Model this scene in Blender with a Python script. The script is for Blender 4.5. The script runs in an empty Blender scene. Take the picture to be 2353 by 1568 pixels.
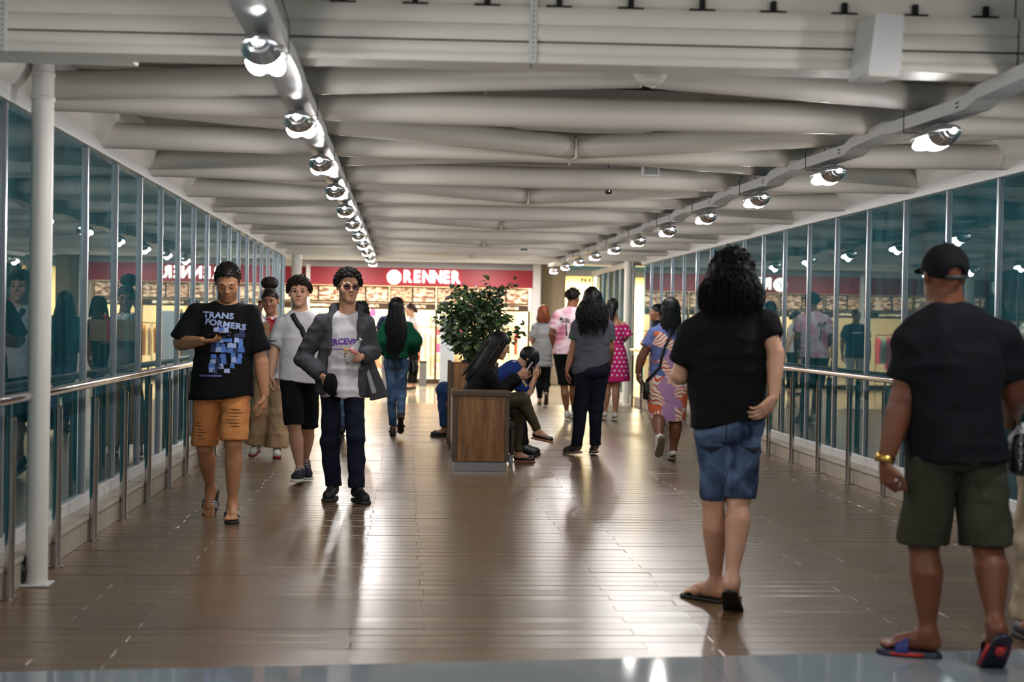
import bpy, bmesh, math, random
import numpy as np
from mathutils import Vector, Matrix
from mathutils.bvhtree import BVHTree

random.seed(7)
SC = bpy.context.scene
COL = SC.collection

# ------------------------------------------------------------------ camera
cam_d = bpy.data.cameras.new('camera')
cam = bpy.data.objects.new('camera', cam_d)
COL.objects.link(cam)
cam_d.sensor_width = 36.0
cam_d.lens = 50.0
cam.matrix_world = (Matrix.Translation((0, 0, 1.35)) @ Matrix.Rotation(math.radians(-4.352), 4, 'Z')
                    @ Matrix.Rotation(math.radians(90 - .659), 4, 'X') @ Matrix.Rotation(math.radians(1.0), 4, 'Z'))
cam_d.dof.use_dof = True
cam_d.dof.focus_distance = 11.2
cam_d.dof.aperture_fstop = 2.2
SC.camera = cam

# ------------------------------------------------------------------ world (night outside the bridge), exposure
W = bpy.data.worlds.new('night')
SC.world = W
W.use_nodes = True
W.node_tree.nodes['Background'].inputs[0].default_value = (.04, .115, .135, 1)
W.node_tree.nodes['Background'].inputs[1].default_value = 1.0
SC.view_settings.view_transform = 'Standard'
SC.view_settings.look = 'None'
SC.view_settings.gamma = 1.0
SC.view_settings.use_curve_mapping = False
SC.view_settings.exposure = 0.5
SC.cycles.use_denoising = True
SC.cycles.use_adaptive_sampling = True
SC.cycles.adaptive_threshold = .1
SC.cycles.light_sampling_threshold = .03
SC.cycles.max_bounces = 5
SC.cycles.diffuse_bounces = 2
SC.cycles.glossy_bounces = 3
SC.cycles.transmission_bounces = 4
SC.cycles.transparent_max_bounces = 10
SC.cycles.caustics_reflective = False
SC.cycles.caustics_refractive = False
SC.cycles.sample_clamp_indirect = 4.0
LAMP_W = 40.0      # watts of one rail lamp

# ------------------------------------------------------------------ materials
MATS = {}
def nodes_of(name):
    m = bpy.data.materials.new(name)
    m.use_nodes = True
    nt = m.node_tree
    return m, nt, nt.nodes['Principled BSDF']

def lin(c):
    return tuple((x / 12.92 if x <= .04045 else ((x + .055) / 1.055) ** 2.4) for x in c)

def mat(name, rgb=(.5, .5, .5), rough=.5, metal=0., var=.0, vscale=8., bump=0., bscale=60., spec=.5, emit=0., stretch=(1, 1, 1), srgb=True, coat=0., bdist=.004):
    """principled with a little procedural colour variation and bump"""
    if name in MATS:
        return MATS[name]
    m, nt, b = nodes_of(name)
    c = lin(rgb) if srgb else rgb
    N, L = nt.nodes, nt.links
    b.inputs['Base Color'].default_value = (*c, 1)
    b.inputs['Roughness'].default_value = rough
    b.inputs['Metallic'].default_value = metal
    b.inputs['Specular IOR Level'].default_value = spec
    b.inputs['Coat Weight'].default_value = coat
    if emit:
        b.inputs['Emission Color'].default_value = (*c, 1)
        b.inputs['Emission Strength'].default_value = emit
    tc = N.new('ShaderNodeTexCoord')
    mp = N.new('ShaderNodeMapping')
    mp.inputs['Scale'].default_value = stretch
    L.new(tc.outputs['Object'], mp.inputs['Vector'])
    if var:
        n = N.new('ShaderNodeTexNoise')
        n.inputs['Scale'].default_value = vscale
        n.inputs['Detail'].default_value = 3
        L.new(mp.outputs[0], n.inputs['Vector'])
        mx = N.new('ShaderNodeMix')
        mx.data_type = 'RGBA'
        mx.inputs[6].default_value = (*[x * (1 - var) for x in c], 1)
        mx.inputs[7].default_value = (*[min(1, x * (1 + var)) for x in c], 1)
        L.new(n.outputs['Fac'], mx.inputs[0])
        L.new(mx.outputs[2], b.inputs['Base Color'])
        if emit:
            L.new(mx.outputs[2], b.inputs['Emission Color'])
    if bump:
        n2 = N.new('ShaderNodeTexNoise')
        n2.inputs['Scale'].default_value = bscale
        n2.inputs['Detail'].default_value = 2
        L.new(mp.outputs[0], n2.inputs['Vector'])
        bp = N.new('ShaderNodeBump')
        bp.inputs['Strength'].default_value = bump
        bp.inputs['Distance'].default_value = bdist
        L.new(n2.outputs['Fac'], bp.inputs['Height'])
        L.new(bp.outputs[0], b.inputs['Normal'])
    MATS[name] = m
    return m

def ramp(nt, fac, stops):
    r = nt.nodes.new('ShaderNodeValToRGB')
    e = r.color_ramp.elements
    while len(e) < len(stops):
        e.new(.5)
    for k, (p, c) in enumerate(stops):
        e[k].position = p
        e[k].color = (*lin(c), 1)
    nt.links.new(fac, r.inputs[0])
    return r

def wood_mat(name, dark, light, rough, scale, axis_stretch, island=True, spec=.5, bump=.08, streak=6, coat=0.):
    if name in MATS:
        return MATS[name]
    m, nt, b = nodes_of(name)
    N, L = nt.nodes, nt.links
    tc = N.new('ShaderNodeTexCoord')
    oi = N.new('ShaderNodeObjectInfo')
    geo = N.new('ShaderNodeNewGeometry')
    add = N.new('ShaderNodeVectorMath'); add.operation = 'ADD'
    comb = N.new('ShaderNodeCombineXYZ')
    rnd = oi.outputs['Random'] if not island else geo.outputs['Random Per Island']
    mul = N.new('ShaderNodeMath'); mul.operation = 'MULTIPLY'; mul.inputs[1].default_value = 31
    sm = N.new('ShaderNodeMath'); sm.operation = 'ADD'
    L.new(oi.outputs['Random'], sm.inputs[0]); L.new(geo.outputs['Random Per Island'], sm.inputs[1])
    L.new(sm.outputs[0], mul.inputs[0])
    for k in range(3):
        L.new(mul.outputs[0], comb.inputs[k])
    L.new(tc.outputs['Object'], add.inputs[0]); L.new(comb.outputs[0], add.inputs[1])
    mp = N.new('ShaderNodeMapping'); mp.inputs['Scale'].default_value = axis_stretch
    L.new(add.outputs[0], mp.inputs['Vector'])
    n = N.new('ShaderNodeTexNoise'); n.inputs['Scale'].default_value = scale; n.inputs['Detail'].default_value = 5
    n.inputs['Distortion'].default_value = .6
    L.new(mp.outputs[0], n.inputs['Vector'])
    n2 = N.new('ShaderNodeTexNoise'); n2.inputs['Scale'].default_value = scale * streak; n2.inputs['Detail'].default_value = 3
    L.new(mp.outputs[0], n2.inputs['Vector'])
    a = N.new('ShaderNodeMath'); a.operation = 'MULTIPLY_ADD'; a.inputs[1].default_value = .65; 
    m2 = N.new('ShaderNodeMath'); m2.operation = 'MULTIPLY'; m2.inputs[1].default_value = .35
    L.new(n2.outputs['Fac'], m2.inputs[0]); L.new(n.outputs['Fac'], a.inputs[0]); L.new(m2.outputs[0], a.inputs[2])
    r = ramp(nt, a.outputs[0], [(.3, dark), (.7, light)])
    hs = N.new('ShaderNodeHueSaturation')
    vv = N.new('ShaderNodeMapRange'); vv.inputs[1].default_value = 0; vv.inputs[2].default_value = 2
    vv.inputs[3].default_value = .8; vv.inputs[4].default_value = 1.2
    L.new(sm.outputs[0], vv.inputs[0]); L.new(vv.outputs[0], hs.inputs['Value']); L.new(r.outputs[0], hs.inputs['Color'])
    L.new(hs.outputs[0], b.inputs['Base Color'])
    b.inputs['Roughness'].default_value = rough
    b.inputs['Specular IOR Level'].default_value = spec
    b.inputs['Coat Weight'].default_value = coat
    b.inputs['Coat Roughness'].default_value = .3
    bp = N.new('ShaderNodeBump'); bp.inputs['Strength'].default_value = bump; bp.inputs['Distance'].default_value = .003
    L.new(n.outputs['Fac'], bp.inputs['Height']); L.new(bp.outputs[0], b.inputs['Normal'])
    MATS[name] = m
    return m

def glass_mat(name, tint, ior=1.55, rough=0.0, haze=0.0, dcol=(.09, .34, .40)):
    if name in MATS:
        return MATS[name]
    m = bpy.data.materials.new(name); m.use_nodes = True
    nt = m.node_tree; N, L = nt.nodes, nt.links
    for x in list(N):
        N.remove(x)
    out = N.new('ShaderNodeOutputMaterial')
    tr = N.new('ShaderNodeBsdfTransparent'); tr.inputs[0].default_value = (*tint, 1)
    gl = N.new('ShaderNodeBsdfGlossy'); gl.inputs['Roughness'].default_value = rough
    gl.inputs[0].default_value = (.86, .95, .97, 1)
    fr = N.new('ShaderNodeFresnel'); fr.inputs[0].default_value = ior
    mx = N.new('ShaderNodeMixShader')
    L.new(fr.outputs[0], mx.inputs[0]); L.new(tr.outputs[0], mx.inputs[1]); L.new(gl.outputs[0], mx.inputs[2])
    last = mx
    if haze:
        df = N.new('ShaderNodeBsdfDiffuse'); df.inputs[0].default_value = (*dcol, 1)
        n = N.new('ShaderNodeTexNoise'); n.inputs['Scale'].default_value = 2.2; n.inputs['Detail'].default_value = 5
        tc = N.new('ShaderNodeTexCoord'); mp = N.new('ShaderNodeMapping'); mp.inputs['Scale'].default_value = (3, 3, .5)
        L.new(tc.outputs['Object'], mp.inputs[0]); L.new(mp.outputs[0], n.inputs['Vector'])
        mr = N.new('ShaderNodeMapRange'); mr.inputs[1].default_value = .35; mr.inputs[2].default_value = .75
        mr.inputs[3].default_value = haze * .3; mr.inputs[4].default_value = haze
        L.new(n.outputs['Fac'], mr.inputs[0])
        m2 = N.new('ShaderNodeMixShader')
        L.new(mr.outputs[0], m2.inputs[0]); L.new(mx.outputs[0], m2.inputs[1]); L.new(df.outputs[0], m2.inputs[2])
        last = m2
    L.new(last.outputs[0], out.inputs[0])
    MATS[name] = m
    return m

M_FLOORWOOD = wood_mat('floor_wood', (.33, .245, .16), (.47, .37, .255), .29, 2.2, (1.2, 9, 4), spec=.75, bump=.05, coat=.5)
M_GROUT = mat('plank_gap', (.06, .05, .045), .8)
M_STONE = mat('travertine', (.66, .62, .56), .45, var=.22, vscale=9, bump=.15, bscale=30, stretch=(2, 2, .6))
M_WHITEFRAME = mat('white_frame', (.80, .80, .80), .35, var=.05, vscale=14)
M_ALU = mat('anodised_aluminium', (.70, .72, .75), .25, metal=.6, var=.06, vscale=10)
M_STEEL = mat('polished_steel', (.72, .69, .67), .12, metal=1., var=.05, vscale=20)
M_CHROME = mat('chrome', (.85, .85, .85), .06, metal=1.)
M_TUBE = mat('painted_tube', (.85, .825, .785), .42, var=.08, vscale=2.2, bump=.03, bscale=20)
M_CHORD = mat('white_chord', (.84, .83, .81), .45, var=.07, vscale=3)
M_ROOF = mat('roof_deck', (.70, .68, .64), .6, var=.1, vscale=3)
M_SOFFIT = mat('soffit_panel', (.87, .85, .81), .5, var=.05, vscale=2)
M_DARK = mat('dark_gap', (.035, .03, .03), .8)
M_BLACK = mat('black_plastic', (.03, .03, .033), .35, var=.2, vscale=30)
M_GREY = mat('grey_paint', (.45, .46, .46), .5, var=.08)
M_PANE = glass_mat('bridge_glass', (.55, .82, .86), 1.66, 0., haze=.2)  # diffuse teal painted into the glass for the glow of the night outside
M_GREYFLOOR = mat('polished_grey_floor', (.52, .55, .57), .06, var=.06, vscale=3, spec=.7)
M_MALLFLOOR = mat('cream_mall_floor', (.80, .74, .66), .1, var=.05, vscale=2, spec=.6)
M_CONCRETE = mat('board_concrete', (.62, .57, .49), .8, var=.2, vscale=4, bump=.3, bscale=14, stretch=(4, 4, .5))

# ------------------------------------------------------------------ mesh helpers
class MB:
    """collects simple solids; build() links them as one mesh object"""
    def __init__(self):
        self.v = []; self.f = []; self.mi = []
    def add(self, vs, fs, mi=0):
        o = len(self.v)
        self.v += [tuple(p) for p in vs]
        self.f += [tuple(i + o for i in q) for q in fs]
        self.mi += [mi] * len(fs)
        return self
    def box(self, x0, x1, y0, y1, z0, z1, mi=0, M=None):
        vs = [(x, y, z) for z in (z0, z1) for y in (y0, y1) for x in (x0, x1)]
        if M is not None:
            vs = [M @ Vector(p) for p in vs]
        return self.add(vs, [(0, 2, 3, 1), (4, 5, 7, 6), (0, 1, 5, 4), (2, 6, 7, 3), (0, 4, 6, 2), (1, 3, 7, 5)], mi)
    def bevbox(self, x0, x1, y0, y1, z0, z1, b=.005, mi=0, M=None):
        """box with chamfered vertical and top edges"""
        def ring(i, z):
            return [(x0 + i, y0 + b, z), (x0 + b, y0 + i, z), (x1 - b, y0 + i, z), (x1 - i, y0 + b, z),
                    (x1 - i, y1 - b, z), (x1 - b, y1 - i, z), (x0 + b, y1 - i, z), (x0 + i, y1 - b, z)]
        vs = ring(b * .6, z0) + ring(0, z0 + b) + ring(0, z1 - b) + ring(b * .6, z1)
        if M is not None:
            vs = [M @ Vector(p) for p in vs]
        fs = [tuple(range(7, -1, -1)), tuple(range(24, 32))]
        for r in range(3):
            for k in range(8):
                fs.append((r * 8 + k, r * 8 + (k + 1) % 8, r * 8 + 8 + (k + 1) % 8, r * 8 + 8 + k))
        return self.add(vs, fs, mi)
    def tube(self, pts, r, n=12, mi=0, cap=True, closed=False):
        """round tube along a polyline; r is a number or one radius per point"""
        P = [Vector(p) for p in pts]
        R = r if hasattr(r, '__len__') else [r] * len(P)
        o = len(self.v); m = len(P)
        up = None
        for i, p in enumerate(P):
            if closed:
                t = P[(i + 1) % m] - P[i - 1]
            else:
                t = P[min(i + 1, m - 1)] - P[max(i - 1, 0)]
            t.normalize()
            if up is None:
                up = Vector((0, 0, 1)) if abs(t.z) < .9 else Vector((1, 0, 0))
            a = t.cross(up)
            if a.length < 1e-5:
                a = t.orthogonal()
            a.normalize(); bb = t.cross(a).normalized(); up = -bb if False else a.cross(t)
            for k in range(n):
                q = 2 * math.pi * k / n
                self.v.append(tuple(p + a * (math.cos(q) * R[i]) + bb * (math.sin(q) * R[i])))
        segs = m if closed else m - 1
        for i in range(segs):
            j = (i + 1) % m
            for k in range(n):
                k2 = (k + 1) % n
                self.f.append((o + i * n + k, o + j * n + k, o + j * n + k2, o + i * n + k2)); self.mi.append(mi)
        if cap and not closed:
            self.f.append(tuple(o + k for k in range(n))); self.mi.append(mi)
            self.f.append(tuple(o + (m - 1) * n + k for k in reversed(range(n)))); self.mi.append(mi)
        return self
    def lathe(self, prof, n=16, mi=0, M=None, sy=1.0):
        """profile of (radius, z) spun about z"""
        vs = []
        for r, z in prof:
            for k in range(n):
                q = 2 * math.pi * k / n
                vs.append(Vector((r * math.cos(q), r * math.sin(q) * sy, z)))
        if M is not None:
            vs = [M @ p for p in vs]
        fs = []
        for i in range(len(prof) - 1):
            for k in range(n):
                k2 = (k + 1) % n
                fs.append((i * n + k, i * n + k2, (i + 1) * n + k2, (i + 1) * n + k))
        fs.append(tuple(reversed(range(n)))); fs.append(tuple((len(prof) - 1) * n + k for k in range(n)))
        return self.add(vs, fs, mi)
    def sphere(self, c, r, n=12, mi=0, M=None):
        rr = r if hasattr(r, '__len__') else (r, r, r)
        c = Vector(c); vs = []; fs = []; h = max(4, n // 2)
        for i in range(h + 1):
            a = math.pi * i / h
            for k in range(n):
                q = 2 * math.pi * k / n
                p = Vector((math.sin(a) * math.cos(q) * rr[0], math.sin(a) * math.sin(q) * rr[1], math.cos(a) * rr[2]))
                if M is not None:
                    p = M @ p
                vs.append(p + c)
        for i in range(h):
            for k in range(n):
                k2 = (k + 1) % n
                fs.append((i * n + k, (i + 1) * n + k, (i + 1) * n + k2, i * n + k2))
        return self.add(vs, fs, mi)
    def mesh(self, name, mats, smooth=None):
        me = bpy.data.meshes.new(name)
        me.from_pydata(self.v, [], self.f)
        for m in (mats if isinstance(mats, (list, tuple)) else [mats]):
            me.materials.append(m)
        me.polygons.foreach_set('material_index', self.mi)
        if smooth is not None:
            me.shade_smooth() if smooth is True else me.set_sharp_from_angle(angle=math.radians(smooth))
        me.validate(); me.update()
        return me
    def build(self, name, mats, parent=None, smooth=None, loc=(0, 0, 0)):
        return link(name, self.mesh(name, mats, smooth), parent, loc)

def link(name, me, parent=None, loc=(0, 0, 0)):
    o = bpy.data.objects.new(name, me)
    COL.objects.link(o)
    if parent is not None:
        o.parent = parent
    o.location = loc
    return o

def tag(o, label=None, cat=None, group=None, kind=None):
    if label: o['label'] = label
    if cat: o['category'] = cat
    if group: o['group'] = group
    if kind: o['kind'] = kind
    return o

def empty(name, loc=(0, 0, 0), label=None, cat=None, group=None, kind=None, rz=0):
    o = bpy.data.objects.new(name, None)
    o.empty_display_size = .1
    COL.objects.link(o)
    o.location = loc
    o.rotation_euler = (0, 0, rz)
    return tag(o, label, cat, group, kind)

ORD = ['nearest', 'second', 'third', 'fourth', 'fifth', 'sixth', 'seventh', 'eighth', 'ninth', 'tenth', 'eleventh', 'twelfth', 'thirteenth', 'fourteenth', 'fifteenth', 'sixteenth']

# ================================================================== THE BRIDGE
XL, XR = -2.02, 4.10            # glass planes
Y0, Y1 = 5.75, 24.0             # bridge floor from threshold to far end
TRIM = 2.42                     # underside of the head trim

# ---------------- floor of planks (lying across the walkway, 1.24 m long, staggered)
fl = MB().box(-2.25, 4.3, 5.2, 24.05, -.12, -.012).build('floor', M_GROUT)
tag(fl, kind='structure')
PW = .1315
planks = []
c = 0
y = 5.35
while y < 23.98:
    off = (-1.44 if c % 2 == 0 else -1.13) + random.uniform(-.012, .012)
    xs = [-2.0] + [off + 1.24 * k for k in range(0, 5) if -1.95 < off + 1.24 * k < 3.95] + [4.07]
    for a, b in zip(xs[:-1], xs[1:]):
        planks.append((y, a, b))
    y += PW; c += 1
planks.sort(key=lambda p: p[0])
def plank_geo(mb, y, a, b, ox=0, oy=0):
    g = .0014; gx = .0006
    tl = random.uniform(-.0009, .0009); tr = random.uniform(-.0007, .0007); h = random.uniform(-.0006, .0006)
    x0, x1, y0, y1 = a + gx - ox, b - gx - ox, y + g - oy, y + PW - g - oy
    bv = .0022
    vs = [(x0, y0, -.02), (x1, y0, -.02), (x1, y1, -.02), (x0, y1, -.02)]
    vs += [(x0, y0, -.002 + h), (x1, y0, -.002 + h), (x1, y1, -.002 + h), (x0, y1, -.002 + h)]
    vs += [(x0 + bv, y0 + bv, h - tl), (x1 - bv, y0 + bv, h - tl + tr), (x1 - bv, y1 - bv, h + tl + tr), (x0 + bv, y1 - bv, h + tl)]
    fs = [(0, 1, 5, 4), (1, 2, 6, 5), (2, 3, 7, 6), (3, 0, 4, 7), (4, 5, 9, 8), (5, 6, 10, 9), (6, 7, 11, 10), (7, 4, 8, 11), (8, 9, 10, 11)]
    mb.add(vs, fs)
# the 300 that show largest are parts, the rest one part
vis = [p for p in planks if p[0] > 5.6]
rest = MB()
for i, (y, a, b) in enumerate(planks):
    if y > 5.6 and i < 300 + (len(planks) - len(vis)):
        mb = MB(); plank_geo(mb, y, a, b, (a + b) / 2, y)
        mb.build('plank', M_FLOORWOOD, fl, loc=((a + b) / 2, y, 0))
    else:
        plank_geo(rest, y, a, b)
o = rest.build('plank_field', M_FLOORWOOD, fl)
tag(o, kind='stuff')

# polished grey floor this side of the threshold (edge slightly askew)
gf = empty('floor', kind='structure')
for ix in range(-6, 9):
    for iy in range(0, 9):
        x0, x1 = ix * .9 + .35, ix * .9 + 1.25
        ys = [5.62 + .09 * x0 - .9 * iy, 5.62 + .09 * x1 - .9 * iy]
        g = .0012
        vs = [(x0 + g, ys[0] - .9 + g), (x1 - g, ys[1] - .9 + g), (x1 - g, ys[1] - g), (x0 + g, ys[0] - g)]
        mb = MB().add([(p[0], p[1], -.05) for p in vs] + [(p[0], p[1], .0045) for p in vs],
                      [(0, 1, 5, 4), (1, 2, 6, 5), (2, 3, 7, 6), (3, 0, 4, 7), (4, 5, 6, 7)])
        mb.build('floor_tile', M_GREYFLOOR, gf)

# ---------------- glazed side walls
def glazed_wall(side):
    X = XL if side == 'left' else XR
    s = 1 if side == 'left' else -1       # towards the walkway
    w = empty('wall_' + side, kind='structure')
    ya, yb = 5.9, 24.2
    # stone plinth, block by block
    xb = X + s * .14
    y = ya; k = 0
    me = {}
    while y < yb:
        L_ = random.choice((.3, .46, .62)); L_ = min(L_, yb - y)
        MB().bevbox(min(xb, X - s * .1), max(xb, X - s * .1), .002, L_ - .002, 0, .13, .004).build('plinth_block', M_STONE, w, loc=(0, y, 0))
        y += L_
    # sill capping, short lengths
    y = ya
    while y < yb:
        L_ = min(1.24, yb - y)
        MB().bevbox(min(xb + s * .01, X - s * .12), max(xb + s * .01, X - s * .12), .002, L_ - .002, .13, .155, .004).build('sill_slab', M_STONE, w, loc=(0, y, 0))
        y += 1.24
    MB().bevbox(X - .03, X + .03, ya, yb, .155, .235, .004).build('bottom_rail', M_WHITEFRAME, w)
    MB().bevbox(X - .05, X + .05, ya, yb, TRIM, TRIM + .10, .004).build('head_trim', M_WHITEFRAME, w)
    y0 = 9.15 if side == 'left' else 9.56
    ys = sorted([y0 + .925 * k for k in range(-3, 17) if ya < y0 + .925 * k < yb])
    mm = MB().bevbox(-.014, .014, -.013, .013, .235, TRIM, .003).mesh('mullion', M_ALU)
    gk = MB().box(-.006, .006, -.021, .021, .235, TRIM).mesh('gasket', M_BLACK)
    for y in ys:
        link('mullion', mm, w, (X + s * .012, y, 0))
        link('gasket', gk, w, (X - s * .004, y, 0))
    edges = [ya] + ys + [yb]
    for a, b in zip(edges[:-1], edges[1:]):
        MB().box(X - .004, X + .004, a + .003, b - .003, .2, TRIM + .03).build('pane', M_PANE, w)
    return w
glazed_wall('left'); glazed_wall('right')

# ---------------- structure outside the glass: leaning tubes of the truss
for side, X, ys in (('left', -2.62, 6.4), ('right', 4.72, 8.3)):
    t = empty('ceiling', kind='structure') if False else None
    for k in range(5):
        yy = ys + 3.58 * k
        mb = MB().tube([(X, yy, -.4), (X, yy + 1.0, 2.44)], .11, 16)
        mb.tube([(X, yy + 2.2, -.4), (X, yy + 1.2, 2.44)], .11, 16)
        o = mb.build('truss_brace', M_CHORD, None, 40)
        tag(o, '%s pair of leaning white truss tubes outside the %s glass wall' % (ORD[k], side), 'truss tube', 'truss tubes outside the glass')

# ---------------- roof frame
roof = empty('ceiling', kind='structure')
MB().box(-2.6, 4.7, 6.2, 24.6, 2.86, 2.95).build('roof_deck', M_ROOF, roof)
# ribs of the deck
for k in range(46):
    yy = 6.4 + .39 * k
    MB().bevbox(-2.5, 4.6, yy, yy + .15, 2.80, 2.862, .02).build('deck_rib', M_ROOF, roof)
for X, n in ((-2.08, 'l'), (4.16, 'r')):
    MB().tube([(X, 5.6, 2.665), (X, 24.6, 2.665)], .2, 28).build('chord_tube', M_CHORD, roof, 40)
TZ, TR = 2.54, .086
ND = [7.77] + [9.42 + 1.79 * k for k in range(0, 9)]     # node spacing of the frame
cx = 1.1
for k, yy in enumerate(ND):
    ya, yb = yy + .04, yy - .06                  # the cross tubes stand a little askew and dip at mid-span
    MB().tube([(-2.1, ya, TZ), (-.4, yy + .02, TZ - .014), (1.1, yy, TZ - .026), (2.6, yy - .03, TZ - .014), (4.15, yb, TZ)], TR, 24).build('cross_tube', M_TUBE, roof, 40)
    for X, y in ((-1.94, ya), (3.98, yb)):
        MB().tube([(X - .012, y, TZ), (X + .012, y, TZ)], TR + .003, 24).build('weld_collar', M_TUBE, roof, 40)
for k in range(-1, 10, 2):                       # diagonals meet the odd tubes at mid-span
    yc = ND[k] if k >= 0 else 6.42
    for dk in (-1, 1):
        if k + dk < 0 or k + dk > 9:
            continue
        yn = ND[k + dk]
        for X in (-2.05, 4.12):
            sg = -1 if X < cx else 1
            ye = yn + (.04 if X < 0 else -.06)
            MB().tube([(cx + sg * .03, yc + dk * .1, TZ - .01), (X, ye - dk * .07, TZ + .03)], .076, 20).build('diagonal_tube', M_TUBE, roof, 40)
    MB().sphere((cx, yc, TZ - .014), .082, 20).build('node', M_TUBE, roof, True)
    if k >= 0:
        MB().bevbox(cx - .006, cx + .006, yc - .2, yc + .2, TZ - .1, TZ + .03, .003).build('gusset', M_TUBE, roof)
# white sagging roof membrane seen between the tubes
for yy, zz in ((8.62, 2.545), (10.35, 2.56)):
    prof = [(-.66, .12), (-.56, .05), (-.4, .012), (0, 0), (.36, .008), (.5, .04), (.62, .11)]
    n = len(prof)
    vs = [(1.12 + x, yy - .3, zz + z) for x, z in prof] + [(1.12 + x, yy + .3, zz + z + .02) for x, z in prof]
    vs += [(p[0], p[1], zz + .2) for p in vs]
    fs = []
    for q in range(n - 1):
        fs += [(q, q + 1, n + q + 1, n + q), (2 * n + q, 3 * n + q, 3 * n + q + 1, 2 * n + q + 1), (q, 2 * n + q, 2 * n + q + 1, q + 1), (n + q, n + q + 1, 3 * n + q + 1, 3 * n + q)]
    fs += [(0, n, 3 * n, 2 * n), (n - 1, 3 * n - 1, 4 * n - 1, 2 * n - 1)]
    MB().add(vs, fs).build('sagging_membrane', M_WHITEFRAME, roof, 30)

# ---------------- deep beam of the near portal: panel bands, groove, slots, perforated joint strips, hanging box
sf = empty('ceiling', kind='structure')
def fy(x):             # the beam stands slightly askew across the walkway
    return 6.02 - .044 * (x - .6)
def band(x0, x1, d0, d1, z0, z1, bulge, name, m):
    rows = 7; vs = []
    for r in range(rows):
        t = r / (rows - 1); z = z0 + (z1 - z0) * t; o = bulge * math.sin(math.pi * t)
        vs += [(x0, fy(x0) + d0 - o, z), (x1, fy(x1) + d0 - o, z)]
    vs += [(x0, fy(x0) + d1, z1), (x1, fy(x1) + d1, z1), (x0, fy(x0) + d1, z0), (x1, fy(x1) + d1, z0)]
    n = len(vs) // 2
    fs = [(2 * r, 2 * r + 1, 2 * ((r + 1) % n) + 1, 2 * ((r + 1) % n)) for r in range(n)]
    fs += [tuple(2 * r for r in reversed(range(n))), tuple(2 * r + 1 for r in range(n))]
    return MB().add(vs, fs).build(name, m, sf, 25)
for xa, xb in ((-3.2, -1.70), (-1.69, .52), (.53, 2.6), (2.61, 5.2)):
    band(xa, xb, 0, .2, 2.462, 2.502, .006, 'beam_lip', M_SOFFIT)
    band(xa, xb, .004, .2, 2.503, 2.548, .008, 'beam_panel', M_SOFFIT)
    band(xa, xb, .03, .2, 2.548, 2.556, 0, 'beam_groove', M_DARK)  # recess coloured near black, the shadow of the gap painted in
    band(xa, xb, .0, .2, 2.556, 2.622, .010, 'beam_panel', M_SOFFIT)
    band(xa, xb, .0, .2, 2.624, 2.70, .012, 'beam_panel', M_SOFFIT)
    band(xa, xb, .03, .2, 2.70, 3.0, .0, 'beam_panel', M_SOFFIT)
for xa in (-1.695, .525):
    MB().bevbox(xa - .016, xa + .016, fy(xa) - .016, fy(xa) + .01, 2.46, 2.9, .003).build('joint_strip', M_WHITEFRAME, sf)
    for q in range(12):
        MB().box(xa - .003, xa + .003, fy(xa) - .0165, fy(xa) - .0155, 2.475 + .022 * q, 2.485 + .022 * q).build('strip_hole', M_GREY, sf)
for q in range(12):
    xx = -.28 + .305 * q
    MB().box(xx - .055, xx + .055, fy(xx) - .004, fy(xx) + .03, 2.699, 2.708).build('hook_slot', M_DARK, sf)
    MB().bevbox(xx - .012, xx + .012, fy(xx) - .004, fy(xx) + .02, 2.706, 2.75, .004).build('hook', M_DARK, sf)
MB().box(-6, 8, -5, 6.3, 2.99, 3.08).build('lobby_ceiling', M_SOFFIT, sf)
hd = empty('hanging_duct', (1.965, 5.80, 2.41), 'white box hanging down in front of the near roof beam, top right', 'duct')
mb = MB(); w0, w1 = .058, .074
vs = [(-w1 - .02, .15, .0), (w1 - .012, .15, .0), (w1, .15, .25), (-w0, .15, .25), (-w1, -.05, .0), (w1 - .012, -.05, .0), (w1, -.05, .25), (-w0 + .012, -.05, .25)]
mb.add(vs, [(0, 1, 2, 3), (7, 6, 5, 4), (4, 5, 1, 0), (5, 6, 2, 1), (6, 7, 3, 2), (7, 4, 0, 3)]).build('duct_body', M_WHITEFRAME, hd)
MB().bevbox(-w1 + .004, w1 - .016, -.046, .046, -.006, .002, .003).build('duct_end', M_SOFFIT, hd)
# box gutter and bracket beside the left column
MB().bevbox(-2.0, -1.25, 6.3, 6.75, 2.52, 2.72, .01).build('gutter_box', M_SOFFIT, sf)
MB().bevbox(-1.52, -1.42, 6.3, 7.2, 2.6, 2.74, .02).build('gutter_bracket', M_SOFFIT, sf)

# lobby walls, out of the picture at either side and behind
for n, x0, x1, y0_, y1_ in (('left', -6.1, -6, -5, 5.6), ('right', 8, 8.1, -5, 5.6), ('back', -6, 8, -5.1, -5)):
    tag(MB().box(x0, x1, y0_, y1_, 0, 3.0).build('wall_lobby_' + n, M_SOFFIT), kind='structure')

# ---------------- white columns
def column(x, y, r, h, label, foot=True):
    c = empty('column', (x, y, 0), label, 'column')
    prof = [(r, .0), (r, h)]
    MB().lathe(prof, 28).build('shaft', M_CHORD, c, 40)
    for z in (h - .18, h - .06):
        MB().lathe([(r + .001, z - .012), (r + .006, z - .006), (r + .006, z + .006), (r + .001, z + .012)], 28).build('weld_ring', M_CHORD, c, 40)
    if foot:
        MB().bevbox(-r * 1.35, r * 1.35, -r * 1.35, r * 1.35, 0.001, .012, .004).build('base_plate', M_WHITEFRAME, c)
    return c
cl = column(-1.82, 7.29, .054, 2.62, 'tall white round column in the left foreground')
mb = MB().box(-.09, -.05, -.05, .0, .03, .15); mb.tube([(-.07, -.05, .12), (-.045, -.055, .08), (-.06, -.05, .02)], .012, 8)
mb.build('cable_box', M_BLACK, cl)
column(-1.86, 24.7, .085, 2.6, 'white round column at the far left end of the glass wall', False)
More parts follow.
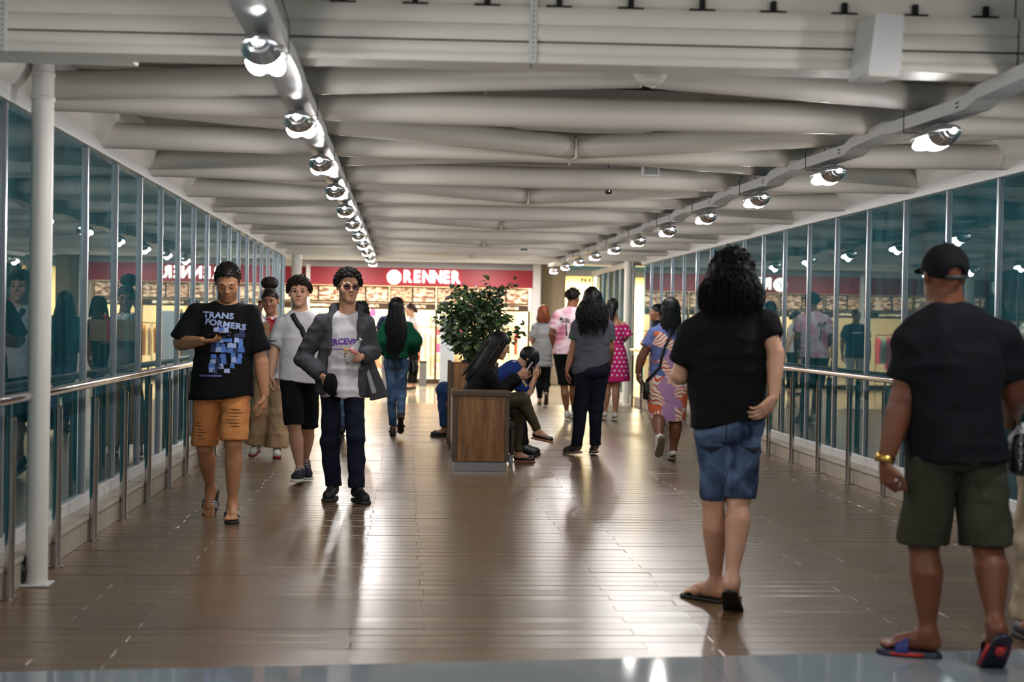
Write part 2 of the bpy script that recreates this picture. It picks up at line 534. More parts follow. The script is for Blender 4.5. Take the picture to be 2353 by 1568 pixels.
column(3.98, 25.2, .07, 2.6, 'white round column at the far right end of the glass wall', False)

# ---------------- handrails
def handrail(side):
    X = -1.85 if side == 'left' else 3.91
    s = 1 if side == 'left' else -1
    h = empty('handrail', (X, 0, 0), 'polished steel handrail on posts along the %s glass wall' % side, 'handrail')
    if side == 'left':
        runs = [(5.9, 7.2), (7.32, 24.0)]; y0 = 7.82
    else:
        runs = [(5.9, 24.3)]; y0 = 12.22
    for a, b in runs:
        mb = MB()
        pts = [(0, a + .02, .955), (0, a, .955)][::-1] + [(0, b, .955)]
        mb.tube(pts, .026, 16); mb.build('rail', M_STEEL, h, 40)
    post = MB().tube([(0, 0, 0), (0, 0, .86)], .024, 14).mesh('post', M_STEEL, 40)
    cap = MB().lathe([(.0245, .855), (.026, .86), (.026, .866), (.02, .87)], 14).mesh('post_cap', M_STEEL, 40)
    stem = MB().tube([(0, 0, .86), (0, 0, .94)], .008, 8).mesh('stem', M_STEEL, 40)
    flange = MB().lathe([(.045, 0), (.045, .005), (.03, .008)], 16).mesh('flange', M_STEEL, 40)
    for k in range(-6, 20):
        y = y0 + .914 * k
        if not (6.0 < y < 24.2):
            continue
        p = link('post', post, h, (0, y, 0))
        link('post_cap', cap, p); link('stem', stem, p); link('flange', flange, p)
        if side == 'left' or True:
            mb = MB().tube([(0, 0, .70), (-s * .17, 0, .70)], .006, 6)
    return h
handrail('left'); handrail('right')

# ---------------- light rails and lamps
def rail_tray(side, X, kink):
    t = empty('light_rail', (X, 0, 2.372), 'painted cable tray carrying the %s row of lamps' % side, 'cable tray')
    mb = MB()
    pts = []
    y = -1.5
    lamps = [7.0 + 1.79 * k for k in range(-4, 10)] if side == 'left' else [6.85 + 1.79 * k for k in range(-4, 11)]
    for ly in lamps:
        pts += [(ly - .5, .0), (ly + .45, .0 + kink * .035), (ly + .62, kink * .075), (ly + 1.15, kink * .05)]
    hw = .062
    for (ya, za), (yb, zb) in zip(pts[:-1], pts[1:]):
        if yb < -1 or ya > 24.3:
            continue
        m1 = MB()
        vs = []
        for yy, zz in ((ya, za), (yb, zb)):
            vs += [(-hw, yy, zz), (hw, yy, zz), (hw, yy, zz + .062), (-hw, yy, zz + .062)]
        m1.add(vs, [(3, 2, 1, 0), (4, 5, 6, 7), (0, 1, 5, 4), (1, 2, 6, 5), (2, 3, 7, 6), (3, 0, 4, 7)])
        m1.build('tray_length', M_WHITEFRAME, t)
    for ly in lamps:
        if ly < 4:
            continue
        yw = ly + .28
        mb = MB()
        mb.tube([(-.064, yw, .0), (-.064, yw, .11), (-.01, yw - .02, .22)], .0025, 5)
        mb.tube([(.064, yw, .0), (.064, yw, .11), (.03, yw - .02, .22)], .0025, 5)
        mb.box(-.066, .066, yw - .004, yw + .004, -.004, 0)
        mb.build('wire_hanger', M_BLACK, t)
        mb = MB()
        for zz in (.018, .038):
            mb.box(-.0635, -.0622, ly - .44, ly - .40, zz, zz + .007)
        mb.build('tray_slots', M_DARK, t)
    return lamps

M_LENS = mat('lamp_glow', (.96, .97, 1.0), .3, emit=16.0)
M_LGLASS = glass_mat('lamp_glass', (.9, .92, .92), 1.5)

_lamp = {}
def lamp_meshes():
    # street-lantern like fitting: chrome back, ribbed reflector dome near end, glowing lens far end
    prof = []
    mb = MB()
    n = 20
    for j, (f_, w, d) in enumerate(((-.155, .012, .012), (-.148, .035, .028), (-.12, .052, .04), (-.03, .066, .05), (.06, .066, .05), (.12, .058, .042), (.15, .036, .028), (.158, .01, .01))):
        for k in range(n):
            q = math.pi * k / (n - 1)
            mb.v.append((math.cos(q) * w, f_, math.sin(q) * d * .75))
    for j in range(7):
        for k in range(n - 1):
            mb.f.append((j * n + k, j * n + k + 1, (j + 1) * n + k + 1, (j + 1) * n + k)); mb.mi.append(0)
    _lamp['housing'] = mb.mesh('housing', mat('satin_metal', (.80, .80, .80), .35, metal=.7, var=.05), 50)
    _lamp['neck'] = MB().bevbox(-.02, .02, -.06, .06, .025, .05, .006).mesh('mount', M_GREY)
    rb = MB()
    for j in range(6):                               # ribbed reflector
        f_ = -.142 + .0165 * j
        w = .064 * math.sqrt(max(.05, 1 - ((f_ + .02) / .135) ** 2)); d = .055 * math.sqrt(max(.05, 1 - ((f_ + .02) / .135) ** 2))
        pts = [(math.cos(q) * w, f_ + .004 * math.sin(q), -math.sin(q) * d) for q in [math.pi * k / 12 for k in range(13)]]
        rb.tube(pts, .0085, 8)
    _lamp['reflector'] = rb.mesh('reflector', M_CHROME, True)
    gl = MB()
    for sx in (-1, 1):                               # twin glowing bulbs
        gl.sphere((sx * .031, .035, -.03), (.033, .1, .03), 14)
    _lamp['bulb'] = gl.mesh('bulb', M_LENS, True)
    bw = MB()
    rows = []
    for i in range(7):
        a = (math.pi / 2) * i / 6
        for k in range(24):
            q = 2 * math.pi * k / 24
            bw.v.append((math.cos(q) * .066 * math.cos(a * .98), .03 + math.sin(q) * .12 * math.cos(a * .98), -.002 - .055 * math.sin(a)))
    for i in range(6):
        for k in range(24):
            k2 = (k + 1) % 24
            bw.f.append((i * 24 + k, (i + 1) * 24 + k, (i + 1) * 24 + k2, i * 24 + k2)); bw.mi.append(0)
    _lamp['dome'] = bw.mesh('glass_dome', M_LGLASS, True)
    rim = MB().tube([(math.cos(q) * .067, .03 + math.sin(q) * .122, 0) for q in [2 * math.pi * k / 28 for k in range(28)]], .004, 6, closed=True)
    _lamp['rim'] = rim.mesh('rim', M_STEEL, True)
lamp_meshes()
lamp_light = bpy.data.lights.new('lamp_light', 'POINT')     # sits among the bulbs, inside the glass dome
lamp_light.energy = LAMP_W
lamp_light.color = (1.0, .96, .92)
lamp_light.shadow_soft_size = .035
def make_lamp(side, X, y, label):
    t = empty('rail_lamp', (X, y, 2.318), label, 'lamp', 'lamps on the %s rail' % side)
    for n in ('housing', 'neck', 'reflector', 'bulb', 'dome', 'rim'):
        link({'neck': 'mount', 'dome': 'glass_dome'}.get(n, n), _lamp[n], t).scale = (1.08, 1.55, 1.05)
    lo = bpy.data.objects.new('lamp_light', lamp_light)
    COL.objects.link(lo); lo.parent = t; lo.location = (0, .05, -.058)
for side, X, kink in (('left', -.52, .25), ('right', 2.60, .5)):
    ls = rail_tray(side, X, kink)
    seen = [y for y in ls if y > 5.0]
    unseen = [y for y in ls if y <= 5.0]
    for i, y in enumerate(seen):
        make_lamp(side, X, y, ('%s glowing ribbed lamp from the camera along the %s rail' % (ORD[i], side)))
    for i, y in enumerate(unseen):
        make_lamp(side, X, y, '%s rail lamp overhead behind the picture edge, %s in order from the back' % (side, ('first', 'second', 'third', 'fourth')[i]))

# small devices among the tubes
sp = empty('wall_speaker', (1.72, 9.98, 2.42), 'small pale grey box with dark grille hanging among the roof tubes', 'speaker')
MB().bevbox(-.058, .058, -.04, .04, -.005, .09, .006).build('cabinet', M_WHITEFRAME, sp)
MB().box(-.05, .05, -.043, -.04, .006, .085).build('grille', M_GREY, sp)
cc = empty('security_camera', (1.64, 11.5, 2.45), 'small black dome security camera under a roof tube', 'camera')
mb = MB().bevbox(-.026, .026, -.03, .03, -.025, .03, .01); mb.build('camera_body', M_BLACK, cc)
MB().sphere((0, -.028, .0), .012, 12).build('camera_lens', M_CHROME, cc, True)
MB().tube([(0, 0, .03), (0, 0, .36)], .008, 8).build('camera_bracket', M_GREY, cc)
bx = empty('wall_speaker', (1.72, 20.6, 2.46), 'small dark grey box under the far roof tubes', 'speaker')
MB().bevbox(-.05, .05, -.03, .03, -.03, .06, .006).build('cabinet', M_GREY, bx)
MB().box(-.042, .042, -.033, -.03, -.02, .05).build('grille', M_BLACK, bx)
# ================================================================== THE MALL BEYOND THE BRIDGE
def text_mesh(s, size, ext=0., bold=0., align='CENTER', spacing=1.0):
    cu = bpy.data.curves.new('lettering', 'FONT')
    cu.body = s; cu.size = size; cu.extrude = ext; cu.offset = bold
    cu.align_x = align; cu.align_y = 'CENTER'; cu.resolution_u = 3
    cu.space_character = spacing
    ob = bpy.data.objects.new('tmp', cu); COL.objects.link(ob)
    dg = bpy.context.evaluated_depsgraph_get()
    me = bpy.data.meshes.new_from_object(ob.evaluated_get(dg))
    bpy.data.objects.remove(ob); bpy.data.curves.remove(cu)
    return me

def poster_mat(name, base, blob, scale, seed, emit):
    if name in MATS:
        return MATS[name]
    m, nt, b = nodes_of(name)
    N, L = nt.nodes, nt.links
    tc = N.new('ShaderNodeTexCoord'); mp = N.new('ShaderNodeMapping')
    mp.inputs['Location'].default_value = (seed, seed * 2, seed); mp.inputs['Scale'].default_value = (1, 1, 2.2)
    n = N.new('ShaderNodeTexNoise'); n.inputs['Scale'].default_value = scale; n.inputs['Detail'].default_value = 2
    L.new(tc.outputs['Object'], mp.inputs[0]); L.new(mp.outputs[0], n.inputs['Vector'])
    r = ramp(nt, n.outputs['Fac'], [(.42, base), (.56, blob)])
    L.new(r.outputs[0], b.inputs['Base Color']); L.new(r.outputs[0], b.inputs['Emission Color'])
    b.inputs['Emission Strength'].default_value = emit; b.inputs['Roughness'].default_value = .4
    MATS[name] = m
    return m

M_RED = mat('red_fascia', (.56, .085, .16), .45, var=.06, vscale=1.5)
M_LETTER = mat('lit_letters', (.97, 1.0, .95), .4, emit=3.2)
M_LETTERSIDE = mat('letter_sides', (.55, .75, .45), .5)
M_MALLWALL = mat('mall_white', (.83, .83, .84), .5, var=.03)
M_BRONZE = mat('bronze_frame', (.30, .23, .18), .4, metal=.3, var=.1)
M_STOREWALL = mat('store_wall', (.97, .90, .76), .7, var=.04)
M_CREAM = mat('cream_store_wall', (.98, .92, .72), .7, var=.04)
M_SHOPGLASS = glass_mat('shop_glass', (.95, .97, .96), 1.35)

# floor, ceiling, side walls of the hall
tag(MB().box(-9, 12, 23.98, 40, -.1, -.001).build('floor', M_MALLFLOOR), kind='structure')
tag(MB().box(-9, 12, 24.6, 32.3, 2.72, 2.82).build('ceiling', M_MALLWALL), kind='structure')
tag(MB().bevbox(-2.6, 4.7, 24.25, 24.75, 2.5, 2.72, .01).build('trim_1', M_WHITEFRAME), kind='structure')
tag(MB().bevbox(-9, 12, 27.9, 28.1, 2.56, 2.73, .01).build('trim_2', M_WHITEFRAME), kind='structure')
tag(MB().box(-9.1, -9, 24, 40, 0, 2.8).build('wall_mall_left', M_MALLWALL), kind='structure')
tag(MB().box(12, 12.1, 24, 40, 0, 2.8).build('wall_mall_right', M_MALLWALL), kind='structure')
tag(MB().box(-9, -2.3, 24.2, 24.3, 0, 2.8).build('wall_mall_near_left', M_MALLWALL), kind='structure')
tag(MB().box(4.9, 12, 24.2, 24.3, 0, 2.8).build('wall_mall_near_right', M_MALLWALL), kind='structure')

M_CEILPANEL = mat('hall_light', (1.0, .95, .86), .4, emit=7.0)
for i, (x, y) in enumerate(((-1.2, 26.2), (1.8, 26.2), (-1.2, 30.0), (1.8, 30.0))):
    t = empty('ceiling_panel', (x, y, 2.7), ('%s flat light panel in the mall ceiling, %s side' % (('nearer', 'farther')[i // 2], ('left', 'right')[i % 2])), 'light', 'light panels in the mall ceiling')
    MB().bevbox(-.3, .3, -.3, .3, .0, .02, .004).build('frame', M_WHITEFRAME, t)
    MB().box(-.28, .28, -.28, .28, -.004, .0).build('diffuser', M_CEILPANEL, t)
    la = bpy.data.lights.new('panel_light', 'AREA'); la.energy = 70; la.size = .55; la.color = (1, .95, .86)
    lo = bpy.data.objects.new('panel_light', la); COL.objects.link(lo); lo.parent = t; lo.location = (0, 0, -.02)

# --- store front with red fascia
YS = 32.0
sx0, sx1 = -7.0, 2.84
st = empty('clothing_shop', (0, YS, 0), 'bright shop front under a red fascia at the end of the bridge', 'shop front')
MB().bevbox(-2.08, sx1, -.5, 0, 2.17, 2.56, .006).build('fascia', M_RED, st)
MB().bevbox(-7.0, -2.15, -.2, 0, 2.17, 2.56, .006).build('fascia', M_RED, st)
MB().box(-7.0, 2.95, -.3, .4, 2.56, 2.72).build('fascia_cap', M_MALLWALL, st)
def letters(s, x, z, size, spacing=1.0):
    for ch, px in s:
        me = text_mesh(ch, size, .03, .012)
        me.materials.append(M_LETTER)
        o = link('sign_letter', me, st, (px, -.535, z)); o.rotation_euler = (math.pi / 2, 0, 0); o.scale = (.80, 1, 1)
        o['label'] = 'glowing white letter %s on the red fascia' % ch
letters([('R', .053), ('E', .266), ('N', .49), ('N', .716), ('E', .913), ('R', 1.115)], 0, 2.362, .36)
disc = MB().lathe([(.15, 0), (.155, .01), (.155, .05), (.15, .055)], 32, M=Matrix.Rotation(math.pi / 2, 4, 'X'))
o = disc.build('sign_disc', M_LETTER, st, 40, (-.235, -.5, 2.352)); o['label'] = 'glowing white disc with a dark emblem'
em = MB().tube([(-.012, 0, -.075), (.002, 0, -.02), (.018, 0, .055)], [.006, .011, .008], 8)
em.tube([(.018, 0, .04), (.035, 0, .06), (.052, 0, .062), (.062, 0, .052)], [.006, .008, .009, .006], 8)
em.build('sign_emblem', M_BLACK, st, True, (-.24, -.558, 2.35))
# upper band of posters and thin lit signs over the windows
for i in range(9):
    xa = -6.6 + 1.045 * i
    MB().bevbox(xa, xa + 1.03, -.1, -.06, 1.79, 2.16, .004).build('poster_frame', M_BRONZE, st)
    MB().box(xa + .03, xa + .49, -.106, -.1, 1.83, 2.13).build('poster', poster_mat('poster_a%d' % (i % 3), (.56, .38, .29), (.90, .74, .58), 11, i % 3 * 3.1, .8), st)
    MB().box(xa + .53, xa + 1.0, -.106, -.1, 1.83, 2.13).build('poster', poster_mat('poster_b%d' % (i % 2), (.50, .32, .24), (.95, .82, .66), 7, 5 + i % 2 * 2.7, .9), st)
    MB().bevbox(xa, xa + 1.03, -.1, -.04, 1.64, 1.785, .004).build('transom', M_BRONZE, st)
    MB().box(xa + .12, xa + .8, -.104, -.1, 1.69, 1.745).build('transom_sign', poster_mat('thin_sign', (.62, .42, .3), (1.0, .93, .78), 16, 1, .9), st)
MB().bevbox(-7, sx1, -.12, .02, 0, .10, .004).build('plinth', M_BRONZE, st)
for i in range(10):
    xa = -6.6 + 1.045 * i
    MB().bevbox(xa - .025, xa + .025, -.08, .02, .1, 1.66, .004).build('window_post', M_BRONZE, st)
    if i < 9 and i not in (5,):
        MB().box(xa + .03, xa + 1.01, -.034, -.026, .1, 1.66).build('shop_pane', M_SHOPGLASS, st)
# interior shell
MB().box(-7, 3.0, 5.0, 5.1, 0, 2.8).build('store_back_wall', M_STOREWALL, st)
MB().box(-7.1, -7.0, 0, 5.1, 0, 2.8).build('store_side_wall', M_STOREWALL, st)
MB().box(2.9, 3.0, .4, 5.1, 0, 2.8).build('store_side_wall', M_STOREWALL, st)
MB().box(-7, 3.0, .4, 5.1, 2.7, 2.8).build('store_ceiling', M_STOREWALL, st)
for i, (x, y) in enumerate(((-5, 1.6), (-2.4, 1.6), (-.2, 1.6), (1.8, 1.6), (-1.3, 3.6), (1.0, 3.6))):
    t = empty('store_lamp', (x, YS + y, 2.69), 'square ceiling lamp inside the red-fascia shop, %s' % ('front row far left', 'front row second from left', 'front row third from left', 'front row far right', 'back row left', 'back row right')[i], 'lamp', 'lamps inside the shop')
    MB().box(-.35, .35, -.35, .35, -.012, 0).build('diffuser', M_CEILPANEL, t)
    MB().bevbox(-.37, .37, -.37, .37, -.008, .008, .003).build('frame', M_WHITEFRAME, t)
    la = bpy.data.lights.new('store_light', 'AREA'); la.energy = 130; la.size = .7; la.color = (1, .88, .66)
    lo = bpy.data.objects.new('store_light', la); COL.objects.link(lo); lo.parent = t; lo.location = (0, 0, -.03)
# goods on show
GC = [(.85, .25, .3), (.9, .55, .6), (.95, .85, .7), (.75, .2, .4), (.3, .3, .45), (.95, .7, .4), (.6, .75, .7), (.9, .9, .88)]
GN = ['red', 'pink', 'cream', 'magenta', 'indigo', 'amber', 'sage', 'white']
def rack(x, y, n, label, z=1.25):
    r = empty('clothes_rack', (x, y, 0), label, 'clothes rack')
    mb = MB()
    for s in (-.42, .42):
        mb.tube([(s, 0, 0), (s, 0, z)], .014, 8); mb.tube([(s, -.2, .02), (s, .2, .02)], .014, 8)
    mb.tube([(-.42, 0, z), (.42, 0, z)], .014, 8)
    mb.build('rack_frame', M_STEEL, r, 40)
    for k in range(n):
        xx = -.37 + .74 * k / (n - 1)
        w = random.uniform(.17, .22); h = random.uniform(.55, .8); d = .018
        zz = z - .05
        prof = [(-w * .3, zz), (w * .3, zz), (w, zz - .08), (w * .95, zz - .3), (w * .75, zz - .3), (w * .8, zz - h), (-w * .8, zz - h), (-w * .75, zz - .3), (-w * .95, zz - .3), (-w, zz - .08)]
        vs = [(xx - d, a, b) for a, b in prof] + [(xx + d, a, b) for a, b in prof]
        m = len(prof)
        fs = [tuple(range(m)), tuple(range(2 * m - 1, m - 1, -1))] + [(q, m + q, m + (q + 1) % m, (q + 1) % m) for q in range(m)]
        g = random.choice(range(len(GC)))
        MB().add(vs, fs).build('garment', mat('garment%d' % g, GC[g], .85, var=.15), r)
rack(-1.35, 33.0, 7, 'clothes rack behind the shop window left of the walkers')
rack(-.25, 33.4, 7, 'clothes rack behind the middle shop window')
rack(.62, 33.1, 7, 'clothes rack behind the window left of the leafy plant')
rack(1.75, 33.0, 7, 'clothes rack with pink garments behind the window right of the plant')
rack(2.3, 34.0, 6, 'clothes rack at the right end inside the shop')
rack(-3.4, 33.0, 7, 'clothes rack far left inside the shop, mirrored in the glass')
rack(-4.6, 33.3, 7, 'clothes rack at the far left end inside the shop')
rack(-5.8, 33.0, 7, 'leftmost clothes rack inside the shop')
def shelf(x, y, label):
    r = empty('display_shelf', (x, y, 0), label, 'shelf')
    for s in (-.45, .45):
        MB().bevbox(s - .015, s + .015, -.15, .15, 0, 1.6, .003).build('upright', M_BRONZE, r)
    for k in range(4):
        MB().bevbox(-.45, .45, -.15, .15, .12 + .45 * k, .145 + .45 * k, .003).build('board', M_WHITEFRAME, r)
    return r
for i, x in enumerate((-2.6, -.8, 1.15)):
    shelf(x, 36.6, 'white display shelf at the back of the shop, %s' % ('left', 'middle', 'right')[i])
    for k in range(4):
        for q in range(3):
            g = random.choice(range(len(GC)))
            h = random.uniform(.12, .24)
            z0 = .146 + .45 * k
            MB().lathe([(.05, 0), (.075, .02), (.08, h * .7), (.04, h), (.03, h + .02)], 10).build('display_bag', mat('garment%d' % g, GC[g], .7, var=.15), None, 40, (x - .28 + .28 * q, 36.55, z0))
            tag(COL.objects[-1], '%s tapered bag on the %s board of the %s back shelf, %s of three' % (GN[g], ('lowest', 'second', 'third', 'top')[k], ('left', 'middle', 'right')[i], ('left', 'centre', 'right')[q]), 'goods', 'goods on the %s back shelf of the shop' % ('left', 'middle', 'right')[i])

# --- white pillar, concrete column, cream store on the right
tag(MB().bevbox(2.84, 3.02, 31.5, 31.9, 0, 2.7, .008).build('trim_3', M_MALLWALL), kind='structure')
o = MB().bevbox(3.03, 3.62, 31.9, 32.5, 0, 2.72, .03).build('concrete_column', M_CONCRETE)
tag(o, 'square board-marked concrete column beside the red-fascia shop', 'column')
cs = empty('cream_store', (0, 33.0, 0), 'cream lit shop at the far right behind the walkers', 'shop front')
MB().box(3.3, 8, 2.2, 2.3, 0, 2.8).build('back_wall', M_CREAM, cs)
MB().box(3.62, 3.7, 0, 2.3, 0, 2.8).build('side_wall', M_CREAM, cs)
MB().box(3.62, 8, 0, 2.3, 2.62, 2.7).build('shop_ceiling', M_CREAM, cs)
MB().bevbox(3.62, 8, -.06, .04, 2.5, 2.66, .005).build('header', M_WHITEFRAME, cs)
MB().bevbox(4.42, 4.52, -.06, .04, 0, 2.5, .005).build('door_frame', M_WHITEFRAME, cs)
MB().bevbox(3.75, 4.4, .8, 1.2, 0, .9, .01).build('counter', wood_mat('counter_wood', (.45, .3, .18), (.62, .45, .28), .4, 3, (1, 1, 6)), cs)
mb = MB()
for k, (xx, zz) in enumerate(((4.1, 2.41), (4.17, 2.40), (4.27, 2.40))):
    mb.box(xx, xx + .05, -.07, -.06, zz - .02, zz + .05)
    mb.box(xx - .01, xx + .02, -.07, -.06, zz - .05, zz - .02)
mb.build('sign_marks', M_BRONZE, cs)
for k in range(3):
    MB().bevbox(3.8, 4.4, 2.0, 2.19, .5 + .45 * k, .53 + .45 * k, .004).build('wall_shelf', M_WHITEFRAME, cs)
t = empty('store_lamp', (4.2, 34.0, 2.585), 'ceiling lamp inside the cream shop at the far right', 'lamp')
MB().bevbox(-.3, .3, -.3, .3, .0, .02, .004).build('frame', M_WHITEFRAME, t)
MB().box(-.28, .28, -.28, .28, -.004, 0).build('diffuser', M_CEILPANEL, t)
la = bpy.data.lights.new('store_light', 'AREA'); la.energy = 120; la.size = .7; la.color = (1, .88, .62)
lo = bpy.data.objects.new('store_light', la); COL.objects.link(lo); lo.parent = t; lo.location = (0, 0, -.03)
t = empty('store_lamp', (5.8, 34.0, 2.585), 'second ceiling lamp inside the cream shop, right of the first', 'lamp')
MB().box(-.28, .28, -.28, .28, -.004, 0).build('diffuser', M_CEILPANEL, t)
MB().bevbox(-.3, .3, -.3, .3, .0, .02, .004).build('frame', M_WHITEFRAME, t)
lo = bpy.data.objects.new('store_light', la); COL.objects.link(lo); lo.parent = t; lo.location = (0, 0, -.03)

# glazed screen past the right column and white frame past the left one
scr = empty('glass_screen', (4.12, 25.4, 0), 'tall glazed screen beyond the right end column', 'glass screen')
for k in range(8):
    MB().bevbox(-.02, .02, .8 * k, .8 * k + .05, 0, 2.5, .004).build('screen_post', M_ALU, scr)
    if k < 7:
        MB().box(-.004, .004, .8 * k + .05, .8 * k + .8, .1, 2.45).build('screen_pane', M_PANE, scr)
MB().bevbox(-.03, .03, 0, 5.65, 2.45, 2.55, .004).build('screen_head', M_WHITEFRAME, scr)
MB().bevbox(-.03, .03, 0, 5.65, 0, .1, .004).build('screen_sill', M_WHITEFRAME, scr)
tag(MB().bevbox(-2.16, -2.07, 31.4, 31.5, 0, 2.6, .006).build('trim_4', M_MALLWALL), kind='structure')
tm = empty('advert_totem', (.92, 30.3, 0), 'pale blue-grey standing panel just left of the leafy plant', 'sign panel')
MB().bevbox(-.15, .15, -.05, .05, .0, 1.52, .01).build('panel', mat('totem_grey', (.70, .74, .80), .35, var=.04), tm)
MB().bevbox(-.2, .2, -.12, .12, .0, .025, .006).build('foot', M_GREY, tm)
ky = empty('grey_cuboid', (.42, 30.6, 0), 'slim grey cuboid on the mall floor behind the far woman', 'bin')  # plain box standing in for an unidentified grey shape on the floor
MB().bevbox(-.08, .08, -.08, .08, .0, .5, .012).build('cuboid_body', M_GREY, ky)
MB().bevbox(-.085, .085, -.085, .085, .5, .54, .01).build('cuboid_top', M_BLACK, ky)
# ================================================================== IMPLICIT-SURFACE MODELLER (bodies, clothes, hair, shoes)
F32 = np.float32
def V3(p): return np.array(p, dtype=float)
def unit(v):
    v = V3(v); n = np.linalg.norm(v)
    return v / n if n > 1e-9 else v
def lerp(a, b, t): return V3(a) * (1 - t) + V3(b) * t

class Cone:
    """round cone between a and b"""
    def __init__(s, a, b, ra, rb=None, k=.02):
        s.a, s.b, s.ra, s.rb, s.k = V3(a), V3(b), ra, (ra if rb is None else rb), k
    def box(s):
        r = max(s.ra, s.rb)
        return np.minimum(s.a, s.b) - r, np.maximum(s.a, s.b) + r
    def f(s, x, y, z):
        d = s.b - s.a; L = max(float(d @ d), 1e-9)
        px, py, pz = x - s.a[0], y - s.a[1], z - s.a[2]
        t = np.clip((px * d[0] + py * d[1] + pz * d[2]) / L, 0, 1)
        r = s.ra + (s.rb - s.ra) * t
        return np.sqrt((px - t * d[0]) ** 2 + (py - t * d[1]) ** 2 + (pz - t * d[2]) ** 2) - r

class Ell:
    """ellipsoid with axes (columns of A)"""
    def __init__(s, c, r, A=None, k=.02):
        s.c, s.r, s.k = V3(c), V3(r), k
        s.A = np.eye(3) if A is None else np.array(A, float)
    def box(s):
        m = float(max(s.r)); return s.c - m, s.c + m
    def f(s, x, y, z):
        px, py, pz = x - s.c[0], y - s.c[1], z - s.c[2]
        q = 0; g = 0
        for i in range(3):
            u = (px * s.A[0, i] + py * s.A[1, i] + pz * s.A[2, i]) / s.r[i]
            q = q + u * u; g = g + (u / s.r[i]) ** 2
        k0 = np.sqrt(q); k1 = np.sqrt(g) + 1e-6
        return k0 * (k0 - 1) / k1

class Loft:
    """elliptical sweep from a to b. prof rows: (t, half width, half depth, shift forward); fwd gives the depth axis"""
    def __init__(s, a, b, prof, fwd, k=.02, p=2.2, cap=.012):
        s.a, s.b, s.k, s.p, s.cap = V3(a), V3(b), k, p, cap
        s.prof = np.array([(list(r) + [0.])[:4] for r in prof], float)
        s.n = unit(s.b - s.a)
        fw = V3(fwd); fw = fw - s.n * (fw @ s.n); s.fw = unit(fw)
        s.rt = np.cross(s.fw, s.n)
        s.L = float(np.linalg.norm(s.b - s.a))
    def box(s):
        r = float(max(s.prof[:, 1].max(), s.prof[:, 2].max()) + np.abs(s.prof[:, 3]).max()) + .01
        return np.minimum(s.a, s.b) - r, np.maximum(s.a, s.b) + r
    def f(s, x, y, z):
        px, py, pz = x - s.a[0], y - s.a[1], z - s.a[2]
        h = px * s.n[0] + py * s.n[1] + pz * s.n[2]
        t = np.clip(h / s.L, 0, 1)
        T = s.prof[:, 0]
        w = np.interp(t, T, s.prof[:, 1]); d = np.interp(t, T, s.prof[:, 2]); o = np.interp(t, T, s.prof[:, 3])
        l = px * s.rt[0] + py * s.rt[1] + pz * s.rt[2]
        q = px * s.fw[0] + py * s.fw[1] + pz * s.fw[2] - o
        m = np.power(np.power(np.abs(l) / w, s.p) + np.power(np.abs(q) / d, s.p) + 1e-9, 1 / s.p)
        g = (m - 1) * np.minimum(w, d)
        qx = g + s.cap; qy = np.maximum(-h, h - s.L) + s.cap
        return np.minimum(np.maximum(qx, qy), 0) + np.sqrt(np.maximum(qx, 0) ** 2 + np.maximum(qy, 0) ** 2) - s.cap

class Box:
    def __init__(s, c, h, A=None, r=.004, k=.0):
        s.c, s.h, s.r, s.k = V3(c), V3(h), r, k
        s.A = np.eye(3) if A is None else np.array(A, float)
    def box(s):
        m = float(np.linalg.norm(s.h)); return s.c - m, s.c + m
    def f(s, x, y, z):
        px, py, pz = x - s.c[0], y - s.c[1], z - s.c[2]
        o = 0; mx = None
        for i in range(3):
            q = np.abs(px * s.A[0, i] + py * s.A[1, i] + pz * s.A[2, i]) - (s.h[i] - s.r)
            o = o + np.maximum(q, 0) ** 2
            mx = q if mx is None else np.maximum(mx, q)
        return np.sqrt(o) + np.minimum(mx, 0) - s.r

class Cut:
    """a solid clipped by planes: keep the side where (p-p0).n < 0"""
    def __init__(s, prim, planes):
        s.p, s.pl, s.k = prim, [(V3(a), unit(b)) for a, b in planes], prim.k
    def box(s): return s.p.box()
    def f(s, x, y, z):
        v = s.p.f(x, y, z)
        for p0, n in s.pl:
            v = np.maximum(v, (x - p0[0]) * n[0] + (y - p0[1]) * n[1] + (z - p0[2]) * n[2])
        return v

def vnoise(P, freq, seed=0):
    """cheap smooth value noise in [-1,1] for an (n,3) array"""
    Q = P * np.array(freq) + seed * 17.31
    i = np.floor(Q).astype(np.int64); f = Q - i; f = f * f * (3 - 2 * f)
    def h(a, b, c):
        n = (a * 73856093) ^ (b * 19349663) ^ (c * 83492791) ^ (seed * 2654435)
        n = (n ^ (n >> 13)) * 1274126177
        return ((n & 0xffff) / 32767.5) - 1
    r = 0
    for dx in (0, 1):
        for dy in (0, 1):
            for dz in (0, 1):
                wt = (f[:, 0] if dx else 1 - f[:, 0]) * (f[:, 1] if dy else 1 - f[:, 1]) * (f[:, 2] if dz else 1 - f[:, 2])
                r = r + wt * h(i[:, 0] + dx, i[:, 1] + dy, i[:, 2] + dz)
    return r

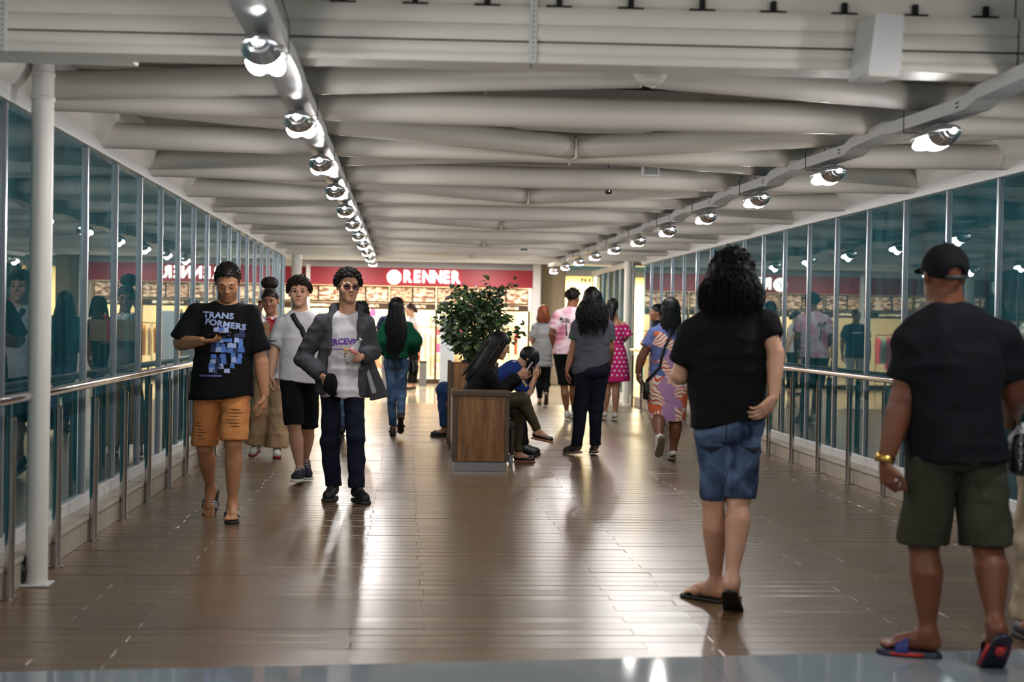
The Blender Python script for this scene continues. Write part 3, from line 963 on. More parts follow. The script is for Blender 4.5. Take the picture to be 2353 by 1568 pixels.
def surface(adds, subs=(), vox=.01, smooth=1, noise=()):
    """mesh the smooth union of solids (minus subs) by surface nets -> verts, quads"""
    lo = np.min([p.box()[0] for p in adds], 0) - 3 * vox
    hi = np.max([p.box()[1] for p in adds], 0) + 3 * vox
    n = np.ceil((hi - lo) / vox).astype(int) + 1
    ax = [(lo[i] + vox * np.arange(n[i])).astype(F32) for i in range(3)]
    D = np.full(n, .25, F32)
    def region(p, pad):
        a, b = p.box()
        i0 = np.maximum(np.floor((a - pad - lo) / vox).astype(int), 0)
        i1 = np.minimum(np.ceil((b + pad - lo) / vox).astype(int) + 1, n)
        sl = tuple(slice(i0[j], i1[j]) for j in range(3))
        X = ax[0][sl[0]][:, None, None]; Y = ax[1][sl[1]][None, :, None]; Z = ax[2][sl[2]][None, None, :]
        return sl, X, Y, Z
    for p in adds:
        k = p.k
        sl, X, Y, Z = region(p, k + 2.5 * vox)
        d = p.f(X, Y, Z).astype(F32)
        e = D[sl]
        if k > 0:
            h = np.maximum(k - np.abs(e - d), 0) / k
            D[sl] = np.minimum(e, d) - h * h * k * .25
        else:
            D[sl] = np.minimum(e, d)
    for p in subs:
        sl, X, Y, Z = region(p, 2.5 * vox)
        d = -p.f(X, Y, Z).astype(F32)
        e = D[sl]
        k = p.k
        if k > 0:
            h = np.maximum(k - np.abs(e - d), 0) / k
            D[sl] = np.maximum(e, d) + h * h * k * .25
        else:
            D[sl] = np.maximum(e, d)
    S = D < 0
    c = np.zeros(n - 1, np.int8)
    for dx in (0, 1):
        for dy in (0, 1):
            for dz in (0, 1):
                c += S[dx:n[0] - 1 + dx, dy:n[1] - 1 + dy, dz:n[2] - 1 + dz]
    act = (c > 0) & (c < 8)
    I = np.argwhere(act)
    if not len(I):
        return np.zeros((0, 3)), np.zeros((0, 4), int)
    idx = np.full(n - 1, -1, np.int64); idx[act] = np.arange(len(I))
    acc = np.zeros((len(I), 3)); cnt = np.zeros(len(I))
    corners = [(0, 0, 0), (1, 0, 0), (0, 1, 0), (1, 1, 0), (0, 0, 1), (1, 0, 1), (0, 1, 1), (1, 1, 1)]
    vals = [D[I[:, 0] + a, I[:, 1] + b, I[:, 2] + g] for a, b, g in corners]
    for a, b in ((0, 1), (2, 3), (4, 5), (6, 7), (0, 2), (1, 3), (4, 6), (5, 7), (0, 4), (1, 5), (2, 6), (3, 7)):
        va, vb = vals[a], vals[b]
        m = (va < 0) != (vb < 0)
        t = va[m] / (va[m] - vb[m])
        acc[m] += np.array(corners[a]) + t[:, None] * (np.array(corners[b]) - np.array(corners[a]))
        cnt[m] += 1
    P = lo + vox * (I + acc / cnt[:, None])
    quads = []
    for axis in range(3):
        u, v = [(1, 2), (2, 0), (0, 1)][axis]
        s0 = [slice(None)] * 3; s1 = [slice(None)] * 3
        s0[axis] = slice(0, -1); s1[axis] = slice(1, None)
        A, B = S[tuple(s0)], S[tuple(s1)]
        E = np.argwhere(A != B)
        E = E[(E[:, u] > 0) & (E[:, v] > 0) & (E[:, u] < n[u] - 1) & (E[:, v] < n[v] - 1)]
        inside = A[tuple(E.T)]
        q = []
        for du, dv in ((-1, -1), (0, -1), (0, 0), (-1, 0)):
            e = E.copy(); e[:, u] += du; e[:, v] += dv
            q.append(idx[tuple(e.T)])
        q = np.stack(q, 1)
        q[~inside] = q[~inside][:, ::-1]
        quads.append(q)
    Q = np.concatenate(quads)
    Q = Q[(Q >= 0).all(1)]
    for _ in range(smooth):
        s = np.zeros_like(P); m = np.zeros(len(P))
        for a, b in ((0, 1), (1, 2), (2, 3), (3, 0)):
            np.add.at(s, Q[:, a], P[Q[:, b]]); np.add.at(s, Q[:, b], P[Q[:, a]])
            np.add.at(m, Q[:, a], 1); np.add.at(m, Q[:, b], 1)
        P = P * .5 + .5 * s / np.maximum(m, 1)[:, None]
    if noise:
        fn = np.cross(P[Q[:, 2]] - P[Q[:, 0]], P[Q[:, 3]] - P[Q[:, 1]])
        N = np.zeros_like(P)
        for j in range(4):
            np.add.at(N, Q[:, j], fn)
        N /= np.linalg.norm(N, axis=1)[:, None] + 1e-9
        for it in noise:
            v_ = vnoise(P, it[1], it[2])
            if len(it) > 3:                 # ridged: sharp folds
                v_ = 1 - 3 * np.abs(v_)
            P = P + N * (it[0] * v_)[:, None]
    return P, Q

def np_mesh(name, parts, mats, colors=None):
    """parts: list of (verts, faces, material index)"""
    vs = np.concatenate([p[0] for p in parts]); off = 0
    me = bpy.data.meshes.new(name)
    loops = []; starts = []; mi = []; pos = 0
    tot = []
    for P, Q, m in parts:
        Q = np.asarray(Q)
        loops.append((Q + off).ravel()); tot += [Q.shape[1]] * len(Q); mi += [m] * len(Q)
        off += len(P)
    loops = np.concatenate(loops).astype(np.int32); tot = np.array(tot, np.int32)
    starts = np.concatenate([[0], np.cumsum(tot)[:-1]]).astype(np.int32)
    me.vertices.add(len(vs)); me.vertices.foreach_set('co', vs.astype(F32).ravel())
    me.loops.add(len(loops)); me.loops.foreach_set('vertex_index', loops)
    me.polygons.add(len(tot)); me.polygons.foreach_set('loop_start', starts)
    me.polygons.foreach_set('material_index', np.array(mi, np.int32))
    for m in (mats if isinstance(mats, (list, tuple)) else [mats]):
        me.materials.append(m)
    me.update(calc_edges=True)
    me.shade_smooth()
    if colors is not None:
        at = me.color_attributes.new('tone', 'FLOAT_COLOR', 'POINT')
        at.data.foreach_set('color', colors.astype(F32).ravel())
    return me

def tubes_np(paths, n=5):
    """many thin tubes; each path is (points (m,3), radii (m,)) -> verts, quads"""
    V = []; Q = []; off = 0
    ang = 2 * np.pi * np.arange(n) / n
    for pts, rad in paths:
        pts = np.asarray(pts, float); m = len(pts)
        t = np.gradient(pts, axis=0); t /= np.linalg.norm(t, axis=1)[:, None] + 1e-9
        ref = np.array([.31, .93, .2]); a = np.cross(t, ref); a /= np.linalg.norm(a, axis=1)[:, None] + 1e-9
        b = np.cross(t, a)
        rad = np.asarray(rad, float) * np.ones(m)
        ring = pts[:, None, :] + rad[:, None, None] * (np.cos(ang)[None, :, None] * a[:, None, :] + np.sin(ang)[None, :, None] * b[:, None, :])
        V.append(ring.reshape(-1, 3))
        i = np.arange(m - 1)[:, None] * n; k = np.arange(n)[None, :]; k2 = (k + 1) % n
        Q.append((np.stack([i + k, i + k2, i + n + k2, i + n + k], -1).reshape(-1, 4)) + off)
        off += m * n
    return np.concatenate(V), np.concatenate(Q)

# ------------------------------------------------------------------ people materials
def skin_mat(name, rgb):
    key = 'skin_' + name
    if key in MATS:
        return MATS[key]
    m, nt, b = nodes_of(key)
    N, L = nt.nodes, nt.links
    at = N.new('ShaderNodeAttribute'); at.attribute_name = 'tone'
    mx = N.new('ShaderNodeMix'); mx.data_type = 'RGBA'; mx.blend_type = 'MULTIPLY'; mx.inputs[0].default_value = 1
    tc = N.new('ShaderNodeTexCoord'); n = N.new('ShaderNodeTexNoise'); n.inputs['Scale'].default_value = 14; n.inputs['Detail'].default_value = 4
    L.new(tc.outputs['Object'], n.inputs['Vector'])
    c = lin(rgb)
    mc = N.new('ShaderNodeMix'); mc.data_type = 'RGBA'
    mc.inputs[6].default_value = (c[0] * .86, c[1] * .82, c[2] * .8, 1); mc.inputs[7].default_value = (min(1, c[0] * 1.12), c[1] * 1.1, c[2] * 1.08, 1)
    L.new(n.outputs['Fac'], mc.inputs[0])
    L.new(mc.outputs[2], mx.inputs[6]); L.new(at.outputs['Color'], mx.inputs[7])
    L.new(mx.outputs[2], b.inputs['Base Color'])
    b.inputs['Roughness'].default_value = .48
    b.inputs['Specular IOR Level'].default_value = .4
    MATS[key] = m
    return m

def cloth(name, rgb, rough=.88, var=.14, vscale=18, bump=.55, bscale=20):
    return mat('cloth_' + name, rgb, rough, var=var, vscale=vscale, bump=bump, bscale=bscale, spec=.2, bdist=.012, stretch=(1, 1, .8))

def denim(name, rgb, fade):
    key = 'denim_' + name
    if key in MATS:
        return MATS[key]
    m, nt, b = nodes_of(key)
    N, L = nt.nodes, nt.links
    tc = N.new('ShaderNodeTexCoord'); n = N.new('ShaderNodeTexNoise'); n.inputs['Scale'].default_value = 7; n.inputs['Detail'].default_value = 5; n.inputs['Distortion'].default_value = .8
    L.new(tc.outputs['Object'], n.inputs['Vector'])
    r = ramp(nt, n.outputs['Fac'], [(.38, rgb), (.66, fade)])
    L.new(r.outputs[0], b.inputs['Base Color'])
    b.inputs['Roughness'].default_value = .85; b.inputs['Specular IOR Level'].default_value = .2
    n2 = N.new('ShaderNodeTexNoise'); n2.inputs['Scale'].default_value = 220
    L.new(tc.outputs['Object'], n2.inputs['Vector'])
    bp = N.new('ShaderNodeBump'); bp.inputs['Strength'].default_value = .2; bp.inputs['Distance'].default_value = .002
    L.new(n2.outputs['Fac'], bp.inputs['Height']); L.new(bp.outputs[0], b.inputs['Normal'])
    MATS[key] = m
    return m

def patch_mat(name, cols, scale, dist=1.2):
    """printed cloth: irregular patches of several colours"""
    key = 'print_' + name
    if key in MATS:
        return MATS[key]
    m, nt, b = nodes_of(key)
    N, L = nt.nodes, nt.links
    tc = N.new('ShaderNodeTexCoord'); n = N.new('ShaderNodeTexNoise'); n.inputs['Scale'].default_value = scale; n.inputs['Detail'].default_value = 1.5
    n.inputs['Distortion'].default_value = dist
    L.new(tc.outputs['Object'], n.inputs['Vector'])
    k = len(cols)
    r = ramp(nt, n.outputs['Fac'], [(.30 + .4 * i / (k - 1), c) for i, c in enumerate(cols)])
    r.color_ramp.interpolation = 'LINEAR'
    L.new(r.outputs[0], b.inputs['Base Color']); b.inputs['Roughness'].default_value = .85; b.inputs['Specular IOR Level'].default_value = .25
    MATS[key] = m
    return m

def leafprint_mat():
    key = 'leaf_print'
    if key in MATS:
        return MATS[key]
    m, nt, b = nodes_of(key)
    N, L = nt.nodes, nt.links
    tc = N.new('ShaderNodeTexCoord')
    vo = N.new('ShaderNodeTexVoronoi'); vo.inputs['Scale'].default_value = 8.5; vo.inputs['Randomness'].default_value = .9
    n = N.new('ShaderNodeTexNoise'); n.inputs['Scale'].default_value = 5
    mixv = N.new('ShaderNodeMix'); mixv.data_type = 'VECTOR'; mixv.inputs[0].default_value = .12
    L.new(tc.outputs['Object'], mixv.inputs[4]); L.new(n.outputs['Color'], mixv.inputs[5]); L.new(tc.outputs['Object'], n.inputs['Vector'])
    L.new(mixv.outputs[1], vo.inputs['Vector'])
    sep = N.new('ShaderNodeSeparateColor'); L.new(vo.outputs['Color'], sep.inputs[0])
    r = ramp(nt, sep.outputs[0], [(.0, (.80, .38, .22)), (.2, (.86, .82, .78)), (.42, (.66, .50, .66)), (.62, (.34, .40, .60)), (.8, (.86, .82, .78))])
    r.color_ramp.interpolation = 'CONSTANT'
    # veins: stripes whose direction differs from patch to patch
    ce = N.new('ShaderNodeVectorMath'); ce.operation = 'SUBTRACT'; ce.inputs[1].default_value = (.5, .5, .5); L.new(vo.outputs['Color'], ce.inputs[0])
    nm = N.new('ShaderNodeVectorMath'); nm.operation = 'NORMALIZE'; L.new(ce.outputs[0], nm.inputs[0])
    dt = N.new('ShaderNodeVectorMath'); dt.operation = 'DOT_PRODUCT'; L.new(mixv.outputs[1], dt.inputs[0]); L.new(nm.outputs[0], dt.inputs[1])
    wv = N.new('ShaderNodeMath'); wv.operation = 'MULTIPLY'; wv.inputs[1].default_value = 230
    L.new(dt.outputs['Value'], wv.inputs[0])
    sn = N.new('ShaderNodeMath'); sn.operation = 'SINE'; L.new(wv.outputs[0], sn.inputs[0])
    gt = N.new('ShaderNodeMath'); gt.operation = 'GREATER_THAN'; gt.inputs[1].default_value = .45; L.new(sn.outputs[0], gt.inputs[0])
    wh = N.new('ShaderNodeMath'); wh.operation = 'GREATER_THAN'; wh.inputs[1].default_value = .5; mk = ramp(nt, sep.outputs[0], [(.0, (0, 0, 0)), (.2, (1, 1, 1)), (.42, (0, 0, 0)), (.8, (1, 1, 1))]); mk.color_ramp.interpolation = 'CONSTANT'; L.new(mk.outputs[0], wh.inputs[0])
    ml = N.new('ShaderNodeMath'); ml.operation = 'MULTIPLY'; L.new(gt.outputs[0], ml.inputs[0]); L.new(wh.outputs[0], ml.inputs[1])
    mx = N.new('ShaderNodeMix'); mx.data_type = 'RGBA'
    L.new(ml.outputs[0], mx.inputs[0]); L.new(r.outputs[0], mx.inputs[6]); mx.inputs[7].default_value = (*lin((.80, .33, .2)), 1)
    L.new(mx.outputs[2], b.inputs['Base Color']); b.inputs['Roughness'].default_value = .85
    MATS[key] = m
    return m

def hair_mat(name, rgb, rough=.46, light=None):
    key = 'hair_' + name
    if key in MATS:
        return MATS[key]
    m, nt, b = nodes_of(key)
    N, L = nt.nodes, nt.links
    tc = N.new('ShaderNodeTexCoord'); mp = N.new('ShaderNodeMapping'); mp.inputs['Scale'].default_value = (60, 60, 5)
    n = N.new('ShaderNodeTexNoise'); n.inputs['Scale'].default_value = 2.5; n.inputs['Detail'].default_value = 4
    L.new(tc.outputs['Object'], mp.inputs[0]); L.new(mp.outputs[0], n.inputs['Vector'])
    r = ramp(nt, n.outputs['Fac'], [(.35, tuple(x * .6 for x in rgb)), (.7, light or tuple(min(1, x * 1.5) for x in rgb))])
    L.new(r.outputs[0], b.inputs['Base Color']); b.inputs['Roughness'].default_value = rough; b.inputs['Specular IOR Level'].default_value = .3 if rough < .5 else .15
    bp = N.new('ShaderNodeBump'); bp.inputs['Strength'].default_value = .5; bp.inputs['Distance'].default_value = .003
    L.new(n.outputs['Fac'], bp.inputs['Height']); L.new(bp.outputs[0], b.inputs['Normal'])
    MATS[key] = m
    return m
# ================================================================== PEOPLE
UP = V3((0, 0, 1))
def yawv(deg):
    a = math.radians(deg)
    return V3((math.sin(a), -math.cos(a), 0))

def hand_prims(w, d, n, thumb, curl=.35, sc=1.0, spread=.0):
    """w wrist, d wrist->knuckles, n the way the palm faces, thumb +1/-1 side along cross(d, n)"""
    d = unit(d); n = V3(n); n = unit(n - d * (n @ d)); s = np.cross(d, n) * thumb
    A = []
    w = V3(w)
    pc = w + d * .05 * sc
    A.append(Loft(w - d * .015, w + d * .088 * sc, [(0, .024 * sc, .018 * sc), (.35, .034 * sc, .016 * sc), (1, .04 * sc, .013 * sc)], n, k=.01))
    lens = (.074, .082, .077, .06)
    for i in range(4):
        off = (.0285 - .019 * i) * sc
        p = w + d * (.084 - .004 * abs(i - 1)) * sc + s * off
        r = (.0088, .009, .0086, .0076)[i] * sc
        ang = 0; q = p
        for j, (fr, bend) in enumerate(((.46, 55), (.30, 70), (.24, 45))):
            ang += math.radians(bend) * (curl if hasattr(curl, '__len__') is False else curl[i]) * (1 + .08 * i)
            e = q + (d * math.cos(ang) + n * math.sin(ang) + s * spread * (1.5 - i) * .1) * lens[i] * fr * sc
            A.append(Cone(q, e, r * (1 - .07 * j), r * (1 - .07 * (j + 1)), k=.004))
            q = e
    t0 = w + d * .028 * sc + s * .026 * sc
    t1 = t0 + (d * .62 + s * .62 + n * .38) * .042 * sc
    t2 = t1 + unit(d * .85 + s * (.25 - .3 * (curl if not hasattr(curl, '__len__') else .4)) + n * .5) * .034 * sc
    t3 = t2 + unit(d * .9 + n * .35 - s * .1) * .024 * sc
    A += [Cone(t0, t1, .0145 * sc, .0115 * sc, k=.012), Cone(t1, t2, .0105 * sc, .0095 * sc, k=.006), Cone(t2, t3, .0095 * sc, .008 * sc, k=.005)]
    return A

class Person:
    def __init__(s, org, J, yaw, label, skin, sex='m', b=1.0, head=None, group=None):
        s.root = empty('person', (org[0], org[1], 0), label, 'person', group)
        s.J = {k: V3(v) for k, v in J.items()}
        s.yaw = yaw; s.fw = yawv(yaw); s.sex = sex; s.b = b
        s.skin = skin
        J = s.J
        for q in 'lr':
            J['s' + q] = J['s' + q] - UP * .02
        s.hm = (J['hl'] + J['hr']) / 2
        s.sm = (J['sl'] + J['sr']) / 2
        s.up = unit(J['n'] - s.hm)
        s.sw = np.linalg.norm(J['sr'] - J['sl']) / 2
        # head frame
        hy, hp, hh = head or (yaw, 0, .23)
        f = yawv(hy); a = math.radians(hp)
        s.hf = unit(f * math.cos(a) - UP * math.sin(a)); s.hu = unit(UP * math.cos(a) + f * math.sin(a)); s.hx = np.cross(s.hu, s.hf)
        s.hs = hh / .23
        s.C = J['hd']
        s.feet = {}
        s.q = 1.0 if org[1] < 13 else 1.45       # coarser mesh for people farther off
        s.body = []; s.fine = []; s.hands = []
        s.mats_done = []
    def H(s, x, f, u):
        return s.C + (s.hx * x + s.hf * f + s.hu * u) * s.hs
    def HA(s):
        return np.stack([s.hx, s.hf, s.hu], 1)
    # ---- feet: yaw of the foot, pitch (heel up), lift = leave where the photo has it
    def foot(s, side, yaw, pitch=0, lift=False, L=None, sole=.02):
        J = s.J
        A = J['a' + side]
        L = L or (.262 if s.sex == 'm' else .238)
        d0 = yawv(yaw); p = math.radians(pitch)
        df = d0 * math.cos(p) - UP * math.sin(p); du = UP * math.cos(p) + d0 * math.sin(p)
        h = A - du * (.072 + sole) - df * .055
        pts = [h, h + df * L * .72, h + df * L * (.97 if pitch < 30 else .8)]
        if not lift:
            dz = -min(q[2] for q in pts) + .002
            h = h + UP * dz; J['a' + side] = A + UP * dz
        s.feet[side] = (h, df, du, L, sole)
    # ---- flesh
    def build_body(s, lids=False, legs=1.0, arms=1.0, trunk=.84, smile=0., hands=None, face=True, vox=.0102, beard=None, bare_feet=()):
        J, b, f = s.J, s.b, s.fw
        m = s.sex == 'm'
        A = []
        hw = np.linalg.norm(J['hr'] - J['hl']) / 2 + .075 * b
        ch = s.sw * (.86 if m else .82)
        hw *= trunk; ch *= trunk; tb = b * trunk
        A.append(Loft(s.hm - s.up * .07, J['n'], [(0, hw * .85, .09 * tb), (.15, hw, .105 * tb), (.42, hw * (.86 if m else .78), .092 * tb), (.68, ch, .108 * tb), (.86, ch * .9, .096 * tb), (1, .06, .058)], f, k=.04))
        for q in 'lr':
            S = J['s' + q]; E = J['e' + q]; Wt = J['w' + q]
            sg = (1.0 * b if m else .86 * b) * arms
            A.append(Cone(lerp(J['n'], S, .3) - s.up * .03, S - s.up * .02, .046 * sg, .042 * sg, k=.05))
            ue = unit(E - S)
            A.append(Loft(S - ue * .02, E + ue * .012, [(0, .04 * sg, .04 * sg), (.4, .048 * sg, .05 * sg), (.75, .044 * sg, .046 * sg), (1, .04 * sg, .04 * sg)], f, k=.03))
            fe = unit(Wt - E)
            A.append(Cone(E, E, .037 * sg, k=.02))
            A.append(Loft(E - fe * .01, Wt + fe * .012, [(0, .04 * sg, .04 * sg), (.22, .046 * sg, .044 * sg), (.6, .037 * sg, .034 * sg), (.9, .028 * sg, .023 * sg), (1, .028 * sg, .021 * sg)], f, k=.02))
            Hp, K, An = J['h' + q], J['k' + q], J['a' + q]
            lg = b * (1.0 if m else .98) * legs
            th = unit(K - Hp)
            A.append(Loft(Hp - th * .03, K + th * .01, [(0, .07 * lg, .075 * lg), (.4, .062 * lg, .066 * lg), (.75, .055 * lg, .058 * lg), (1, .052 * lg, .054 * lg)], f, k=.03))
            A.append(Cone(K + f * .004, K + f * .004, .053 * lg, k=.02))
            sh = unit(An - K)
            A.append(Loft(K - sh * .01, An + sh * .01, [(0, .049 * lg, .05 * lg), (.14, .053 * lg, .056 * lg, -.006), (.32, .0605 * lg, .066 * lg, -.016), (.6, .047 * lg, .05 * lg, -.008), (.85, .032 * lg, .034 * lg), (1, .033 * lg, .036 * lg)], f, k=.02))
            if q in s.feet:
                h, df, du, L, so = s.feet[q]
                z = du * so
                fs_ = .84 if q not in bare_feet else 1.0
                A.append(Cone(An, h + df * .045 + du * .04 + z, .034 * fs_, .033 * fs_, k=.02))
                A.append(Cone(h + df * .036 + du * .034 + z, h + df * L * .66 + du * .022 + z, .033 * fs_, .026 * fs_, k=.02))
                A.append(Cone(An + df * .01 - du * .01, h + df * L * .62 + du * .032 * fs_ + z, .034 * fs_, .024 * fs_, k=.03))
        A.append(Cone(J['n'] - s.up * .03, s.H(0, -.02, -.03), .066 * b if m else .053 * b, .06 if m else .049, k=.04))
        parts = []
        P, Q = surface(A, vox=vox * s.q ** .6)
        parts.append((P, Q, 0))
        # bare feet with toes
        for q in bare_feet:
            h, df, du, L, so = s.feet[q]
            sd = np.cross(df, du)
            inn = unit(s.hm - s.J['h' + q]); inn = 1 if inn @ sd > 0 else -1
            z = du * so
            B = [Cone(h + df * .036 + du * .034 + z, h + df * L * .66 + du * .024 + z, .033, .027, k=.02),
                 Cone(h + df * L * .62 + du * .02 + z + sd * .024, h + df * L * .62 + du * .02 + z - sd * .024, .022, .022, k=.02),
                 Cone(s.J['a' + q], h + df * .045 + du * .04 + z, .036, .034, k=.02)]
            for t in range(5):
                o = sd * inn * (.036 - .0175 * t)
                l1 = L * (.97 - .018 * t * t * .35)
                r = (.0125, .0095, .009, .0085, .008)[t]
                B.append(Cone(h + df * L * .72 + du * .02 + z + o * .9, h + df * (l1 - r) + du * (r + .002) + z + o, r, r, k=.006))
            P, Q = surface(B, vox=.0048); parts.append((P, Q, 0))
        for q in 'lr':
            hd = (hands or {}).get(q)
            if hd is None:
                continue
            d = hd.get('d', s.J['w' + q] - s.J['e' + q]); n = hd.get('n', (0, 0, 1)); 
            P, Q = surface(hand_prims(s.J['w' + q], d, n, hd.get('t', 1), hd.get('c', .35), hd.get('s', 1.0 if m else .9)), vox=.0038 * s.q)
            parts.append((P, Q, 0))
        # head
        HAx = s.HA(); k = s.hs
        def E3(x, f_, u, rx, rf, ru, kk=.02):
            return Ell(s.H(x, f_, u), (rx * k, rf * k, ru * k), HAx, kk)
        Hd = [E3(0, -.012, .03, .074, .094, .086), E3(0, .028, -.03, .059, .062, .085, .03),
              E3(0, .043, -.073, .044 if m else .039, .045, .042, .03), Cone(s.H(-.008, .074, -.098), s.H(.008, .074, -.098), .0185 * k, k=.02),
              Cone(s.J['n'] - s.up * .0, s.H(0, -.02, -.03), .066 * b if m else .053 * b, .06 if m else .049, k=.025)]
        sub = []
        if face:
            for x in (-1, 1):
                Hd += [Cone(s.H(x * .043, .052, -.022), s.H(x * .04, .055, -.03), .024 * k, k=.02),
                       Cone(s.H(x * .014, .086, .021), s.H(x * .042, .074, .019), .0105 * k, k=.014)]
                sub += [Ell(s.H(x * .031, .1, .0035), (.016 * k, .0185 * k, .011 * k), HAx, .012)] if not lids else []
                if lids:
                    Hd.append(Cone(s.H(x * .031, .0765, .002), s.H(x * .031, .0765, .002), .0138 * k, k=.004))
            Hd += [Cone(s.H(0, .088, .012), s.H(0, .107, -.026), .0075 * k, .0115 * k, k=.012)]
            for x in (-1, 1):
                Hd.append(Cone(s.H(x * .0115, .0945, -.03), s.H(x * .0115, .0945, -.03), .0085 * k, k=.008))
            for x in (-1, 1):
                Hd += [Cone(s.H(0, .0885, -.056), s.H(x * (.018 + .3 * smile), .084 - .2 * smile, -.0555 + smile), .0062 * k, .0045 * k, k=.008), Cone(s.H(0, .0885, -.0665 - .55 * smile), s.H(x * (.015 + .4 * smile), .084 - .2 * smile, -.065 + smile * .8), .0075 * k, .005 * k, k=.004 if smile else .008)]
        for x in (-1, 1):
            Hd += [E3(x * .077, -.008, -.004, .009, .019, .031, .008), E3(x * .081, -.016, .006, .006, .013, .02, .006)]
        if face:
            for x in (-1, 1):
                sub.append(Ell(s.H(x * .0885, .0, .0), (.006 * k, .009 * k, .015 * k), HAx, .006))
        P, Q = surface(Hd, sub, vox=(.0043 if face else .006) * s.q ** .7)
        parts.append((P, Q, 0))
        n_head = len(P)
        total = sum(len(p[0]) for p in parts)
        tone = np.ones((total, 4))
        hp = (P - s.C) @ HAx / k
        c = np.ones((n_head, 4))
        if face:
            zl = hp[:, 2] - smile * 1.2 * (np.abs(hp[:, 0]) / .02) ** 2
            lips = np.clip(1.4 - (np.abs(hp[:, 0]) / (.024 + .3 * smile)) ** 2 - ((zl + .061) / .0115) ** 2, 0, 1) * (hp[:, 1] > .06)
            c[:, :3] *= 1 - lips[:, None] * np.array([.12, .38, .36])
            seam = np.exp(-((zl + .0605) / .0026) ** 2) * (np.abs(hp[:, 0]) < .022) * (hp[:, 1] > .06)
            c[:, :3] *= 1 - seam[:, None] * .5
            nos = np.exp(-(((np.abs(hp[:, 0]) - .0095) / .0045) ** 2 + ((hp[:, 2] + .0375) / .004) ** 2)) * (hp[:, 1] > .07)
            c[:, :3] *= 1 - nos[:, None] * .55
            if beard:
                z = np.clip((-.035 - hp[:, 2]) / .03, 0, 1) * np.clip((hp[:, 1] - .0) / .04, 0, 1) * (1 - lips) * (hp[:, 2] > -.125)
                c[:, :3] *= 1 - z[:, None] * beard
        tone[-n_head:] = c
        me = np_mesh('body', parts, skin_mat(*s.skin), tone)
        s.bodyo = link('body', me, s.root)
        if face:
            for x in (-1, 1):
              if not lids:
                e = MB()
                n = 14; r = .0122 * k; ctr = s.H(x * .031, .0765, .0035)
                vs = []; fs = []; mi = []
                for i in range(9):
                    a = math.pi * i / 8
                    for j in range(n):
                        q = 2 * math.pi * j / n
                        vs.append(ctr + r * (s.hf * math.cos(a) + s.hx * math.sin(a) * math.cos(q) + s.hu * math.sin(a) * math.sin(q)))
                for i in range(8):
                    for j in range(n):
                        e.f.append((i * n + j, (i + 1) * n + j, (i + 1) * n + (j + 1) % n, i * n + (j + 1) % n)); e.mi.append(1 if i < 2 else 0)
                e.v = [tuple(v) for v in vs]
                e.build('eye', [mat('eye_white', (.82, .80, .78), .2), mat('iris_brown', (.10, .06, .04), .15)], s.root, True)
              if 1:
                dl = -.009 if lids else 0
                bw = [Cone(s.H(x * .013, .0925, .0215), s.H(x * .03, .0915, .0265), .0034 * k, .0038 * k, k=.003), Cone(s.H(x * .03, .0915, .0265), s.H(x * .047, .08, .0235), .0036 * k, .002 * k, k=.003)]
                P, Q = surface(bw, vox=.0026)
                link('eyebrow', np_mesh('eyebrow', [(P, Q, 0)], hair_mat(s.hairname, s.hairrgb)), s.root)
                ls = [Cone(s.H(x * .0195, .0895, .0075 + dl), s.H(x * .031, .0915, .0105 + dl * 1.3), .0018 * k, k=.002), Cone(s.H(x * .031, .0915, .0105 + dl * 1.3), s.H(x * .0425, .086, .0085 + dl), .0018 * k, k=.002)]
                P, Q = surface(ls, vox=.0018)
                link('eyelash', np_mesh('eyelash', [(P, Q, 0)], hair_mat('lash', (.04, .03, .03))), s.root)
        return s
    # ---- clothes
    def arm_seg(s, q, t):
        """point at arm parameter t (0 shoulder, 1 elbow, 2 wrist)"""
        J = s.J
        return lerp(J['s' + q], J['e' + q], t) if t <= 1 else lerp(J['e' + q], J['w' + q], t - 1)
    def top(s, name, m, hl, hr, sleeve=(.75, .75), chest=1.0, depth=.125, hemd=None, loose=.0, neck=.075, arm_r=(.07, .075), vox=.009, wr=.006, seed=1, hood=False, front_open=None, collar=True, drop=.0, neckdrop=.0, bust=0., waist=None, puff=None, wfreq=(9, 9, 5), hw=None):
        """hl, hr: hem end points (viewer's left and right)"""
        J, f = s.J, s.fw
        hl, hr = V3(hl), V3(hr)
        mid = (hl + hr) / 2
        mid = mid - f * ((mid - s.hm) @ f)             # hem centred front to back on the hips
        sided = hw is not None
        hw = hw or np.linalg.norm((hr - hl) - f * ((hr - hl) @ f)) / 2
        hemd = hemd or max(.148, hw * .76)
        s.hemz = mid[2]
        nb = J['n'] + s.up * .018
        ax = unit(nb - mid)
        a = mid - ax * .07
        L = np.linalg.norm(nb - a); t0 = .07 / L
        cw = s.sw * chest + .012 + loose
        ww = waist if waist else (hw * .55 + cw * .45)
        prof = [(0, hw, hemd), (t0, hw, hemd), (t0 + (1 - t0) * .32, ww, depth * .98), (t0 + (1 - t0) * .62, cw, depth + bust, bust * .5), (t0 + (1 - t0) * .8, cw * .96, depth * .88), (t0 + (1 - t0) * .9, cw * .8, depth * .76), (.965, cw * .56, .088), (1, neck * .98, neck * .95)]
        tor = Loft(a, nb, prof, f, k=.04, p=2.25, cap=.02)
        hd = unit(hr - hl) if not sided else unit(np.cross(f, UP))
        pn = -unit(np.cross(np.cross(ax, hd), hd) * -1) if False else None
        nrm = np.cross(hd, f) if not sided else np.cross(hd, unit(hr - hl) if np.linalg.norm(hr - hl) > .02 else f); nrm = nrm if nrm @ ax < 0 else -nrm
        A = [Cut(tor, [(mid, nrm)])]
        s.hempl = (mid, unit(nrm))
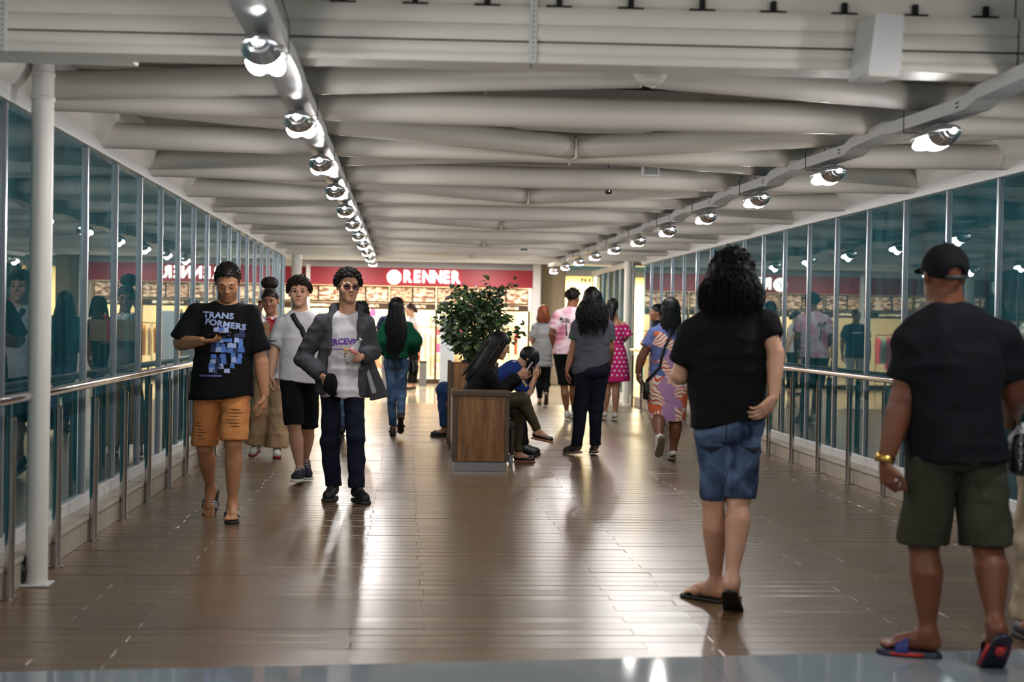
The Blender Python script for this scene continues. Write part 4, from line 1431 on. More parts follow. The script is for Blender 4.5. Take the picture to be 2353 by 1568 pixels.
        for q, tl in zip('lr', sleeve):
            S = J['s' + q]
            ar0, ar1 = arm_r
            A.append(Cone(lerp(J['n'], S, .35) - s.up * .028, S + unit(J['n'] - S) * .012 - s.up * .012, .055, ar0 * .78, k=.05))
            if tl <= 0:
                continue
            if puff:
                e = s.arm_seg(q, tl)
                A.append(Cone(S, lerp(S, J['e' + q], .8), ar0, puff, k=.05)); A.append(Cone(lerp(S, J['e' + q], .8), s.arm_seg(q, min(tl, 1.35)), puff, puff * .85, k=.04))
                A.append(Cone(s.arm_seg(q, min(tl, 1.35)), e, puff * .8, .04, k=.03))
            elif tl <= 1:
                E = s.arm_seg(q, tl); d = unit(E - S)
                A.append(Cut(Loft(S - d * .03, E + d * .02, [(0, ar0 * .78, ar0 * .78), (.3, ar0 * .93, ar0 * .93), (1, ar1, ar1 * 1.05)], f, k=.04, cap=.045), [(E, d)]))
            else:
                E = J['e' + q]; Wp = s.arm_seg(q, tl); d = unit(Wp - E)
                A.append(Loft(S - unit(E - S) * .03, E, [(0, ar0 * .8, ar0 * .8), (.35, ar0 * .96, ar0 * .96), (1, ar1, ar1)], f, k=.04, cap=.045)); A.append(Cone(E, E, ar1 * 1.0, k=.03))
                A.append(Cut(Loft(E, Wp + d * .02, [(0, ar1, ar1), (.55, ar1 * .95, ar1 * .95), (.82, ar1 * .98, ar1 * .98), (.9, ar1 * .72, ar1 * .72), (1, ar1 * .68, ar1 * .68)], f, k=.03), [(Wp, d)]))
        subs = [Ell(J['n'] + s.up * (.052 - neckdrop) + f * .03, (neck, neck * 1.15, .06 + neckdrop * .5), np.stack([np.cross(f, s.up), f, s.up], 1), .01)] if collar else []
        if front_open:
            subs += front_open
        if hood:
            A += hood
        P, Q = surface(A, subs, vox=vox, noise=[(wr, wfreq, seed), (wr * .55, (5, 5, 13), seed + 3, 'r'), (wr * .45, (10, 10, 6), seed + 9, 'r'), (wr * .35, tuple(2.3 * x for x in wfreq), seed + 5)])
        o = link(name, np_mesh(name, [(P, Q, 0)], m), s.root)
        s.garment = (P, Q)
        s.gar = s.gar if hasattr(s, 'gar') else {}
        s.gar[name] = (P, Q)
        return o
    def bottom(s, name, m, hem=(1., 1.), waist=.13, hip=.0, r_hip=.1, r_hem=(.09, .09), r_knee=.08, depth=.125, vox=.009, wr=.005, seed=3, low=.09, cut=True):
        """hem per leg: 1 = knee, 2 = ankle"""
        J, f = s.J, s.fw
        hw = np.linalg.norm(J['hr'] - J['hl']) / 2 + r_hip * .82 + hip
        if hasattr(s, 'hemz') and cut:
            waist = max(-low + .07, min(waist, s.hemz + .045 - s.hm[2]))
        A = [Loft(s.hm - s.up * low, s.hm + s.up * waist, [(0, hw * .9, depth * .82), (.3, hw, depth), (.6, hw * .99, depth * 1.02), (1, hw * .9, depth * .86)], f, k=.04, p=2.4)]
        for i, q in enumerate('lr'):
            Hp, K, An = J['h' + q], J['k' + q], J['a' + q]
            th = unit(K - Hp); sh = unit(An - K)
            t = hem[i]; rh = r_hem[i] if hasattr(r_hem, '__len__') else r_hem
            if t <= 1.25:
                E = Hp + th * np.linalg.norm(K - Hp) * t if t <= 1 else lerp(K, An, t - 1)
                E0 = E
                d = unit(E - Hp)
                A.append(Cut(Loft(Hp - d * .05, E + d * .03, [(0, r_hip, r_hip * 1.1), (.45, r_hip * .45 + rh * .55, (r_hip * .45 + rh * .55) * 1.08), (1, rh, rh * 1.1)], f, k=.007), [(E, d * .6 + np.array([0, 0, -.6]))]))
            else:
                E = lerp(K, An, t - 1)
                A.append(Loft(Hp - th * .05, K + th * .02, [(0, r_hip, r_hip * 1.08), (.4, r_hip * .45 + r_knee * .55, (r_hip * .45 + r_knee * .55) * 1.08), (1, r_knee, r_knee)], f, k=.007))
                A.append(Cone(K, K, r_knee * .98, k=.03))
                A.append(Cut(Loft(K - sh * .02, E + sh * .03, [(0, r_knee, r_knee), (.3, r_knee * .72 + rh * .28, r_knee * .78 + rh * .28, -.008), (.75, rh * .85 + r_knee * .12, rh * .85 + r_knee * .12), (1, rh, rh)], f, k=.03), [(E, sh)]))
        if hasattr(s, 'hempl') and cut:
            p0, nn = s.hempl
            A = [Cut(q, [(p0 - nn * .025, -nn)]) for q in A]
        P, Q = surface(A, vox=vox, noise=[(wr, (10, 10, 7), seed), (wr * .5, (6, 6, 13), seed + 2, 'r'), (wr * .5, (24, 24, 16), seed + 5)])
        s.gar = s.gar if hasattr(s, 'gar') else {}
        s.gar[name] = (P, Q)
        return link(name, np_mesh(name, [(P, Q, 0)], m), s.root)
    def skirt(s, name, m, top, hem, prof, vox=.009, wr=.006, seed=2):
        P, Q = surface([Loft(top, hem, prof, s.fw, k=.02, p=2.1)], vox=vox, noise=[(wr, (12, 12, 3), seed)])
        s.gar = s.gar if hasattr(s, 'gar') else {}
        s.gar[name] = (P, Q)
        return link(name, np_mesh(name, [(P, Q, 0)], m), s.root)
    def shoe(s, q, kind, m, msole, mlace=None):
        h, df, du, L, so = s.feet[q]
        sd = np.cross(df, du)
        An = s.J['a' + q]
        z = du * so
        wd = L / .262
        slab = lambda t0, t1, grow=0.: Cut(Cone(h + df * .036 + du * t0, h + df * (L - .048) + du * t0, (.036 + grow) * wd, (.047 + grow) * wd, k=0), [(h + du * t1, du), (h + du * t0, -du)])
        if kind in ('sneaker', 'canvas'):
            A = [Cone(h + df * .042 + du * .045 + z, h + df * .1 + du * .05 + z, .036 * wd, .036 * wd, k=.02),
                 Cone(h + df * .1 + du * .045 + z, h + df * (L - .06) + du * .026 + z, .038 * wd, .036 * wd, k=.03),
                 Cone(h + df * (L - .07) + du * .018 + z, h + df * (L - .046) + du * .016 + z, .041 * wd, .038 * wd, k=.02),
                 Cone(h + df * .045 + du * .05 + z, An + du * (.012 if kind == 'sneaker' else .0), .037 * wd, .043 * wd, k=.02)]
            P, Q = surface([Cut(p, [(h + z * .9, -du)]) for p in A], [], vox=.0055 * s.q, noise=[(.0012, (50, 50, 50), 4)])
            o = link('shoe', np_mesh('shoe', [(P, Q, 0)], m), s.root)
            P, Q = surface([slab(0, so * 1.15, .003)], vox=.0052 * s.q)
            link('sole', np_mesh('sole', [(P, Q, 0)], msole), o)
            if mlace:
                paths = []
                for j in range(4):
                    c = h + df * (.115 + .023 * j) + du * (.091 - .011 * j) + z
                    paths.append((np.array([c - sd * .024 - du * .008, c + du * .002, c + sd * .024 - du * .008]), .0032))
                c = h + df * .105 + du * .1 + z
                paths.append((np.array([c, c + sd * .03 + du * .012, c + sd * .045 - du * .02]), .0025)); paths.append((np.array([c, c - sd * .03 + du * .012, c - sd * .045 - du * .02]), .0025))
                P, Q = tubes_np(paths); link('laces', np_mesh('laces', [(P, Q, 0)], mlace), o)
        elif kind == 'flat':
            A = [Cut(Cone(h + df * .04 + du * .03 + z, h + df * (L - .045) + du * .016 + z, .034 * wd, .034 * wd, k=.015), [(h + z, -du), (h + du * .05 + z - df * .0, du * .9 - df * .1)])]
            P, Q = surface(A, [Ell(h + df * .1 + du * .075 + z, (.1, .034, .045), np.stack([df, sd, du], 1), .01)], vox=.0052 * s.q)
            o = link('shoe', np_mesh('shoe', [(P, Q, 0)], m), s.root)
            P, Q = surface([slab(0, so * 1.2, -.002)], vox=.005 * s.q); link('sole', np_mesh('sole', [(P, Q, 0)], msole), o)
        elif kind == 'heel':
            A = [Cut(Cone(h + df * .05 + du * .02, h + df * .05 - du * .05, .033, .03, k=0), [(h + du * so, du)])]
            P, Q = surface([slab(0, so, .0), Cut(Cone(h + df * .035 + du * so, h + df * .035 - du * .0, .036, .036, k=0), [(h + du * (so + .03), du), (h, -du)])], vox=.0055 * s.q)
            o = link('shoe', np_mesh('shoe', [(P, Q, 0)], m), s.root)
            ring = [An + df * .04 * math.cos(t) + sd * .04 * math.sin(t) - du * .02 for t in np.linspace(0, 2 * np.pi, 18)]
            P, Q = tubes_np([(np.array(ring), .007), (np.array([h + df * L * .6 - sd * .047 + z, h + df * L * .6 + du * .055 + z, h + df * L * .6 + sd * .047 + z]), .012)], 7)
            link('strap', np_mesh('strap', [(P, Q, 0)], m), o)
        else:                                   # slide or thong sandal
            P, Q = surface([slab(0, so, .004)], vox=.0052 * s.q)
            o = link('sandal', np_mesh('sandal', [(P, Q, 0)], msole if kind == 'slide' else m), s.root)
            if kind == 'slide':
                w0 = .054 * wd; Pp = []
                bands = []
                n1, n2 = 7, 15
                V_ = []; 
                for i in range(n1):
                    c = h + df * L * (.5 + .032 * i) + z * .7
                    for j in range(n2):
                        a = math.pi * j / (n2 - 1)
                        V_.append(c + sd * math.cos(a) * w0 + du * (math.sin(a) ** .7) * (.064 - .0035 * i))
                Vi = np.array(V_); Vo = Vi + 0
                Vo = np.array([v + unit(v - (h + df * L * .6)) * .004 for v in Vi])
                Q_ = []
                for i in range(n1 - 1):
                    for j in range(n2 - 1):
                        a = i * n2 + j
                        Q_ += [(a, a + 1, a + n2 + 1, a + n2), (a + n1 * n2, a + n1 * n2 + n2, a + n1 * n2 + n2 + 1, a + n1 * n2 + 1)]
                st_ = np_mesh('strap', [(np.concatenate([Vi, Vo]), Q_, 0)], m); so_ = link('strap', st_, o)
                if mlace:                       # three pale bars across the strap
                    qs = []; vv = []
                    for b_ in range(3):
                        i0 = 1 + 1.8 * b_
                        for j in range(n2 - 5):
                            for tt in (i0, i0 + .85):
                                i = int(tt); fr = tt - i
                                p = Vo[i * n2 + j + 4] * (1 - fr) + Vo[min(i + 1, n1 - 1) * n2 + j + 4] * fr
                                vv.append(p + unit(p - (h + df * L * .6)) * .0012)
                        base = b_ * 2 * (n2 - 5)
                        qs += [(base + 2 * j, base + 2 * j + 1, base + 2 * j + 3, base + 2 * j + 2) for j in range(n2 - 6)]
                    link('strap_stripes', np_mesh('strap_stripes', [(np.array(vv), qs, 0)], mlace), so_)
            else:
                c = h + df * L * .78 + z
                inn = 1 if (s.hm - s.J['h' + q]) @ sd > 0 else -1
                c = c + sd * inn * .012
                paths = [(np.array([c, c + du * .03 - df * .02, h + df * L * .42 + sg * sd * .046 + z + du * .012]), .0045) for sg in (-1, 1)]
                P, Q = tubes_np(paths, 7); link('thong_strap', np_mesh('thong_strap', [(P, Q, 0)], mlace or m), o)
        return o
    # ---- hair
    def set_hair(s, name, rgb): s.hairname, s.hairrgb = name, rgb
    def scalp(s, az, pol, th=0.):
        """point on the hair shell: az 0 = front, pol 0 = crown"""
        a, p = math.radians(az), math.radians(pol)
        return s.H(math.sin(p) * math.sin(a) * (.077 + th), -.014 + math.sin(p) * math.cos(a) * (.096 + th), .032 + math.cos(p) * (.088 + th))
    def cap_prims(s, th=.006, line=.055, nape=-.05, k=.015):
        k_ = s.hs
        c = Ell(s.H(0, -.014, .032), ((.0765 + th) * k_, (.0955 + th) * k_, (.0875 + th) * k_), s.HA(), k)
        return [Cut(c, [(s.H(0, .08, line), s.hf * .72 - s.hu * .7), (s.H(0, -.09, nape), -s.hu * .9 + s.hf * .45)])]
    def hair_mesh(s, parts, light=None, rough=.46):
        return link('hair', np_mesh('hair', parts, hair_mat(s.hairname, s.hairrgb, rough, light)), s.root)
    def strands(s, n, length, spread=.0, wave=0., wl=.12, r=.006, az=(60, 300), back=.03, jitter=.25, curl=0., seed=1, flare=0., pol0=(5, 60), towards=None, droop=None):
        rg = random.Random(seed)
        out = []
        dn = V3(droop) if droop is not None else -UP
        for i in range(int(n * 1.5)):
            a = rg.uniform(*az); p0 = rg.uniform(*pol0)
            Lh = length * rg.uniform(1 - jitter, 1.0)
            pts = []
            p1 = rg.uniform(88, 105)
            for p in np.linspace(p0, p1, 7):
                pts.append(s.scalp(a, p, .008 + rg.uniform(0, .006)))
            e = pts[-1]
            outw = unit((e - s.C) * np.array([1, 1, 0]))
            m = max(6, int(Lh / (.03 if not (wave or curl) else .02)))
            for j in range(1, m + 1):
                t = j / m
                q = e + dn * Lh * t + outw * (spread * t + flare * math.sin(t * math.pi)) * rg.uniform(.8, 1.1)
                if towards is not None:
                    q = q + (V3(towards) - e - dn * Lh) * np.array([1, 1, 0]) * (t ** .8) * .75
                pts.append(q)
            pts = np.array(pts)
            if wave or curl:
                ph = rg.uniform(0, 6.28); ln = np.cumsum(np.r_[0, np.linalg.norm(np.diff(pts, axis=0), axis=1)])
                w = np.clip(ln / .1, 0.25, 1)
                pts = pts + (np.sin(ln / wl * 6.283 + ph) * (wave + curl) * w)[:, None] * np.cross(outw, UP) + (np.cos(ln / wl * 6.283 + ph) * curl * w)[:, None] * outw
            rr = r * .62 * rg.uniform(.7, 1.2) * np.interp(np.linspace(0, 1, len(pts)), [0, .15, .8, 1], [.5, 1, .85, .3])
            out.append((pts, rr))
        return tubes_np(out, 3)
    def curls(s, n, th, seed=1, region=None, r=.0105, tr=.0045):
        rg = random.Random(seed); out = []
        while len(out) < n:
            a = rg.uniform(0, 360); p = math.degrees(math.acos(rg.uniform(-.25, 1)))
            c = s.scalp(a, p, th * rg.uniform(.5, 1.1))
            h = (c - s.C) @ s.HA() / s.hs
            if region and not region(h):
                continue
            ax = unit(V3((rg.gauss(0, 1), rg.gauss(0, 1), rg.gauss(0, 1)))); u = unit(np.cross(ax, (.3, .5, .8))); v = np.cross(ax, u)
            rr = r * rg.uniform(.6, 1.25)
            t = np.linspace(0, 2 * np.pi * 1.25, 8)
            out.append((c + rr * (np.cos(t)[:, None] * u + np.sin(t)[:, None] * v) + ax * (t / 6.28 * .007)[:, None], tr * rg.uniform(.8, 1.2)))
        return tubes_np(out, 4)
    # ---- flat print on a garment
    def decal(s, name, me_or_polys, m, center, vdir, garment, off=.0035, upv=None, arc=0.):
        """lay a flat shape (x right, y up, in metres) on a garment by casting onto it"""
        P, Q = garment
        s.bc = s.bc if hasattr(s, 'bc') else {}
        if id(P) not in s.bc:
            s.bc[id(P)] = BVHTree.FromPolygons([Vector(p) for p in P], [tuple(int(i) for i in q) for q in Q])
        bvh = s.bc[id(P)]
        vdir = unit(vdir); up = unit((UP if upv is None else V3(upv)) - vdir * ((UP if upv is None else V3(upv)) @ vdir)); rx = np.cross(up, vdir)
        if isinstance(me_or_polys, bpy.types.Mesh):
            bm = bmesh.new(); bm.from_mesh(me_or_polys)
        else:
            bm = bmesh.new()
            for poly in me_or_polys:
                bm.faces.new([bm.verts.new((x, y, 0)) for x, y in poly])
        bmesh.ops.triangulate(bm, faces=bm.faces[:])
        for _ in range(3):
            long = [e for e in bm.edges if e.calc_length() > .03]
            if not long: break
            bmesh.ops.subdivide_edges(bm, edges=long, cuts=1)
            bmesh.ops.triangulate(bm, faces=bm.faces[:])
        c = V3(center)
        for v in bm.verts:
            x, y = v.co.x, v.co.y - arc * v.co.x ** 2
            p = c + rx * x + up * y
            hit = bvh.ray_cast(Vector(p + vdir * .6), Vector(-vdir), 1.2)
            if hit[0] is None:
                near = bvh.find_nearest(Vector(p)); q = near[0]
            else:
                q = hit[0]
            v.co = q + Vector(vdir) * off
        me = bpy.data.meshes.new(name); bm.to_mesh(me); bm.free()
        me.materials.clear(); me.materials.append(m)
        return link(name, me, s.root)

def band_path(P, Q, pts, vdir_fn, off=.004):
    """project a polyline onto a garment surface (nearest point, pushed outwards)"""
    bvh = BVHTree.FromPolygons([Vector(p) for p in P], [tuple(int(i) for i in q) for q in Q])
    out = []
    for p in pts:
        co, no, i, d = bvh.find_nearest(Vector(p))
        out.append(np.array(co + no * off))
    return np.array(out)

def ribbon(name, path, width, thick, axis, m, parent):
    """flat strap along a path; axis: the strap's broad direction"""
    path = np.asarray(path); n = len(path)
    t = np.gradient(path, axis=0); V_ = []
    for i in range(n):
        tt = unit(t[i]); a = V3(axis[i] if np.ndim(axis) > 1 else axis)
        nn = unit(a - tt * (a @ tt)); ww = np.cross(tt, nn)
        for sx, sy in ((-1, -1), (1, -1), (1, 1), (-1, 1)):
            V_.append(path[i] + ww * sx * width / 2 + nn * sy * thick / 2)
    Q_ = []
    for i in range(n - 1):
        for k in range(4):
            Q_.append((i * 4 + k, i * 4 + (k + 1) % 4, i * 4 + 4 + (k + 1) % 4, i * 4 + 4 + k))
    Q_ += [(3, 2, 1, 0), tuple((n - 1) * 4 + k for k in range(4))]
    return link(name, np_mesh(name, [(np.array(V_), Q_, 0)], m), parent)
# joint positions of each person, metres, relative to a point on the floor under the hips
JD = {
 'man1': ((-1.211, 9.650), {'n': (0.027, 0.000, 1.446), 'hd': (0.034, -0.050, 1.602), 'sl': (-0.168, 0.000, 1.425), 'sr': (0.175, 0.000, 1.426), 'el': (-0.279, -0.020, 1.185), 'wl': (-0.097, -0.240, 1.208), 'er': (0.258, 0.000, 1.070), 'wr': (0.288, -0.030, 0.844), 'hl': (-0.089, 0.000, 0.893), 'hr': (0.089, 0.000, 0.893), 'kl': (-0.122, 0.100, 0.487), 'kr': (0.090, -0.050, 0.523), 'al': (-0.104, 0.300, 0.214), 'ar': (0.082, 0.000, 0.115), 'x_hl': (-0.216, 0.000, 0.810), 'x_hr': (0.212, 0.000, 0.842), 'x_phone': (0.003, -0.300, 1.227), 'x_txt1': (-0.018, 0.000, 1.372), 'x_txt2': (0.029, 0.000, 1.321), 'x_art': (0.032, 0.000, 1.160), 'x_cap': (-0.058, 0.000, 0.978), 'x_rip1': (0.108, 0.000, 0.700), 'x_rip2': (-0.133, 0.000, 0.604)}),
 'bun': ((-1.292, 14.200), {'n': (-0.002, 0.000, 1.384), 'hd': (-0.027, -0.030, 1.542), 'sl': (-0.099, 0.000, 1.335), 'sr': (0.110, 0.000, 1.330), 'el': (-0.126, -0.050, 1.184), 'wl': (-0.135, -0.080, 1.411), 'er': (0.163, -0.050, 1.146), 'wr': (0.100, -0.260, 1.220), 'hl': (-0.071, 0.000, 0.862), 'hr': (0.070, 0.000, 0.862), 'kl': (-0.107, 0.000, 0.452), 'kr': (0.070, -0.030, 0.448), 'al': (-0.146, 0.060, 0.115), 'ar': (0.064, -0.030, 0.065), 'x_hl': (-0.125, 0.000, 0.775), 'x_hr': (0.148, 0.000, 0.779), 'x_box': (0.012, -0.360, 1.231), 'x_bun': (-0.039, 0.020, 1.719), 'x_phone': (-0.134, -0.060, 1.471)}),
 'tee': ((-0.865, 12.000), {'n': (-0.002, 0.000, 1.426), 'hd': (-0.014, -0.020, 1.586), 'sl': (-0.145, 0.000, 1.365), 'sr': (0.143, 0.000, 1.370), 'el': (-0.215, 0.020, 1.109), 'wl': (-0.234, -0.050, 0.896), 'er': (0.213, 0.000, 1.105), 'wr': (0.205, 0.000, 0.890), 'hl': (-0.072, 0.000, 0.884), 'hr': (0.073, 0.000, 0.884), 'kl': (-0.030, -0.100, 0.475), 'kr': (0.071, 0.100, 0.454), 'al': (0.022, -0.050, 0.108), 'ar': (0.039, 0.280, 0.112), 'x_hl': (-0.170, 0.000, 0.859), 'x_hr': (0.181, 0.000, 0.820), 'x_st1': (-0.096, 0.000, 1.450), 'x_st2': (0.036, 0.000, 1.281), 'x_st3': (0.166, 0.000, 1.108), 'x_E': (-0.008, 0.000, 1.310), 'x_slv': (-0.211, 0.000, 1.179)}),
 'glasses': ((-0.466, 10.860), {'n': (0.035, 0.000, 1.425), 'hd': (0.040, -0.030, 1.616), 'sl': (-0.151, 0.000, 1.376), 'sr': (0.171, 0.000, 1.375), 'el': (-0.302, 0.020, 1.066), 'wl': (-0.126, -0.200, 0.932), 'er': (0.237, 0.020, 1.134), 'wr': (0.146, -0.220, 1.085), 'hl': (-0.079, 0.000, 0.900), 'hr': (0.079, 0.000, 0.900), 'kl': (-0.076, -0.020, 0.444), 'kr': (0.119, -0.080, 0.477), 'al': (-0.049, 0.000, 0.118), 'ar': (0.132, -0.120, 0.130), 'x_hl': (-0.161, 0.000, 0.778), 'x_hr': (0.190, 0.000, 0.776), 'x_txt': (0.009, 0.000, 1.200), 'x_line': (-0.052, 0.000, 1.143), 'x_bot1': (0.134, -0.300, 1.197), 'x_bot2': (0.046, -0.300, 1.054), 'x_pouch': (-0.068, -0.270, 0.909), 'x_jl': (-0.204, 0.000, 0.801), 'x_jr': (0.216, 0.000, 0.783)}),
 'behind': ((-0.585, 16.800), {'n': (0.078, 0.000, 1.352), 'hd': (0.081, 0.000, 1.475), 'sl': (-0.013, 0.000, 1.299), 'sr': (0.170, 0.000, 1.302), 'el': (-0.030, 0.000, 1.094), 'wl': (-0.017, 0.000, 0.900), 'er': (0.199, 0.000, 1.098), 'wr': (0.192, 0.000, 0.903), 'hl': (-0.061, 0.000, 0.827), 'hr': (0.061, 0.000, 0.827), 'kl': (-0.111, 0.000, 0.454), 'kr': (0.057, 0.000, 0.456), 'al': (-0.121, 0.000, 0.095), 'ar': (0.062, 0.000, 0.098), 'x_hl': (-0.081, 0.000, 0.787), 'x_hr': (0.133, 0.000, 0.790)}),
 'green': ((-0.086, 16.930), {'n': (-0.004, 0.000, 1.375), 'hd': (-0.007, 0.000, 1.524), 'sl': (-0.132, 0.000, 1.310), 'sr': (0.136, 0.000, 1.320), 'el': (-0.200, -0.020, 1.098), 'wl': (-0.118, 0.200, 0.960), 'er': (0.237, 0.000, 1.105), 'wr': (0.163, 0.200, 0.965), 'hl': (-0.067, 0.000, 0.852), 'hr': (0.067, 0.000, 0.852), 'kl': (-0.047, 0.000, 0.506), 'kr': (0.067, 0.000, 0.497), 'al': (-0.025, 0.000, 0.129), 'ar': (0.066, -0.280, 0.252), 'x_hl': (-0.136, 0.000, 0.923), 'x_hr': (0.142, 0.000, 0.938), 'x_bag': (0.206, 0.050, 0.834)}),
 'far': ((0.205, 28.800), {'n': (-0.035, 0.000, 1.450), 'hd': (-0.082, 0.000, 1.608), 'sl': (-0.052, -0.150, 1.371), 'sr': (0.028, 0.150, 1.372), 'el': (0.047, -0.150, 1.180), 'wl': (0.120, -0.120, 0.988), 'er': (0.049, 0.150, 1.178), 'wr': (0.106, 0.150, 0.976), 'hl': (-0.009, -0.070, 0.896), 'hr': (0.009, 0.070, 0.896), 'kl': (-0.046, -0.070, 0.476), 'kr': (0.025, 0.070, 0.473), 'al': (-0.066, -0.070, 0.090), 'ar': (0.023, 0.070, 0.085), 'x_hl': (-0.070, 0.000, 0.861), 'x_hr': (0.080, 0.000, 0.863)}),
 'sit1': ((0.671, 13.750), {'n': (0.166, 0.000, 0.960), 'hd': (0.251, 0.000, 1.147), 'sl': (0.124, -0.160, 0.906), 'sr': (0.143, 0.160, 0.895), 'el': (0.250, -0.200, 0.726), 'wl': (0.440, -0.080, 0.858), 'er': (0.282, 0.150, 0.710), 'wr': (0.469, 0.060, 0.836), 'hl': (-0.004, -0.080, 0.553), 'hr': (0.004, 0.080, 0.544), 'kl': (0.493, 0.000, 0.631), 'kr': (0.454, 0.120, 0.518), 'al': (0.643, 0.000, 0.324), 'ar': (0.460, 0.100, 0.059), 'x_hl': (-0.107, 0.000, 0.632), 'x_hr': (0.114, 0.000, 0.571), 'x_phone': (0.533, -0.020, 0.928)}),
 'sit2': ((0.833, 14.600), {'n': (0.352, 0.000, 0.932), 'hd': (0.441, 0.000, 0.996), 'sl': (0.269, -0.160, 0.869), 'sr': (0.293, 0.160, 0.881), 'el': (0.435, -0.140, 0.635), 'wl': (0.507, -0.100, 0.812), 'er': (0.469, 0.140, 0.639), 'wr': (0.538, 0.040, 0.816), 'hl': (-0.005, -0.080, 0.528), 'hr': (0.005, 0.080, 0.519), 'kl': (0.343, -0.090, 0.511), 'kr': (0.367, 0.090, 0.500), 'al': (0.378, -0.090, 0.060), 'ar': (0.430, 0.100, 0.053), 'x_hl': (-0.055, 0.000, 0.612), 'x_hr': (0.081, 0.000, 0.524), 'x_phone': (0.511, -0.080, 0.928), 'x_mark': (0.414, 0.000, 0.753), 'x_num': (0.320, 0.000, 0.976)}),
 'sit3': ((0.790, 17.000), {'n': (-0.006, 0.000, 0.911), 'hd': (-0.009, 0.000, 1.062), 'sl': (-0.013, -0.160, 0.869), 'sr': (0.002, 0.160, 0.860), 'el': (-0.053, -0.200, 0.694), 'wl': (-0.172, -0.100, 0.637), 'er': (-0.035, 0.200, 0.679), 'wr': (-0.165, 0.100, 0.629), 'hl': (-0.004, -0.080, 0.571), 'hr': (0.003, 0.080, 0.564), 'kl': (-0.336, -0.090, 0.567), 'kr': (-0.315, 0.100, 0.574), 'al': (-0.287, -0.090, 0.127), 'ar': (-0.255, 0.100, 0.124), 'x_hl': (-0.084, 0.000, 0.566), 'x_hr': (0.093, 0.000, 0.569)}),
 'gray': ((1.967, 14.700), {'n': (-0.015, 0.000, 1.466), 'hd': (-0.018, 0.000, 1.620), 'sl': (-0.173, 0.000, 1.391), 'sr': (0.146, 0.000, 1.387), 'el': (-0.205, 0.000, 1.128), 'wl': (-0.279, -0.050, 0.879), 'er': (0.183, 0.000, 1.125), 'wr': (0.192, 0.100, 0.941), 'hl': (-0.077, 0.000, 0.902), 'hr': (0.078, 0.000, 0.902), 'kl': (-0.121, 0.000, 0.499), 'kr': (0.046, 0.050, 0.494), 'al': (-0.150, 0.000, 0.131), 'ar': (0.048, 0.050, 0.111), 'x_hl': (-0.200, 0.000, 0.838), 'x_hr': (0.181, 0.000, 0.989)}),
 'pink': ((2.291, 20.000), {'n': (0.059, 0.000, 1.601), 'hd': (0.088, 0.000, 1.743), 'sl': (-0.131, 0.000, 1.530), 'sr': (0.234, 0.000, 1.536), 'el': (-0.213, 0.000, 1.227), 'wl': (-0.150, 0.150, 1.028), 'er': (0.289, 0.000, 1.235), 'wr': (0.274, 0.100, 1.036), 'hl': (-0.089, 0.000, 0.966), 'hr': (0.090, 0.000, 0.966), 'kl': (-0.020, 0.000, 0.510), 'kr': (0.122, 0.100, 0.507), 'al': (0.030, 0.000, 0.134), 'ar': (0.147, 0.200, 0.148), 'x_hl': (-0.177, 0.000, 0.944), 'x_hr': (0.257, 0.000, 0.951), 'x_palm': (-0.023, 0.000, 1.353), 'x_ball': (-0.087, 0.000, 1.444)}),
 'polka': ((3.024, 20.100), {'n': (-0.055, 0.000, 1.483), 'hd': (-0.070, 0.000, 1.625), 'sl': (-0.147, 0.000, 1.413), 'sr': (0.091, 0.000, 1.411), 'el': (-0.193, 0.000, 1.177), 'wl': (-0.131, 0.150, 1.039), 'er': (0.144, 0.000, 1.207), 'wr': (0.096, 0.200, 1.104), 'hl': (-0.063, 0.000, 0.905), 'hr': (0.062, 0.000, 0.905), 'kl': (-0.111, 0.050, 0.512), 'kr': (0.001, 0.000, 0.504), 'al': (-0.134, 0.100, 0.135), 'ar': (0.002, 0.000, 0.131)}),
 'red': ((2.336, 23.800), {'n': (-0.014, 0.000, 1.428), 'hd': (-0.009, 0.000, 1.560), 'sl': (-0.137, 0.000, 1.345), 'sr': (0.113, 0.000, 1.350), 'el': (-0.192, 0.000, 1.110), 'wl': (-0.131, 0.150, 0.962), 'er': (0.176, 0.000, 1.116), 'wr': (0.165, 0.150, 0.967), 'hl': (-0.066, 0.000, 0.871), 'hr': (0.066, 0.000, 0.871), 'kl': (-0.046, 0.000, 0.344), 'kr': (0.064, 0.000, 0.346), 'al': (-0.041, 0.000, 0.088), 'ar': (0.049, -0.180, 0.201), 'x_hl': (-0.176, 0.000, 0.657), 'x_hr': (0.169, 0.000, 0.648)}),
 'floral': ((2.657, 14.180), {'n': (0.001, 0.000, 1.388), 'hd': (0.016, 0.000, 1.524), 'sl': (-0.131, 0.000, 1.316), 'sr': (0.153, 0.000, 1.320), 'el': (-0.267, 0.000, 1.042), 'wl': (-0.304, 0.000, 0.883), 'er': (0.274, 0.000, 1.050), 'wr': (0.325, 0.100, 0.880), 'hl': (-0.086, 0.000, 0.852), 'hr': (0.087, 0.000, 0.852), 'kl': (-0.093, 0.000, 0.460), 'kr': (0.094, 0.000, 0.454), 'al': (-0.135, -0.330, 0.267), 'ar': (0.074, 0.000, 0.089), 'x_bag': (-0.226, -0.050, 0.711), 'x_st1': (0.041, 0.000, 1.362), 'x_st2': (-0.101, 0.000, 1.141), 'x_st3': (-0.195, 0.000, 0.942)}),
